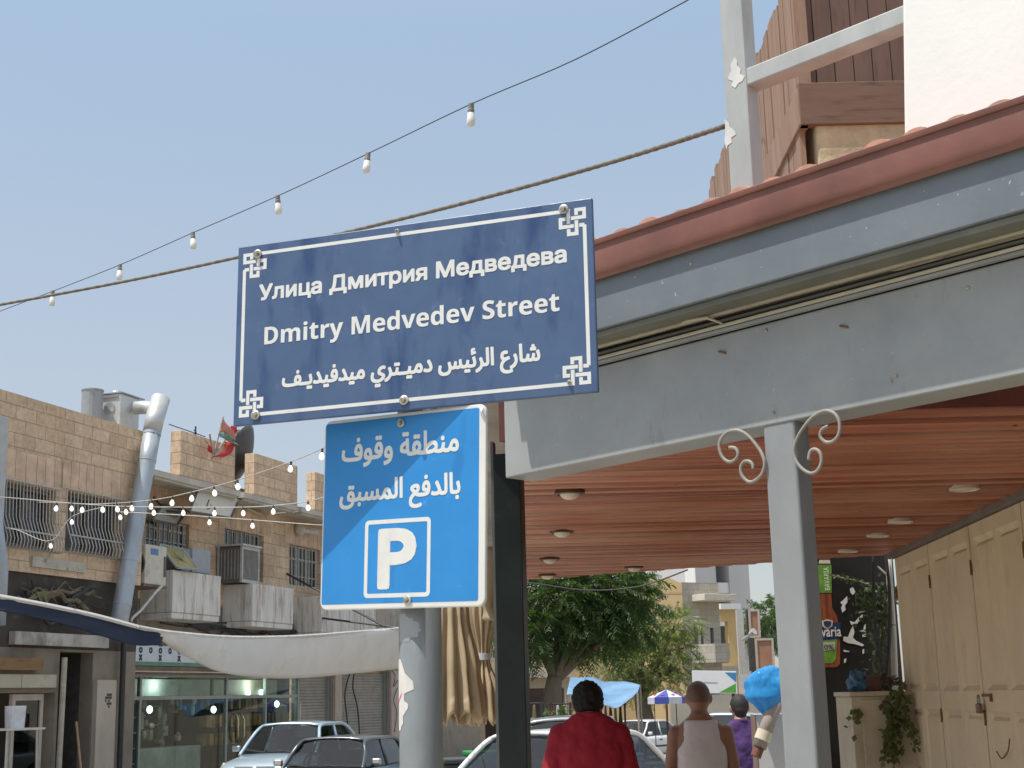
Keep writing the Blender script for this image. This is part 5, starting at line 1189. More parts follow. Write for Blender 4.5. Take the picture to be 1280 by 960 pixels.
# dark cables and pale pipe beside the panel, vine
pp = thing('corner_pipe', 'white pipe with black cables between the advertising panel and the shutters', 'pipe', atY(1113, 860, 10.0))
a_ = [atY(x, y, 10.0) for x, y in ((1110,690),(1113,740),(1117,800),(1119,862))]
PI_ = Matrix.Translation(-Vector(pp.location))
MB().tube([PI_ @ p for p in a_], .022, 10).build('pipe', M('white_pipe', (.5,.47,.42), .5, var=.15), pp, smooth=True)
for pts in ([(1092,692),(1092,740),(1095,790),(1102,830),(1104,850)], [(1107,692),(1112,740),(1112,800),(1108,850)]):
    MB().tube(smooth_path([PI_ @ atY(x, y, 9.95) for x, y in pts]), .012, 6).build('cable', cabm, pp)
MB().tube([PI_ @ atY(1097, 708, 9.96), PI_ @ atY(1110, 720, 9.96)], .007, 6).build('strut', paintw, pp)
vi = thing('climbing_vine', 'green climbing vine round the pipe and across the black advertising panel', 'vine', atY(1100, 850, 10.1)); VI = Matrix.Translation(-Vector(vi.location))
rnd = random.Random(8); lf = MB(); st = MB()
path = [atY(x, y, 10.2) for x, y in ((1040,720),(1055,723),(1070,726),(1085,731),(1098,738),(1110,742))]
sp_ = smooth_path(path, 6); st.tube([VI @ p for p in sp_], .006, 5)
for p in sp_:
    for j in range(3): leaf(lf, VI @ p+rv(rnd)*.012, rv(rnd), Vector((0,-1,.4)), .03, .012)
for k in range(420):
    px_, py_ = rnd.gauss(1100, 9), rnd.uniform(735, 850)
    if rnd.random() < .5: px_, py_ = rnd.gauss(1092, 13), rnd.gauss(752, 14)
    leaf(lf, VI @ atY(px_, py_, 10.05+rnd.uniform(-.1, .2)), rv(rnd)+Vector((0,0,-.4)), rv(rnd)+Vector((0,-1,.5)), rnd.uniform(.03,.06), rnd.uniform(.01,.02))
for k in range(6):
    x0 = rnd.gauss(1100, 8); st.tube(smooth_path([VI @ atY(x0+rnd.gauss(0,5), y, 10.08) for y in (858, 830, 800, 770, 740)]), .006, 5)
st.build('stems', vm, vi); lf.build('leaves', leafD, vi)
# things on the cabinet
def crumple(name, c, r, sq, seed, amp=.25, n=64, m=44):
    mb = MB().ball((0,0,0), r, r, r, n, m); rnd = random.Random(seed); out = []
    for v in mb.v:
        d = Vector(v).normalized(); k = 1+amp*(noise.noise(d*2.2+Vector((seed,0,0))))+amp*.6*abs(noise.noise(d*6+Vector((0,seed,0))))-amp*.3*abs(noise.noise(d*13))
        out.append(Vector((d.x*sq[0], d.y*sq[1], d.z*sq[2]))*r*k+Vector(c))
    mb.v = out; return mb
bagm, t, b = nt_new('blue_plastic_bag'); b.inputs['Base Color'].default_value = (.05,.36,.72,1); b.inputs['Roughness'].default_value = .3
tl = nd(t, 'ShaderNodeBsdfTranslucent'); tl.inputs[0].default_value = (.08,.5,.9,1); mx = nd(t, 'ShaderNodeMixShader'); mx.inputs[0].default_value = .35
t.links.new(b.outputs[0], mx.inputs[1]); t.links.new(tl.outputs[0], mx.inputs[2]); t.links.new(mx.outputs[0], t.nodes['Material Output'].inputs[0])
bump(t, b, noi(t, coords(t, (1,1,.4)), 26, 4), .5, .01)
ctz = ca.z
p = atY(1072, 854, 9.45)
tag(crumple('b', (p.x, 9.45, ctz+.06), .062, (1,.8,1), 2, .5).build('plastic_bag', M('dull_blue_plastic', (.05,.15,.27), .4, var=.3), smooth=True), 'crumpled dull blue plastic bag lying on the cream cabinet', 'bag')
p = atY(1089, 858, 9.5)
bx = MB().box(p.x-.05, p.x+.05, 9.42, 9.52, ctz+.001, ctz+.10); tag(bx.build('tin', M('brown_tin', (.10,.045,.03), .5, var=.3, vs=20), bev=.01), 'small dark brown tin on the cream cabinet', 'tin')
p = atY(1104, 858, 9.5)
hs = MB()
for k in range(40): leaf(hs, Vector((p.x+.02+rnd.gauss(0,.05), 9.5+rnd.gauss(0,.04), ctz+.03+abs(rnd.gauss(0,.035)))), rv(rnd), Vector((0,-.5,1)), .06, .025)
tag(hs.build('dry_leaves', M('dry_leaf', (.12,.09,.04), .8, var=.4), center=True), 'heap of dry leaves and twigs on the cream cabinet', 'leaves')

# white post with roll and blue bag, left of the grey column
wb0 = atY(946, 900, 11.8); wb1 = atY(1000, 900, 11.8)
wb = thing('white_stand', 'white board stand half hidden behind the grey column', 'stand', ((wb0.x+wb1.x)/2, 11.95, gz(11.95)))
hx_ = (wb1.x-wb0.x)/2; zt_ = atY(960, 893, 11.8).z-gz(11.95)
MB().box(-hx_, hx_, -.1, .12, 0, zt_).build('board', M('off_white_board', (.60,.59,.58), .6, var=.05, dirt=(.45,.43,.41), dirt_s=3), wb, bev=.006)
MB().box(-hx_-.006, -hx_-.001, -.104, .124, 0, zt_).build('edge', M('brown_edge', (.2,.13,.1), .7), wb)
rl = thing('rolled_mat', 'grey rolled mat with cream tape leaning on the white stand', 'roll', atY(951, 930, 11.6)); A_ = Vector(rl.location)
b0, b1_ = atY(949, 934, 11.6)-A_, atY(978, 858, 11.65)-A_
MB().tube([b0, b1_], (.057), 20).build('roll', M('grey_brown_mat', (.36,.31,.27), .8, var=.12, vs=6), rl, smooth=True)
d_ = (b1_-b0).normalized(); MB().tube([b0+d_*.055, b0+d_*.135], .064, 20).build('tape', M('cream_tape', (.62,.55,.40), .6), rl)
MB().tube([b0-d_*.08, b0-d_*.002], .043, 14).build('core', M('red_brown_core', (.16,.06,.04), .6), rl)
c_ = atY(958, 866, 11.7)
bm_ = MB().ball((0,0,0), 1, 1, 1, 96, 60); vv = []
for v in bm_.v:
    d = Vector(v); t = d.z
    rr = .195*(1+.22*noise.noise(d*1.7+Vector((3,0,0))))+.016*abs(noise.noise(Vector((d.x*4.5, d.y*4.5, d.z*1.6))))-.003*abs(noise.noise(Vector((d.x*11, d.y*11, d.z*3+7))))
    k = 1.0 if t > -.15 else max(.14, 1-((-.15-t)/.85)**1.2*1.02)
    vv.append(Vector((d.x*rr*.95*(abs(1-t*t)+1e-6)**-.12 if abs(t) < .97 else d.x*rr, d.y*rr*.85, d.z*rr*(1.12 if t < 0 else 1.0)))*1.0)
    vv[-1].x *= k; vv[-1].y *= k; vv[-1] += c_
bm_.v = vv
tag(bm_.build('plastic_bag', bagm, smooth=True), 'bright blue plastic bag tied at its neck, on the white stand', 'bag')

# ------------------------------------------------------------------ folded parasols
cvs = M('beige_parasol_cloth', (.42,.335,.215), .9, var=.15, vs=5, stretch=(1,1,.3), dirt=(.32,.25,.155), dirt_s=3, bmp=.15)
def parasol(label, pxt, pxb, Y, tie, prof, nf, seed, tilt=0):
    a_ = atY(*pxt, Y); b_ = atY(*pxb, Y); H = a_.z-b_.z
    o = thing('folded_parasol', label, 'parasol', (b_.x, Y, gz(Y)), 0, 'folded parasols behind the parking sign')
    z0 = b_.z-gz(Y); rnd = random.Random(seed); rings = []; N = nf*10; ph = [rnd.uniform(-.25, .25) for _ in range(nf)]
    dep = [rnd.uniform(.65, 1.0) for _ in range(nf)]
    for j in range(41):
        t = j/40; z = z0+H*t; r = 0
        for (t0, r0), (t1, r1) in zip(prof, prof[1:]):
            if t0 <= t <= t1: u = (t-t0)/(t1-t0); u = u*u*(3-2*u); r = r0+(r1-r0)*u
        lean = (a_.x-b_.x)*t
        ring = []
        for i in range(N):
            f = int(i/10); w_ = i/10-f; an = 2*math.pi*(i/N)+ph[f]*.3*math.sin(math.pi*w_)
            rr = r*(1-.50*dep[f]*(.5-.5*math.cos(2*math.pi*w_))*(.45+.55*(1-t)))
            zz = z+(.035*math.sin(i*.7+seed)*(1-t)**3 if j < 4 else 0)-(0.05*dep[f]*(1-t)**4 if j < 6 else 0)
            ring.append((lean+rr*math.cos(an), rr*.9*math.sin(an), zz))
        rings.append(ring)
    MB().loft(rings, caps=False).build('canopy_cloth', cvs, o, smooth=True, solid=.006)
    MB().tube([(0,0,z0+.08), ((a_.x-b_.x), 0, z0+H+.06)], .018, 12).build('pole', M('parasol_pole', (.20,.15,.09), .5, var=.2), o)
    MB().tube([((a_.x-b_.x), 0, z0+H+.05), ((a_.x-b_.x), 0, 2.69-gz(Y))], .008, 8).build('hanging_strap', M('pale_strap', (.55,.57,.6), .6), o)
    if tie:
        tz = z0+H*tie[0]; MB().lathe([(tie[1], tz-.022), (tie[1]+.006, tz-.022), (tie[1]+.006, tz+.022), (tie[1], tz+.022)], 24, ((a_.x-b_.x)*tie[0], 0, 0)).build('tie_strap', M('pale_strap', (.55,.57,.6), .6), o)
    return o
parasol('folded beige parasol hanging loose and pleated just right of the sign pole', (562, 690), (563, 890), 8.6, None, [(0,.215),(.25,.18),(.6,.115),(.85,.065),(1,.02)], 13, 1)
parasol('folded beige parasol tied at the waist with a pale strap beside the green post', (601, 680), (604, 892), 9.4, (.33,.05), [(0,.135),(.12,.115),(.315,.047),(.345,.047),(.60,.105),(.74,.10),(.86,.06),(1,.015)], 12, 4)
# slack sleeve of cloth looped by the post
a_ = [atY(x, y, 9.0) for x, y in ((612,684),(611,720),(609,752),(614,768),(621,775),(626,770))]
c_ = a_[3]; dr = MB(); rings = []
for i, p in enumerate(smooth_path([q_-c_ for q_ in a_], 4)):
    r = .05+.02*math.sin(i*.5); rings.append([(p.x+r*math.cos(k*math.pi/7)*(1+.2*math.sin(k*3)), p.y+r*.7*math.sin(k*math.pi/7), p.z) for k in range(14)])
dr.loft(rings); ob = dr.build('cloth_sleeve', cvs, None, smooth=True, center=False); ob.location = c_; tag(ob, 'slack beige cloth cover hooked on the dark green post', 'cloth')
ob.modifiers.clear()

# ------------------------------------------------------------------ people
skinD = M('tanned_skin', (.27,.135,.085), .5, var=.1, vs=12); skinL = M('brown_skin', (.36,.20,.135), .5, var=.1, vs=12)
hairm = M('black_hair', (.012,.010,.009), .6, var=.5, vs=90, stretch=(1,1,.25), bmp=.6, bs=160, spec=.25)
def capsule(mb, a, b, r0, r1, n=14, fx=1.0, fy=1.0):
    a, b = Vector(a), Vector(b); d = b-a; L = d.length; d.normalize()
    u = d.cross(Vector((0,1,0)) if abs(d.y) < .9 else Vector((1,0,0))).normalized(); w_ = d.cross(u); rings = []
    for t in [-.98,-.8,-.5,-.2]: rings.append((a+d*t*r0, r0*math.sqrt(1-t*t)))
    for i in range(5): rings.append((a+d*L*i/4, r0+(r1-r0)*i/4))
    for t in [.2,.5,.8,.98]: rings.append((b+d*t*r1, r1*math.sqrt(1-t*t)))
    mb.loft([[p+u*r*math.cos(2*math.pi*k/n)+w_*r*math.sin(2*math.pi*k/n) for k in range(n)] for p, r in rings]); return mb
def remesh(mb, name, mat, par, vox, sm=6, disp=None, decim=None):
    o = mb.build(name, mat, par, center=False)
    md = o.modifiers.new('r', 'REMESH'); md.mode = 'VOXEL'; md.voxel_size = vox
    md = o.modifiers.new('s', 'SMOOTH'); md.iterations = sm; md.factor = .5
    if disp:
        tx = bpy.data.textures.new('folds', 'CLOUDS'); tx.noise_scale = disp[0]; tx.noise_depth = 2
        md = o.modifiers.new('d', 'DISPLACE'); md.texture = tx; md.strength = disp[1]; md.mid_level = .5; md.texture_coords = 'LOCAL'
    real(o); o.data.polygons.foreach_set('use_smooth', [True]*len(o.data.polygons))
    if not o.data.materials: o.data.materials.append(mat)
    return o
def torso(mb, secs, n=28, pw=2.4):
    rings = []
    for z, hx, hy, cy in secs:
        r = []
        for k in range(n):
            a_ = 2*math.pi*k/n; c_, s_ = math.cos(a_), math.sin(a_)
            q_ = (abs(c_)**pw+abs(s_)**pw)**(-1/pw); r.append((hx*q_*c_, cy+hy*q_*s_, z))
        rings.append(r)
    return mb.loft(rings)
def person(label, x, Y, H, rz, skin, top, pose=0, head_turn=0, hair='full', build=1.0, hd=-.03):
    g = gz(Y)+(.02 if Y < 11 else 0); k = H/1.75
    o = thing('person', label, 'person', (x, Y, g), rz); o.scale = (k,)*3
    B = build; b = MB()
    S_ = [(.86,.155*B,.105,0),(.95,.165*B,.115*B,0),(1.05,.15*B,.105*B,0),(1.18,.165*B,.11*B,.0),(1.30,.178*B,.105,.0),(1.375,.178*B,.088,-.005),(1.425,.158*B,.074,-.01),(1.462,.115*B,.066,-.012),(1.492,.078,.062,-.012),(1.515,.062,.06,-.01)]
    torso(b, S_)
    hz, hy = hd, .02+(-.03-hd)*.6
    capsule(b, (0,-.012,1.47), (0,.018,1.545), .062*(.5+.5*B), .056)
    b.ball((0,.012+hy,1.648+hz), .080, .099, .108, 20, 14); capsule(b, (0,.055+hy,1.585+hz), (0,.075+hy,1.57+hz), .05, .036); b.ball((0,.03+hy,1.60+hz), .061, .07, .06)
    capsule(b, (0,.110+hy,1.645+hz), (0,.122+hy,1.618+hz), .010, .015)                       # nose
    for s in (-1, 1): b.ball((s*.082,.01+hy,1.635+hz), .013, .022, .033, 10, 8); b.ball((s*.09,.004+hy,1.642+hz), .008, .016, .024, 8, 6)
    sh = .168*B
    for s in (-1, 1):
        e = (s*(sh+.052), -.02-.01*s*pose, 1.10); w_ = (s*(sh+.06), .06+.05*s*pose, .86)
        capsule(b, (s*sh, -.005, 1.385), e, .054*B, .043*B); capsule(b, e, w_, .043*B, .028)
        h = Vector(w_)+Vector((s*.004, .01, -.075)); capsule(b, w_, h, .026, .03)
        hp = h+Vector((0,0,-.018))
        for i, (dy, l) in enumerate(((.03,.062),(.010,.072),(-.010,.068),(-.029,.054))):
            f0 = hp+Vector((0, dy, 0)); f1 = f0+Vector((-s*.006, .004, -l*.55)); f2 = f1+Vector((-s*.016, .006, -l*.45)); capsule(b, f0, f1, .0095, .009, 8); capsule(b, f1, f2, .009, .0078, 8)
        t0_ = Vector(w_)+Vector((-s*.012, .03, -.035)); t1_ = t0_+Vector((-s*.006, .032, -.03)); capsule(b, t0_, t1_, .012, .0105, 8); capsule(b, t1_, t1_+Vector((-s*.006,.010,-.026)), .0105, .009, 8)
        st_ = .10*s*pose
        capsule(b, (s*.09, 0, .90), (s*.095, st_*.55+.015, .50), .088*B, .058); capsule(b, (s*.095, st_*.55+.015, .50), (s*.09, st_-.02, .085), .056, .038); capsule(b, (s*.09, st_-.03, .045), (s*.10, st_+.13, .035), .04, .032)
    body = remesh(b, 'body', skin, o, .0085, 5)
    for s in (-1, 1):
        MB().ball((s*.031, .104+hy, 1.655+hz), .012, .008, .009, 12, 8).build('eye', M('eye_white', (.7,.68,.64), .2), body, smooth=True); MB().ball((s*.031,.1105+hy,1.655+hz), .005, .003, .005, 8, 6).build('pupil', M('pupil', (.02,.015,.01), .2), body)
        MB().tube([(s*.015,.109+hy,1.677+hz),(s*.032,.108+hy,1.682+hz),(s*.05,.096+hy,1.674+hz)], .0045, 6).build('eyebrow', hairm, body)
    MB().tube([(-.022,.109+hy,1.586+hz),(-.008,.115+hy,1.588+hz),(.008,.115+hy,1.588+hz),(.022,.109+hy,1.586+hz)], .0045, 6).build('mouth', M('lips', (.28,.11,.09), .5), body, smooth=True)
    # clothes
    tr = MB(); torso(tr, [(.80,.165*B,.12,0),(.92,.175*B,.125*B,0),(1.0,.165*B,.118*B,0)])
    for s in (-1, 1):
        st_ = .10*s*pose; capsule(tr, (s*.092,0,.86), (s*.098,st_*.55+.015,.50), .102*B, .078); capsule(tr, (s*.098,st_*.55+.015,.50), (s*.094,st_-.02,.13), .075, .066)
        capsule(MBs := MB(), (s*.09,st_-.04,.05), (s*.10,st_+.14,.04), .05, .042); remesh(MBs, 'shoe', M('dark_shoe', (.04,.035,.03), .5), o, .012, 2)
    remesh(tr, 'trousers', M('dark_trousers', (.045,.05,.07), .8, var=.2), o, .012, 4, (.12, .016))
    if top[0] == 'tee':
        c = MB(); torso(c, [(z, hx*1.0+.028, hy+.03, cy-.004) for z, hx, hy, cy in [(.83,.165*B,.115*B,0)]+S_[1:5]]+[(1.38,.192*B,.105,-.006),(1.435,.172*B,.09,-.01),(1.475,.128*B,.08,-.012),(1.502,.092,.074,-.012)])
        for s in (-1, 1): capsule(c, (s*(sh-.004), -.004, 1.382), (s*(sh+.05), -.014, 1.13), .071*B, .070*B)
        tee = remesh(c, 'tshirt', top[1], o, .0095, 5, (.08, .028))
        MB().lathe([(.07,1.488),(.083,1.488),(.078,1.513),(.068,1.515)], 28, (0,-.01,0)).build('collar', top[1], tee, smooth=True)
    else:
        c = MB(); torso(c, [(.82,.175*B,.128*B,0),(.95,.178*B,.13*B,0),(1.05,.166*B,.12*B,0),(1.18,.176*B,.126*B,0),(1.27,.172*B,.122,-.002),(1.33,.148*B,.112,-.004),(1.39,.138*B,.100,-.008),(1.435,.128*B,.088,-.012),(1.468,.108*B,.076,-.014)], pw=2.7)
        tee = remesh(c, 'tank_top', top[1], o, .0085, 3, (.08, .010))
    if hair == 'full':
        c = MB(); c.ball((0,hy-.008,1.675+hz), .094, .106, .106, 22, 14); capsule(c, (0,hy-.05,1.63+hz), (0,hy-.042,1.578+hz), .074, .062); c.ball((-.070,hy,1.66+hz), .024,.05,.05); c.ball((.070,hy,1.66+hz), .024,.05,.05)
        remesh(c, 'hair', hairm, o, .008, 2, (.022, .022))
    elif hair == 'stubble':
        c = MB(); c.ball((0,hy+.006,1.660+hz), .0825, .0985, .1, 22, 14)
        remesh(c, 'hair', M('shaved_stubble', (.13,.075,.055), .6, var=.25, vs=60), o, .008, 3)
    elif hair == 'short':
        c = MB(); c.ball((0,hy-.002,1.666+hz), .086, .102, .102, 22, 14); capsule(c, (0,hy-.038,1.625+hz), (0,hy-.032,1.595+hz), .068, .056)
        remesh(c, 'hair', M('cropped_black_hair', (.02,.017,.015), .7, var=.4, vs=120), o, .009, 3)
    return o
pr_ = atY(735, 866, 8.7)
person('man in a red T-shirt seen from behind with thick black hair', pr_.x, 8.7, 1.80, R(2), skinD, ('tee', M('red_tshirt', (.27,.008,.022), .85, var=.05, vs=5, bmp=.1)), .6, hair='full', build=1.03, hd=-.085)
pr_ = atY(873, 866, 10.1)
person('bald tanned man in a white sleeveless vest seen from behind', pr_.x, 10.1, 1.785, R(-3), skinD, ('tank', M('white_vest', (.62,.57,.57), .9, var=.06, vs=9)), -.6, hair='stubble', build=1.0)
pr_ = atY(924, 866, 13.3)
person('man with cropped dark hair in a purple T-shirt beyond the vest wearer', pr_.x, 13.3, 1.76, R(6), skinL, ('tee', M('purple_tshirt', (.065,.026,.12), .85, var=.15, vs=5)), .5, hair='short', build=1.02)
# ------------------------------------------------------------------ vehicles
tyre = M('tyre_rubber', (.02,.02,.02), .8); chrome = M('chrome_trim', (.6,.6,.6), .2, .9, var=.05); darkpl = M('dark_plastic', (.03,.03,.032), .5)
carg = M_pane('car_glass', (.30,.33,.33), .05, wavy=False)
def car_paint(name, col, metal=.3): return M(name, col, .28, metal, var=.04, vs=3, coat=.6)
def car(label, x, y, z, heading, paint, kind='sedan', scale=1.0, extra=None):
    """local +y is the car's front"""
    o = thing('parked_car', label, 'car', (x, y, z), -heading); o.scale = (scale,)*3
    L, wd = 4.25, .84
    if kind == 'sedan': wb, rf, rr, rb, zr, belt = .95, .32, -1.02, -1.68, 1.42, .90
    elif kind == 'boxy': wb, rf, rr, rb, zr, belt = .86, .36, -1.12, -1.62, 1.38, .90
    else: wb, rf, rr, rb, zr, belt = 1.05, .45, -1.55, -1.95, 1.55, .95
    def ring(y_, w_, zt_, crown, zb=.20):
        half = [(0, zb), (w_*.80, zb), (w_*.97, zb+.10), (w_*1.0, .50), (w_*.985, zt_-.12), (w_*.93, zt_-.02), (w_*.80, zt_+crown*.45), (w_*.4, zt_+crown*.9), (0, zt_+crown)]
        return [(px_, y_, pz) for px_, pz in half]+[(-px_, y_, pz) for px_, pz in half[-2:0:-1]]
    hd = belt-.02
    st = [(L/2-.02,.50,.52,.02,.30),(L/2-.03,.66,.62,.03,.26),(L/2-.10,.76,.70,.035,.22),(L/2-.35,.82,.78,.04,.2),(wb+.35,.84,hd-.04,.045,.2),(wb,.85,hd,.04,.2),(.2,.86,belt,.03,.2),(-.8,.86,belt,.03,.2),(rb,.85,belt+.02,.04,.2),(-L/2+.3,.83,belt+.0,.04,.2),(-L/2+.08,.79,belt-.05,.03,.24),(-L/2+.0,.72,.72,.02,.3),(-L/2-.01,.55,.55,.02,.34)]
    body = MB().loft([ring(a_, b_, c_, d_, e_) for a_, b_, c_, d_, e_ in st]).build('body', paint, o, smooth=False); smooth_angle(body, 50)
    # wheel-arch shadows and wheels
    for sx in (-1, 1):
        for wy in (1.28, -1.27):
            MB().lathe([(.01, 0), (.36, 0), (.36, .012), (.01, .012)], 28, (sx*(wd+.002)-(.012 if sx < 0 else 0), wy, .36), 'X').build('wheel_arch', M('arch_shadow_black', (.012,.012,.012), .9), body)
            w_ = MB().lathe([(.2, -.09), (.29, -.1), (.315, -.06), (.315, .06), (.29, .1), (.2, .09)], 28, (sx*(wd-.06), wy, .315), 'X').build('wheel', tyre, o, smooth=True)
            rm = MB().lathe([(.01, -.02), (.2, -.03), (.215, 0), (.2, .03), (.01, .02)], 24, (sx*(wd+.005), wy, .315), 'X'); 
            for q_ in range(7):
                a_ = 2*math.pi*q_/7; rm.box(sx*(wd+.04)-.012, sx*(wd+.04)+.012, wy+.1*math.cos(a_)-.025, wy+.1*math.cos(a_)+.025, .315+.1*math.sin(a_)-.025, .315+.1*math.sin(a_)+.025)
            rm.build('rim', alum, w_)
    # greenhouse: pillars and roof, open between them
    bw_, tw = .76, .60; zb = belt+.02
    P = {}
    for sx in (-1, 1):
        P[sx] = dict(wb=Vector((sx*bw_, wb, zb)), rf=Vector((sx*tw, rf, zr-.03)), rr=Vector((sx*tw, rr, zr-.03)), rb=Vector((sx*bw_*.97, rb, zb+.02)), bm=Vector((sx*bw_*1.02, -.28, zb-.01)), tm=Vector((sx*tw*1.03, -.32, zr-.02)))
    rf_ = MB(); rows = []
    for t in [i/8 for i in range(9)]:
        y_ = rf+.05+(rr-.08-rf-.05)*t; zz = zr-.035+.045*math.sin(math.pi*(.15+.7*t)); rows.append([(tw*1.03*u, y_, zz+.035*(1-u*u)-.02*abs(u)**6) for u in [i/5-1 for i in range(11)]])
    rf_.loft(rows, close=False, caps=False)
    roof = rf_.build('roof', paint, o, smooth=True, solid=.03)
    pl_ = MB()
    for sx in (-1, 1):
        p = P[sx]; pl_.tube(smooth_path([p['wb']+Vector((0,.06,-.04)), p['wb'].lerp(p['rf'], .5)+Vector((sx*.012,.01,.015)), p['rf'], p['rf'].lerp(p['rr'], .5)+Vector((sx*.012,0,.022)), p['rr'], p['rr'].lerp(p['rb'], .5)+Vector((sx*.01,-.02,.02)), p['rb']+Vector((0,-.08,-.05))], 5), .034, 8)
        pl_.rod(p['bm'], p['tm'], .032, n=8)
    pl_.build('pillars', paint, o, smooth=True)
    def pane(nm, pts, c_=.0):
        a_, b_, c2, d2 = pts; n = 8; vs = []
        for j in range(n+1):
            for i in range(n+1):
                u, v = i/n, j/n; p = (a_.lerp(b_, u)).lerp(d2.lerp(c2, u), v); q_ = p.copy(); q_.y += c_*4*u*(1-u); q_.z += abs(c_)*.3*4*u*(1-u); vs.append(q_)
        return MB().add(vs, [(j*(n+1)+i, j*(n+1)+i+1, (j+1)*(n+1)+i+1, (j+1)*(n+1)+i) for j in range(n) for i in range(n)]).build(nm, carg, o, smooth=True)
    A_, B_ = P[-1], P[1]
    pane('windscreen', (A_['wb'], B_['wb'], B_['rf'], A_['rf']), .07); pane('rear_window', (A_['rb'], B_['rb'], B_['rr'], A_['rr']), -.06)
    for sx in (-1, 1):
        p = P[sx]; pane('side_window', (p['wb']+Vector((0,-.1,0)), p['bm'], p['tm'], p['rf'])); pane('side_window', (p['bm'], p['rb']+Vector((0,.08,0)), p['rr'], p['tm']))
    # interior seen through the glass
    it = MB().box(-.70,.70,rb+.1,wb-.1,.55,belt-.02)
    for sx in (-1, 1): it.hexa([(sx*.36-.24,-.32,.85),(sx*.36+.24,-.32,.85),(sx*.36+.24,-.18,.85),(sx*.36-.24,-.18,.85)], [(sx*.36-.2,-.46,1.16),(sx*.36+.2,-.46,1.16),(sx*.36+.2,-.36,1.16),(sx*.36-.2,-.36,1.16)]).box(sx*.36-.13, sx*.36+.13, -.47, -.37, 1.17, 1.32)
    it.box(-.62,.62,-1.3,-1.15,.85,1.14).box(-.72,.72,wb-.42,wb-.05,.86,.945)
    o_in = it.build('interior', M('car_interior', (.05,.048,.045), .8, var=.3), o, bev=.03); MB().tube([(.36+.19*math.cos(a_), .42-.06*math.sin(a_), .98+.17*math.sin(a_)) for a_ in [2*math.pi*i/18 for i in range(19)]], .018, 6).build('steering_wheel', darkpl, o_in)
    # face
    for sx in (-1, 1):
        MB().hexa([(sx*.40,L/2-.07,.60),(sx*.72,L/2-.20,.62),(sx*.72,L/2-.26,.62),(sx*.40,L/2-.2,.60)], [(sx*.42,L/2-.12,.72),(sx*.76,L/2-.36,.79),(sx*.74,L/2-.42,.78),(sx*.42,L/2-.25,.72)]).build('headlight', M('headlight_lens', (.75,.76,.76), .12, .1), o, bev=.015)
        MB().box(sx*.70-.08, sx*.70+.08, -L/2-.0, -L/2+.12, .66, .84).build('tail_light', M('tail_light_red', (.45,.02,.02), .2), o, bev=.02)
        mr = MB().obox((sx*.93, wb-.18, belt+.10), (.085, 0, 0), (0, .04, 0), (0, 0, .055)).build('mirror', paint if kind != 'boxy' else chrome, o, bev=.03, seg=3); MB().rod((sx*.82, wb-.2, belt+.03), (sx*.9, wb-.18, belt+.07), .025).build('mirror_arm', darkpl, mr)
        for dy in (-.12, -1.05): MB().obox((sx*.868, dy, belt-.14), (.014, 0, 0), (0, .09, 0), (0, 0, .018)).build('door_handle', darkpl if paint.name.startswith('white') else paint, o, bev=.006)
        MB().box(sx*.862-.012, sx*.862+.012, -1.5, 1.2, .50, .56).build('side_moulding', darkpl, o)
    gl_ = MB().box(-.36,.36,L/2-.10,L/2-.03,.60,.70).build('grille', darkpl, o, bev=.015)
    gm = MB()
    for k in range(4): gm.box(-.34,.34,L/2-.03,L/2-.022,.612+k*.022,.620+k*.022)
    gm.box(-.38,.38,L/2-.1,L/2-.018,.703,.728).build('grille_bars', chrome, gl_)
    MB().tube([(.07*math.cos(a_), L/2-.012, .665+.045*math.sin(a_)) for a_ in [2*math.pi*i/16 for i in range(17)]], .008, 5).rod((-.025, L/2-.012, .635), (.025, L/2-.012, .695), .007).build('badge', chrome, gl_)
    MB().box(-.78,.78,L/2-.16,L/2+.03,.34,.50).build('bumper', darkpl if kind == 'boxy' else paint, o, bev=.05, seg=3)
    MB().box(-.26,.26,L/2+.031,L/2+.04,.37,.48).build('number_plate', M('plate_white', (.7,.7,.68), .5), o)
    for sx in (-.3, .25): MB().rod((sx, wb+.1, belt+.035), (sx+.42, wb-.02, belt+.085), .010, n=6).build('wiper', darkpl, o)
    if extra: extra(o, dict(L=L, belt=belt, rb=rb, wb=wb, rr=rr, zr=zr, rf=rf))
    return o
def at_ground(px, Y): p = atY(px, 870, Y); return p.x, Y, gz(Y)
FH = TH+math.pi                 # facing down the street towards the camera
x, y, z = at_ground(372, 29.5)
def aer(o, d): MB().rod((.3, d['rr']+.1, d['zr']+.02), (.42, d['rr']-.25, d['zr']+.42), .008, n=5).build('aerial', darkpl, o)
car('pale blue silver saloon parked nose out before the glass shop', x, y, z+.15, FH-.10, car_paint('ice_blue_metallic', (.46,.58,.66), .5), 'sedan', 1.04, aer)
x, y, z = at_ground(427, 26.4)
car('dark grey boxy saloon with chrome mirrors parked beside the pale blue one', x, y, z-.02, FH-.06, car_paint('dark_grey_metallic', (.085,.095,.105), .5), 'boxy', 1.0)
x, y, z = at_ground(720, 18.2)
white_p = car_paint('white_car_paint', (.74,.74,.73), 0)
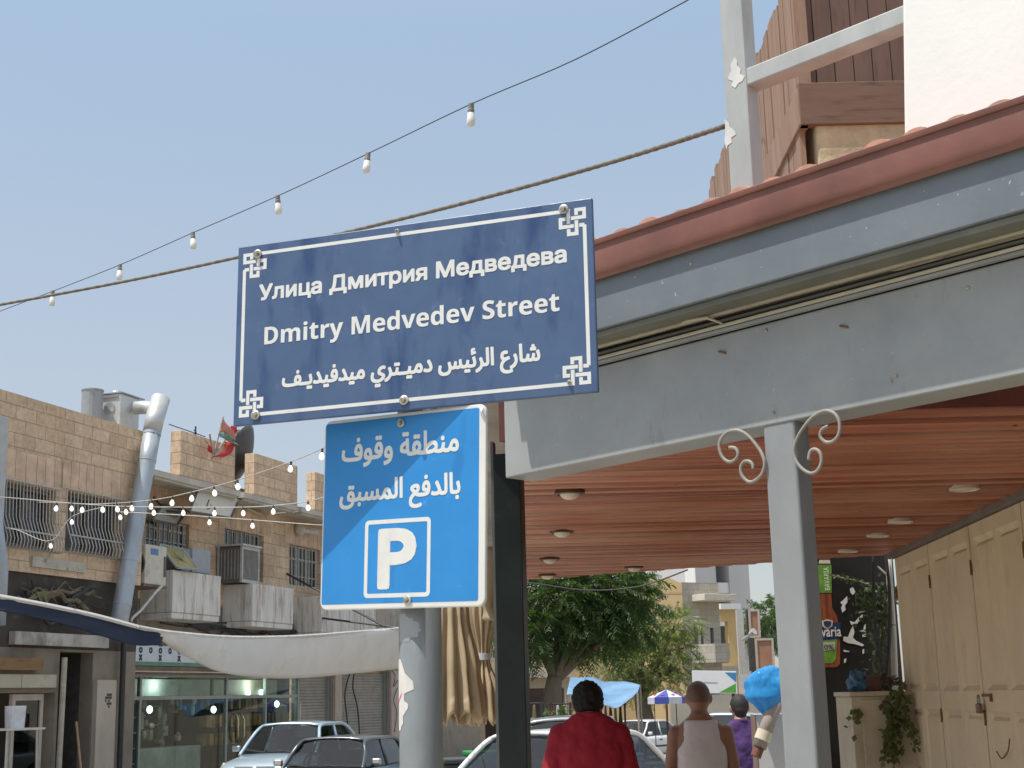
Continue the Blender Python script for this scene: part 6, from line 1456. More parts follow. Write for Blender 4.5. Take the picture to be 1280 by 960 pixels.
def tape(o, d):
    L, belt = d['L'], d['belt']; ys = -L/2+.13
    p0 = MB()
    for k in range(9):
        xx = -.74+k*.045; p0.hexa([(xx, ys-.055, belt-.07),(xx+.022, ys-.055, belt-.07),(xx+.022, ys-.05, belt-.07),(xx, ys-.05, belt-.07)], [(xx+.02, ys-.048, belt-.025),(xx+.042, ys-.048, belt-.025),(xx+.042, ys-.043, belt-.025),(xx+.02, ys-.043, belt-.025)])
    MB().hexa([(-.76, ys-.05, belt-.072),(-.33, ys-.05, belt-.072),(-.33, ys-.03, belt-.072),(-.76, ys-.03, belt-.072)], [(-.74, ys-.043, belt-.023),(-.31, ys-.043, belt-.023),(-.31, ys-.03, belt-.023),(-.74, ys-.03, belt-.023)]).build('reflective_tape', M('orange_tape', (.75,.28,.03), .4), o)
    p0.build('tape_stripes', M('red_tape', (.6,.03,.02), .4), o)
    MB().lathe([(.01,0),(.045,0),(.05,-.01),(.01,-.012)], 16, (0, -L/2-.004, .78), 'Y').build('rear_badge', chrome, o)
car('white saloon with orange striped reflective tape on its tail, behind the red shirt', x+.05, y, z, TH+.30, white_p, 'sedan', 1.0, tape)
x, y, z = at_ground(712, 21.5)
car('silver grey tall car facing this way, behind the white saloon', x, y, z, math.pi+.05, car_paint('silver_metallic', (.42,.44,.45), .5), 'tall', 1.02)
x, y, z = at_ground(797, 53)
car('small white saloon parked far down the road near the blue umbrella', x, y, z, math.pi+.62-1.0*0, white_p, 'sedan', .98)
x, y, z = at_ground(905, 31)
car('pale silver blue car roof showing between the vest and the purple shirt', x, y, z+.1, FH, car_paint('silver_blue_metallic', (.45,.55,.62), .5), 'sedan', 1.05)

# ------------------------------------------------------------------ bins, crate beyond the parasols
def wheelie(label, px, Y, col, w_, h_):
    x, y, z = at_ground(px, Y); o = thing('wheeled_bin', label, 'bin', (x, y, z), .2); k = w_
    MB().hexa([(-.24*k,-.26*k,.06),(.24*k,-.26*k,.06),(.24*k,.26*k,.06),(-.24*k,.26*k,.06)], [(-.3*k,-.34*k,h_-.08),(.3*k,-.34*k,h_-.08),(.3*k,.34*k,h_-.08),(-.3*k,.34*k,h_-.08)]).build('tub', col, o, bev=.03)
    MB().box(-.32*k,.32*k,-.37*k,.36*k,h_-.075,h_).build('lid', col, o, bev=.02)
    for s in (-1, 1): MB().lathe([(.01,-.03),(.11,-.03),(.11,.03),(.01,.03)], 16, (s*.26*k, .28*k, .11), 'X').build('wheel', tyre, o)
wheelie('dark grey wheeled bin behind the folded parasols', 577, 23, M('dark_bin_plastic', (.05,.058,.055), .5), 1.15, 1.05)
wheelie('bright green wheeled bin with lid beside the dark one', 603, 25, M('green_bin_plastic', (.02,.25,.05), .45), 1.0, 1.12)
x, y, z = at_ground(590, 21.5)
o = thing('crate', 'yellow plastic crate on a low stool between the two bins', 'crate', (x, y, z)); MB().wall(-.26,.26,.42,.72,-.15,.02,[(-.2,-.02,.5,.62),(.03,.2,.5,.62)]).box(-.26,.26,-.128,.15,.42,.44).box(-.26,-.24,-.128,.15,.441,.72).box(.24,.26,-.128,.15,.441,.72).build('crate', M('yellow_plastic', (.65,.33,.02), .5), o)
for s in (-1, 1): MB().box(s*.22-.02, s*.22+.02, -.12, .12, 0, .41).build('stool_leg', darkpl, o)

# ------------------------------------------------------------------ trees
bark = M('grey_brown_bark', (.16,.125,.09), .9, var=.35, vs=3, stretch=(1,1,.3), bmp=.7, bs=12)
def tree(label, px, Y, trunk_w, ztrunk, blobs, lm, seed, fl, n_fr, lean=0, droop=.12, lw=.32):
    x, y, z = at_ground(px, Y); o = thing('street_tree', label, 'tree', (x, y, z)); rnd = random.Random(seed); org = Vector((x, y, z))
    tr = MB(); tr.tube(smooth_path([(0,0,-.1), (lean*.3+.03, 0, ztrunk*.45), (lean*.7-.04, .05, ztrunk*.8), (lean, 0, ztrunk)], 4), [trunk_w*(1.25-.5*i/12) for i in range(13)], 12); top = Vector((lean, 0, ztrunk))
    B = []
    for (bx, by, Yo, r, wgt) in blobs:
        c_ = atY(bx, by, Y+Yo)-org; B.append((c_, r, wgt))
        m1 = top.lerp(c_, .5)+Vector((rnd.gauss(0,.12), rnd.gauss(0,.12), .12)); tr.tube(smooth_path([top-Vector((0,0,.15)), m1, c_], 4), [trunk_w*.5*(1-.85*i/8) for i in range(9)], 7)
        for k in range(5):
            e_ = c_+rv(rnd)*r*.8; tr.tube([m1.lerp(c_, .6), c_.lerp(e_, .5)+rv(rnd)*.05, e_], [.03,.018,.006], 5)
    tr.build('trunk', bark, o, smooth=True)
    mb = MB(); tot = sum(w_ for _, _, w_ in B)
    for c_, r, w_ in B:
        for k in range(int(n_fr*w_/tot)):
            d = rv(rnd); rad = r*(rnd.random()**.42); p = c_+Vector((d.x*rad, d.y*rad, d.z*rad*.72))
            dirv = (d+Vector((rnd.gauss(0,.35), rnd.gauss(0,.35), -droop+rnd.gauss(0,.2)))).normalized(); L_ = fl*rnd.uniform(.65, 1.25)
            up = Vector((rnd.gauss(0,.6), rnd.gauss(0,.6), 1)); s_ = dirv.cross(up).normalized(); m_ = 8
            for i in range(1, m_+1):
                t = i/m_; q_ = p+dirv*L_*t-Vector((0,0,1))*L_*.30*t*t; wl = L_*lw*(.55+.6*math.sin(math.pi*min(1,t*.95)))
                for sd in (-1, 1):
                    j = Vector((rnd.gauss(0,.16), rnd.gauss(0,.16), rnd.gauss(0,.2)))
                    e_ = q_+(s_*sd*rnd.uniform(.6,1)+dirv*rnd.uniform(.3,.8)+j)*wl-Vector((0,0,wl*.35)); sw = (dirv+j)*(L_/m_*.55)
                    mb.add([q_-sw*.3, q_+sw, e_+sw*.35, e_-sw*.15], [(0,1,2,3)])
    mb.build('crown', lm, o); return o
leaf1 = M_leaf('deep_green_leaf', (.034,.07,.024), (.07,.122,.038)); leaf2 = M_leaf('olive_green_leaf', (.11,.15,.05), (.18,.21,.08))
tree('large dark green street tree with feathery leaves behind the men, left of the yellow building', 688, 40, .27, 2.75, [(700,745,0,1.25,3),(745,738,.3,1.25,3),(672,785,-.4,.85,1.6),(778,758,.5,1.05,2.6),(742,786,.2,1.0,2.2),(785,785,.6,.6,1.0),(655,750,.3,1.1,2),(715,722,.5,1.2,2),(778,735,.8,1.0,1.8),(640,800,.2,.9,1.2)], leaf1, 3, .50, 2300, lean=.15, lw=.31)
tree('lighter olive green tree behind the blue umbrella', 806, 62, .36, 2.6, [(800,830,0,1.1,2),(838,812,.2,1.0,1.8),(770,832,-.3,.95,1.5),(845,780,.5,.9,1.3),(815,790,.6,1.2,1.6),(850,835,.3,.8,1),(780,850,0,.8,.9),(825,852,-.3,.9,1.1)], leaf2, 9, .50, 1500, lean=-.1, lw=.25)
tree('round dark green tree showing right of the white tower', 962, 105, .3, 5.2, [(958,778,0,1.9,2),(975,770,.5,1.7,2),(950,795,0,1.4,1),(985,790,0,1.8,1.5)], M_leaf('mid_green_leaf', (.045,.085,.03), (.08,.13,.05)), 5, .8, 700)
# ------------------------------------------------------------------ far buildings
plaster_y = M('ochre_plaster', (.50,.37,.20), .9, var=.12, vs=.4, dirt=(.38,.29,.17), dirt_s=.6, bmp=.1)
stone_g = M_brick('pale_grey_ashlar', (.48,.45,.38), (.41,.38,.32), (.30,.27,.22), .7, .32, .012, .15, .2, dirt=(.36,.31,.22))
white_t = M('white_render', (.74,.73,.71), .85, var=.05, vs=.3)
grey_t = M('pale_grey_render', (.50,.50,.50), .85, var=.05, vs=.3)
YB = 72.0; co_ = atY(859, 870, YB); BF = Frame((co_.x, YB, gz(YB)), math.pi/2-R(16))   # faces the street with its long side; local x runs away
LB = lambda x, y: BF.L(x, y, 0)
class LocF:
    def __init__(s, F, name, label, cat, x, y, z): s.t = thing(name, label, cat, F.m @ Vector((x, y, z)), F.rz); s.o = Vector((x, y, z))
    def b(s, mb, name, mat, parent=None, **k): mb.v = [tuple(Vector(v)-s.o) for v in mb.v]; return mb.build(name, mat, parent or s.t, **k)
# its end wall towards the camera lies at local x = 0; the street side is local y = 0 running to +x
RF = Frame((co_.x, YB, gz(YB)), R(28)); LR = lambda x, y: RF.L(x, y, 0)
bA = LocF(RF, 'ochre_building', 'two storey ochre and grey building beyond the trees with a canted balcony', 'building', 0, 0, 0)
zt0 = LR(859, 728)[1]; x1 = LR(899, 760)[0]; zt1 = zt0
wn1 = [(LR(a_, 795)[0], LR(b_, 795)[0], LR(870, 806)[1], LR(870, t_)[1]) for a_, b_, t_ in ((867.5,873,780),(876,879.5,783),(888,892.5,785))]
bA.b(MB().wall(0.0, x1, 0, zt0, 0, .3, wn1), 'street_wall', stone_g)
LFr = Frame((co_.x, YB, gz(YB)), R(-20))
# left gable wall, facing the camera's left
lw_ = MB(); gl_ = LFr
def gp(u, v, w_): return RF.i @ (LFr.m @ Vector((u, w_, v)))
xl_ = LFr.L(640, 850)[0]
lw_.prism([(-.004, 0), (-.004, zt0-.05), (-.6, zt0+.25), (-3.6, zt0+.2), (xl_, zt0+.0), (xl_, 0)], 0, .35, gp)
bA.b(lw_, 'gable_wall', plaster_y)
bA.b(MB().prism([(-.0,zt0-.6),(-3.5,zt0-.5),(-3.5,zt0-.42),(-.0,zt0-.5)], -.01, .36, gp), 'render_joint', M('ochre_joint', (.40,.28,.15), .9))
cm = bA.b(MB().box(LR(865,750)[0], LR(905,750)[0], -1.1, -.003, LR(865,752)[1], LR(865,744)[1]), 'canopy_slab', M('pale_slab', (.60,.55,.46), .9, var=.1), bev=.02)
for h in wn1: 
    w_ = bA.b(MB().box(h[0]+.02, h[1]-.02, .16, .2, h[2]+.02, h[3]-.02), 'window', M('dark_shutter', (.15,.13,.12), .6))
bz0, bz1 = LR(870, 829)[1], LR(870, 806)[1]
bA.b(MB().prism([(LR(864,815)[0], 0), (LR(870,815)[0]+.1, -1.5), (LR(886,815)[0]+.2, -1.5), (LR(899,815)[0]+.3, 0)], bz0, bz1, lambda u, v, t: (u, v-.003, t)), 'balcony', stone_g)
bA.b(MB().box(.3, x1-.3, -.06, -.003, .2, bz0-.9), 'shop_front', M('far_shop_dark', (.10,.09,.08), .8, var=.4, vs=.8))
bA.b(MB().box(.3, x1-.02, .31, 5, 0, zt0-.4), 'rear_block', plaster_y)
# yellow neighbour
pB = atY(898, 870, 82); RB2 = Frame((pB.x, 82, gz(82)), R(20)); L3 = lambda x, y: RB2.L(x, y, 0)
bB = LocF(RB2, 'yellow_building', 'narrow yellow building with white roof parapet and a deep recess', 'building', 0, 0, 0)
xb = L3(926, 800)[0]; zB = L3(905, 762)[1]
bB.b(MB().wall(0, xb, 0, zB, 0, .4, [(L3(899, 800)[0], L3(911, 800)[0], L3(905, 829)[1], L3(905, 777)[1])]), 'wall', M('yellow_plaster', (.60,.43,.20), .9, var=.1, vs=.4))
bB.b(MB().box(.2, xb-.1, 2.2, 2.4, 0, zB-.3), 'back_wall', M('buff_plaster', (.40,.33,.22), .9, var=.15, vs=.5))
bB.b(MB().box(L3(897, 760)[0], L3(922, 760)[0], -.4, .5, zB+.003, L3(905, 755)[1]), 'parapet', white_t)
bB.b(MB().box(-.3, L3(918,830)[0], -.9, -.003, L3(905, 845)[1], L3(905, 833)[1]), 'balcony', stone_g)
cp_ = atY(930, 870, 79)
o = thing('concrete_column', 'tall pale concrete column with a floodlight arm beside the yellow building', 'column', (cp_.x, 79, gz(79)))
hC = atY(930, 762, 79).z-gz(79); MB().box(-.18, .18, -.18, .18, 0, hC).build('shaft', M('pale_concrete', (.46,.45,.42), .9, var=.1), o)
l0 = atY(928, 800, 78.6)-Vector(o.location); l1 = atY(938, 793, 78)-Vector(o.location); l2 = atY(943, 789, 77.8)-Vector(o.location)
MB().rod(l0, l1, .06).build('lamp_arm', alum, o); MB().rod(l1, l2, .14, .2, 10).build('lamp_head', M('pale_lamp_head', (.5,.5,.48), .4, .3), o)
# rusty framed boards
rust_b = M('rusty_board', (.34,.18,.115), .8, var=.25, vs=.9, dirt=(.42,.25,.17), dirt_s=1.4)
def hoard(label, tl, br, Y, depth_px):
    a_, b_ = atY(*tl, Y), atY(*br, Y); cx = (a_.x+b_.x)/2
    o = thing('rusty_hoarding', label, 'hoarding', (cx, Y, gz(Y))); g = gz(Y); hx = (b_.x-a_.x)/2; z0, z1 = b_.z-g, a_.z-g
    MB().box(-hx+.1, hx-.1, 0, .08, z0+.1, z1-.1).build('sheet', rust_b, o)
    MB().box(-hx, hx, -.06, .12, z1-.12, z1).box(-hx, hx, -.06, .12, z0, z0+.12).box(-hx, -hx+.12, -.06, .12, z0+.121, z1-.121).box(hx-.12, hx, -.06, .12, z0+.121, z1-.121).build('frame', M('pale_rusty_frame', (.46,.40,.34), .7, var=.1), o)
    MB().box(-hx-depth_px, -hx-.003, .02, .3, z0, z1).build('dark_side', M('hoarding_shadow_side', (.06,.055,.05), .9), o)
    for s in (-.7, .7): MB().box(s*hx-.08, s*hx+.08, .13, .3, 0, z0-.003).build('leg', MATS['dark_steel'], o)
hoard('upper rusty brown hoarding in a pale frame by the concrete column', (935,762), (951,797), 84, .12)
hoard('lower larger rusty brown hoarding in a pale frame, nearest the dark tree', (943,798), (969,838), 76, .32)
# white tower and the white block far behind
YT = 135; pT = atY(877, 870, YT); TF = Frame((pT.x, YT, gz(YT)), R(24)); L4 = lambda x, y: TF.L(x, y, 0)
tw_ = LocF(TF, 'tower_block', 'tall white and grey apartment tower rising behind the ochre building', 'building', 0, 0, 0)
zT = L4(880, 620)[1]; xs_ = [L4(x, 740)[0] for x in (877, 896, 914, 939)]
tw_.b(MB().box(0, xs_[1], 0, 8, 0, zT).box(xs_[2], xs_[3], .2, 8, 0, zT).box(xs_[1]+.003, xs_[2]-.003, 2.4, 8, 0, zT), 'wall', grey_t)
for k in range(7):
    z_ = L4(905, 741)[1]+(k-3)*3.1; tw_.b(MB().box(xs_[1]+.01, xs_[2]-.01, .4, 2.39, z_, z_+.18).box(xs_[1]+.01, xs_[2]-.01, .4, .5, z_+.181, z_+1.0), 'balcony', white_t)
    tw_.b(MB().box(xs_[1]+.5, xs_[2]-.6, 2.3, 2.395, z_+.2, z_+2.2), 'window', M('far_window_dark', (.14,.14,.14), .4))
TL = Frame((pT.x, YT, gz(YT)), R(-35)); zl = TL.L(860, 725)[1]
def tp_(u, v, w_): return TF.i @ (TL.m @ Vector((u, w_, v)))
xw = TL.L(857, 740)[0]; tw_.b(MB().prism([(-.01, 0), (-.01, zT), (xw, zT), (xw, 0)], 0, .4, tp_), 'side_wall', white_t)
YW = 150; pW = atY(800, 870, YW); wb_ = thing('white_block', 'low white building with dark window seen over the ochre gable', 'building', (pW.x, YW, gz(YW)), R(-8)); WFm = Frame(wb_.location, R(-8)); L5 = lambda x, y: WFm.L(x, y, 0)
wh = (L5(841, 720)[0], L5(857, 720)[0], L5(848, 722)[1], L5(848, 711)[1]); 
MB().wall(L5(780, 720)[0], L5(862, 720)[0], 0, L5(848, 700)[1], 0, .4, [wh]).build('wall', white_t, wb_); MB().box(wh[0], wh[1], .2, .25, wh[2], wh[3]).build('window', MATS['far_window_dark'], wb_)
# low ochre and grey buildings behind the trees on the left
pG = atY(560, 870, 58); GF = Frame((pG.x, 58, gz(58)), R(6)); L6 = lambda x, y: GF.L(x, y, 0)
lg = LocF(GF, 'low_building', 'low buff building with dark shop openings behind the large tree', 'building', 0, 0, 0)
hl = [(L6(a_, 890)[0], L6(b_, 890)[0], 0, L6(600, 862)[1]) for a_, b_ in ((585,600),(606,622),(660,682),(690,706))]
lg.b(MB().wall(L6(540,850)[0], L6(712,850)[0], 0, L6(640,806)[1], 0, .4, hl), 'wall', M('buff_wall', (.42,.36,.27), .9, var=.15, vs=.5, dirt=(.28,.23,.17), dirt_s=.6))
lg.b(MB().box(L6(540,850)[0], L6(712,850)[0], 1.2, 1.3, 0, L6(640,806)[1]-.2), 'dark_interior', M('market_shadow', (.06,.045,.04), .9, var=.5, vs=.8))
lg.b(MB().box(L6(540,850)[0], L6(712,850)[0], -.5, -.003, L6(640,848)[1], L6(640,842)[1]), 'ledge', concrete)
lg.b(MB().box(L6(540,850)[0], L6(640,850)[0], 2, 8, 0, L6(640,770)[1]), 'upper_storey', M('buff_upper', (.38,.32,.25), .9, var=.2, vs=.5))
pg2 = atY(690, 870, 66); lg2 = thing('long_wall_building', 'long ochre wall building filling the gap between the two trees', 'building', (pg2.x, 66.5, gz(66)), R(-6)); G2 = Frame(lg2.location, R(-6)); L7 = lambda x, y: G2.L(x, y, 0)
MB().box(L7(640,850)[0], L7(800,850)[0], 0, .5, 0, L7(740,800)[1]).build('wall', plaster_y, lg2); MB().box(L7(640,850)[0], L7(800,850)[0], -.12, -.003, 0, 1.0).build('plinth', M('pale_plinth', (.5,.43,.32), .9, var=.1), lg2)
MB().box(L7(640,850)[0]-.1, L7(800,850)[0]+.1, -.2, .6, L7(740,800)[1]+.003, L7(740,798)[1]+.2).build('coping', concrete, lg2)
# right-hand low wall and fence under the billboard
pw_ = atY(905, 870, 58); bw3 = thing('roadside_wall', 'grey roadside wall below the green and blue billboard', 'wall', (pw_.x, 58.5, gz(58))); BW = Frame(bw3.location, 0); L8 = lambda x, y: BW.L(x, y, 0)
MB().box(L8(838,880)[0], L8(1000,880)[0], 0, .3, 0, L8(900,868)[1]).build('wall', M('grey_wall', (.36,.33,.28), .9, var=.15, vs=.6), bw3)
MB().box(L8(926,860)[0], L8(1000,860)[0], .31, .5, 0, L8(940,842)[1]).build('rear_wall', M('pale_grey_wall', (.45,.44,.42), .9, var=.1), bw3)
# billboard
Yb_ = 52; a_, b_ = atY(865, 838, Yb_), atY(922, 867, Yb_)
bb = thing('billboard', 'white billboard with blue triangle and green triangle', 'billboard', ((a_.x+b_.x)/2, Yb_, gz(Yb_)), R(-4)); BBF = Frame(bb.location, R(-4)); L9 = lambda x, y: BBF.L(x, y, -.08)
A9 = L9(865, 838); B9 = L9(922, 867); C9 = L9(921, 839)
MB().prism([A9, (B9[0], C9[1]), (B9[0], B9[1]), (A9[0], B9[1]+.05)], -.08, .12, lambda u, v, t: (u, t, v)).build('panel', M('billboard_white', (.72,.74,.74), .5, var=.03), bb, bev=.01)
def b9(pts, nm, m_, y_=-.086): q = [L9(*p) for p in pts]; MB().prism(q, y_, -.07, lambda u, v, t: (u, t, v)).build(nm, m_, bb)
b9([(906,840.5),(920.5,840.8),(920.2,853)], 'blue_triangle', M('billboard_blue', (.05,.22,.45), .5)); b9([(920,854),(920,866),(899,865.5)], 'green_triangle', M('billboard_green', (.09,.33,.05), .5)); b9([(880,852.6),(897,852.8),(897,854.0),(880,853.8)], 'text_line', M('billboard_grey_text', (.3,.31,.32), .5))
for x_ in (869, 917): q = L9(x_, 867); MB().box(q[0]-.06, q[0]+.06, 0, .1, 0, q[1]).build('post', MATS['dark_steel'], bb)
# market umbrella, tarpaulin, stall clutter
Yu = 50; top_ = atY(833, 862, Yu); o = thing('market_umbrella', 'blue and white market umbrella with red prints at the roadside', 'umbrella', (top_.x, Yu, gz(Yu))); r_ = .66; z1 = top_.z-gz(Yu); z0 = atY(833, 871.5, Yu).z-gz(Yu)
for k in range(8):
    a0, a1 = 2*math.pi*k/8, 2*math.pi*(k+1)/8; p = [Vector((0,0,z1))]+[Vector((r_*math.cos(a), r_*math.sin(a), z0)) for a in (a0, a1)]; e = [q+Vector((0,0,-.22)) for q in p[1:]]
    MB().add(p+e, [(0,1,2),(1,3,4,2)]).build('panel', M('umbrella_blue', (.05,.08,.36), .7) if k % 2 else M('umbrella_white', (.55,.57,.66), .7), o, solid=.01)
    c_ = p[0].lerp(p[1].lerp(p[2], .5), .72)
    MB().ball(c_, .07, .07, .04, 8, 6).build('print', M('red_print', (.55,.06,.05), .7), o)
MB().rod((0,0,0),(0,0,z1),.02).build('pole', darkpl, o)
for dx in (-.45, -.05, .3): MB().rod((dx,-.1,0),(dx,-.1,z0),.016).build('stall_pole', darkpl, o)
Yt = 46; o = thing('tarpaulin', 'sagging pale blue tarpaulin roof strung between the two trees', 'tarpaulin', (atY(757, 860, Yt).x, Yt, gz(Yt))); TI = Matrix.Translation(-Vector(o.location))
A = [atY(x, y, Yt+2.5) for x, y in ((713,848),(735,846),(757,852),(780,852),(800,856))]; B = [atY(x, y, Yt-2) for x, y in ((708,868),(735,872),(752,880),(772,884),(797,866))]
A, B = smooth_path(A, 6), smooth_path(B, 6); vs = []; n = len(A)
for j in range(9):
    for i in range(n): p = A[i].lerp(B[i], j/8); vs.append(TI @ (p+Vector((0,0,-.22*math.sin(math.pi*j/8)*math.sin(math.pi*i/(n-1))+.05*noise.noise(Vector((i*.4,j*.6,0)))))))
MB().add(vs, [(j*n+i, j*n+i+1, (j+1)*n+i+1, (j+1)*n+i) for j in range(8) for i in range(n-1)]).build('sheet', M('blue_tarp', (.15,.28,.44), .6, var=.25, vs=1.2, dirt=(.32,.42,.50), dirt_s=1), o, smooth=True, solid=.01)
for p in (A[0], A[-1], B[0], B[-1]): q = TI @ p; MB().rod((q.x, q.y, 0), q, .035).build('pole', M('thin_pole', (.3,.25,.2)), o)
rnd = random.Random(17)
sm = [M('maroon_cloth', (.16,.02,.03), .8, var=.4), M('dark_cloth', (.03,.03,.04), .8, var=.4), M('pale_goods', (.45,.42,.38), .7, var=.3), M('olive_goods', (.16,.14,.07), .8, var=.3), M('blue_goods', (.08,.12,.25), .7)]
def stall(label, px0, px1, Y, seed):
    a_, b_ = atY(px0, 880, Y), atY(px1, 880, Y); o = thing('market_stall', label, 'stall', ((a_.x+b_.x)/2, Y, gz(Y))); rnd = random.Random(seed); h = (b_.x-a_.x)/2
    MB().box(-h, h, -.4, .4, .68, .74).build('table', M('stall_wood', (.25,.18,.11), .8), o)
    for s in (-1, 1):
        MB().box(s*(h-.06)-.03, s*(h-.06)+.03, .3, .36, 0, 2.0).build('upright', MATS['dark_steel'], o)
        MB().box(s*(h-.06)-.03, s*(h-.06)+.03, -.36, -.3, 0, .679).build('leg', MATS['dark_steel'], o)
    MB().rod((-h, .33, 1.96), (h, .33, 1.96), .02).build('rail', MATS['dark_steel'], o)
    n = int(h*2/.16)
    for k in range(n):
        x_ = -h+.08+k*.16; l = rnd.uniform(.5, 1.0); m_ = MB(); m_.hexa([(x_-.07,.26,1.95-l),(x_+.07,.28,1.95-l),(x_+.07,.38,1.95-l),(x_-.07,.36,1.95-l)], [(x_-.03,.3,1.93),(x_+.03,.3,1.93),(x_+.03,.35,1.93),(x_-.03,.35,1.93)]); m_.build('garment', rnd.choice(sm), o, bev=.02)
    for k in range(n): x_ = rnd.uniform(-h+.1, h-.1); MB().ball((x_, rnd.uniform(-.3,.2), .74+.08), .11, .1, .09, 8, 6).build('goods', rnd.choice(sm), o)
stall('market stall hung with maroon and dark clothes just right of the green post', 655, 680, 34, 1)
stall('market stall with dark clothes below the large tree trunk', 686, 716, 38, 2)
stall('low market stall heaped with mixed goods under the blue tarpaulin', 742, 784, 47, 3)
# bush at the foot of the large tree
rnd = random.Random(6); x, y, z = at_ground(700, 37); o = thing('shrub', 'bushy green shrub at the foot of the large tree', 'shrub', (x, y, z)); mb = MB(); st = MB()
for k in range(9): e = Vector((rnd.gauss(0,.35), rnd.gauss(0,.3), rnd.uniform(.9,1.7))); st.tube([(0,0,0), e*.5+Vector((0,0,.1)), e], [.03,.02,.008], 5)
for k in range(900):
    d = rv(rnd); p = Vector((d.x*.62, d.y*.5, 1.15+d.z*.75))*1.0*(1-.3*rnd.random()); leaf(mb, p, rv(rnd)+Vector((0,0,-.2)), rv(rnd)+Vector((0,0,1)), .16, .05)
st.build('stems', bark, o); mb.build('foliage', leaf1, o)

# ------------------------------------------------------------------ overhead: cable, festoon strings and their lamps
cabg = M('weathered_cable', (.15,.13,.10), .7, var=.3, vs=30)
pe = cp(csz(905, 158, -.2)[0], -.2, csz(905, 158, -.2)[1])
pts = [atY(-700, 500, 13.5), atY(-300, 437, 11.2), atY(-60, 392, 9.6), atY(0, 381, 9.2), atY(150, 353, 8.4), atY(300, 321, 7.6), atY(480, 279, 6.7), atY(640, 238, 6.0), atY(780, 198, 5.3), pe]
cb = thing('overhead_cable', 'thick grey-brown twisted cable running from the roof post across the sky', 'cable', pts[-1]); CI = Matrix.Translation(-pts[-1])
sp_ = smooth_path(pts, 24)
for k in range(2):
    tw2 = []
    for i, p in enumerate(sp_):
        a_ = i*1.7+k*math.pi; tw2.append(CI @ (p+Vector((0, .002*math.cos(a_), .002*math.sin(a_)))))
    MB().tube(tw2, .0085, 6).build('strand', cabg, cb, smooth=True)
bulbg = M('white_bulb', (.72,.70,.64), .3, var=.06); socket = M('black_socket', (.05,.045,.04), .6); bulb_lit = M_glow('lit_white_bulb', (1, .97, .9), .6)
def lamp(nm, label, group, p, k, lit, seed):
    o = thing(nm, label, 'light bulb', p, 0, group); o.rotation_euler = (random.Random(seed).uniform(-.12,.12), random.Random(seed+5).uniform(-.15,.15), 0)
    MB().lathe([(.002, .006), (.012, .006), (.016, 0), (.016, -.028), (.018, -.032), (.018, -.045), (.012, -.046)], 12).build('socket', socket if lit else M('dusty_socket', (.20,.185,.16), .6), o).scale = (k,)*3
    if lit: MB().lathe([(.010, -.047), (.016, -.055), (.032, -.085), (.036, -.105), (.030, -.128), (.014, -.142), (.001, -.145)], 14).build('bulb', bulb_lit, o, smooth=True).scale = (k,)*3
    else: MB().lathe([(.014, -.047), (.020, -.052), (.021, -.08), (.023, -.083), (.023, -.112), (.018, -.122), (.001, -.124)], 14).build('bulb', bulbg, o, smooth=True).scale = (k,)*3
# upper string
US = [(880,-12,6.4),(860,0,6.6),(720,74,7.3),(589,130,8.0),(460,192,9.0),(347,245,10.0),(241,291,11.0),(150,331,11.8),(66,364,12.6),(0,389,13.2),(-60,412,13.9),(-300,492,16.5),(-600,560,20)]
u3 = [atY(*a_) for a_ in US]; wr_ = thing('festoon_wire', 'thin dark wire of lamps rising across the sky to the top edge', 'wire', u3[5]); WI = Matrix.Translation(-u3[5])
MB().tube([WI @ p for p in smooth_path(u3, 6)], .0034, 5).build('wire', cabm, wr_)
for k, i in enumerate((3,4,5,6,7,8)): lamp('festoon_lamp', ['unlit white lamp on the upper sky wire, nearest the top edge','unlit white lamp on the upper sky wire, above the middle of the street sign','unlit white lamp on the upper sky wire, just above the left sign corner','unlit white lamp on the upper sky wire, left of the sign by one gap','unlit white lamp on the upper sky wire, close above the thick cable','unlit white lamp on the upper sky wire, hanging below the thick cable at far left'][k], 'unlit lamps on the upper wire', u3[i], 1.12, False, k)
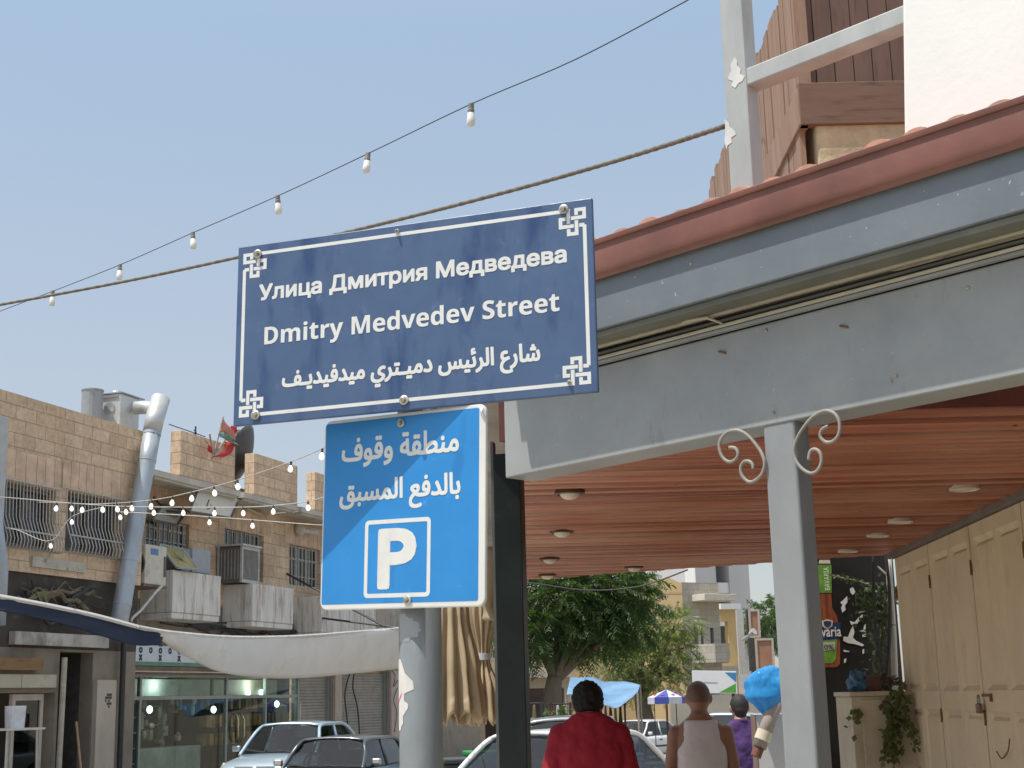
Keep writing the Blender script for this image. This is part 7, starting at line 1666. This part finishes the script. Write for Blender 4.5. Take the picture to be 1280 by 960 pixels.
def string(label, pts, bulbs, group, blabel, seed, k=1.25):
    w3 = ([F1.m @ Vector((F1.L(pts[0][0]-14, pts[0][1], 0)[0], -.01, F1.L(pts[0][0]-14, pts[0][1], 0)[1]))] if seed != 300 else [])+[atY(*p) for p in pts]+([Vector((-.42, 9.4+seed/500, 2.74))] if seed < 400 else []); o = thing('festoon_wire', label, 'wire', w3[len(w3)//2]); I_ = Matrix.Translation(-w3[len(w3)//2]); sp = smooth_path(w3, 8); MB().tube([I_ @ p for p in sp], .008, 5).build('wire', M('pale_wire', (.45,.43,.38), .6), o)
    for n_, px_ in enumerate(bulbs):
        best = min(sp, key=lambda p: abs(prj(p)[0]-px_)); lamp('festoon_lamp', blabel, group, best, k, True, seed+n_)
def prj(p): q = CAMR.transposed() @ (p-EYE); return 640+FPX*q.x/-q.z, 480-FPX*q.y/-q.z
string('upper sagging string of white bulbs rising to the parking sign', [(60,628,24.5),(120,630,23.6),(190,625,22.4),(240,615,21.6),(297,600,20.7),(364,577,19.6),(403,561,18.9),(440,545,18.3)], [75,102,127,148,167,190,214,240,267,297,364,403], 'lit bulbs on the upper facade string', 'lit white bulb on the upper rising string before the left facades', 100, 1.05)
string('long level string of white bulbs before the left facades', [(10,622,23.5),(90,629,23),(157,633,22.5),(229,634,22),(304,634,21.4),(342,632,21),(385,627,20.5),(430,618,20)], [94,157,192,229,264,304,342,385], 'lit bulbs on the level facade string', 'lit white bulb on the level string before the left facades', 200, .95)
string('low string of white bulbs before the balconies', [(150,640,24),(192,642,23.6),(262,646,23),(316,650,22.5),(395,656,21.8),(450,658,21.2)], [129,262,316], 'lit bulbs on the low facade string', 'lit white bulb on the low string before the balconies', 300, .95)
string('short wire with two white bulbs before the barred windows', [(20,662,25),(63,676,24.6),(90,646,24.4),(128,634,24)], [63,90], 'lit bulbs before the barred windows', 'lit white bulb hanging low before the barred windows', 400, .95)
# thin wires at the canopy's far edge
o = thing('thin_wire', 'thin wire drooping below the far edge of the boarded ceiling', 'wire', atY(700, 735, 14)); I_ = Matrix.Translation(-atY(700, 735, 14))
MB().tube(smooth_path([I_ @ atY(x, y, 14) for x, y in ((640,726),(680,731),(735,738),(800,733),(860,712))]), .008, 5).build('wire', cabm, o)
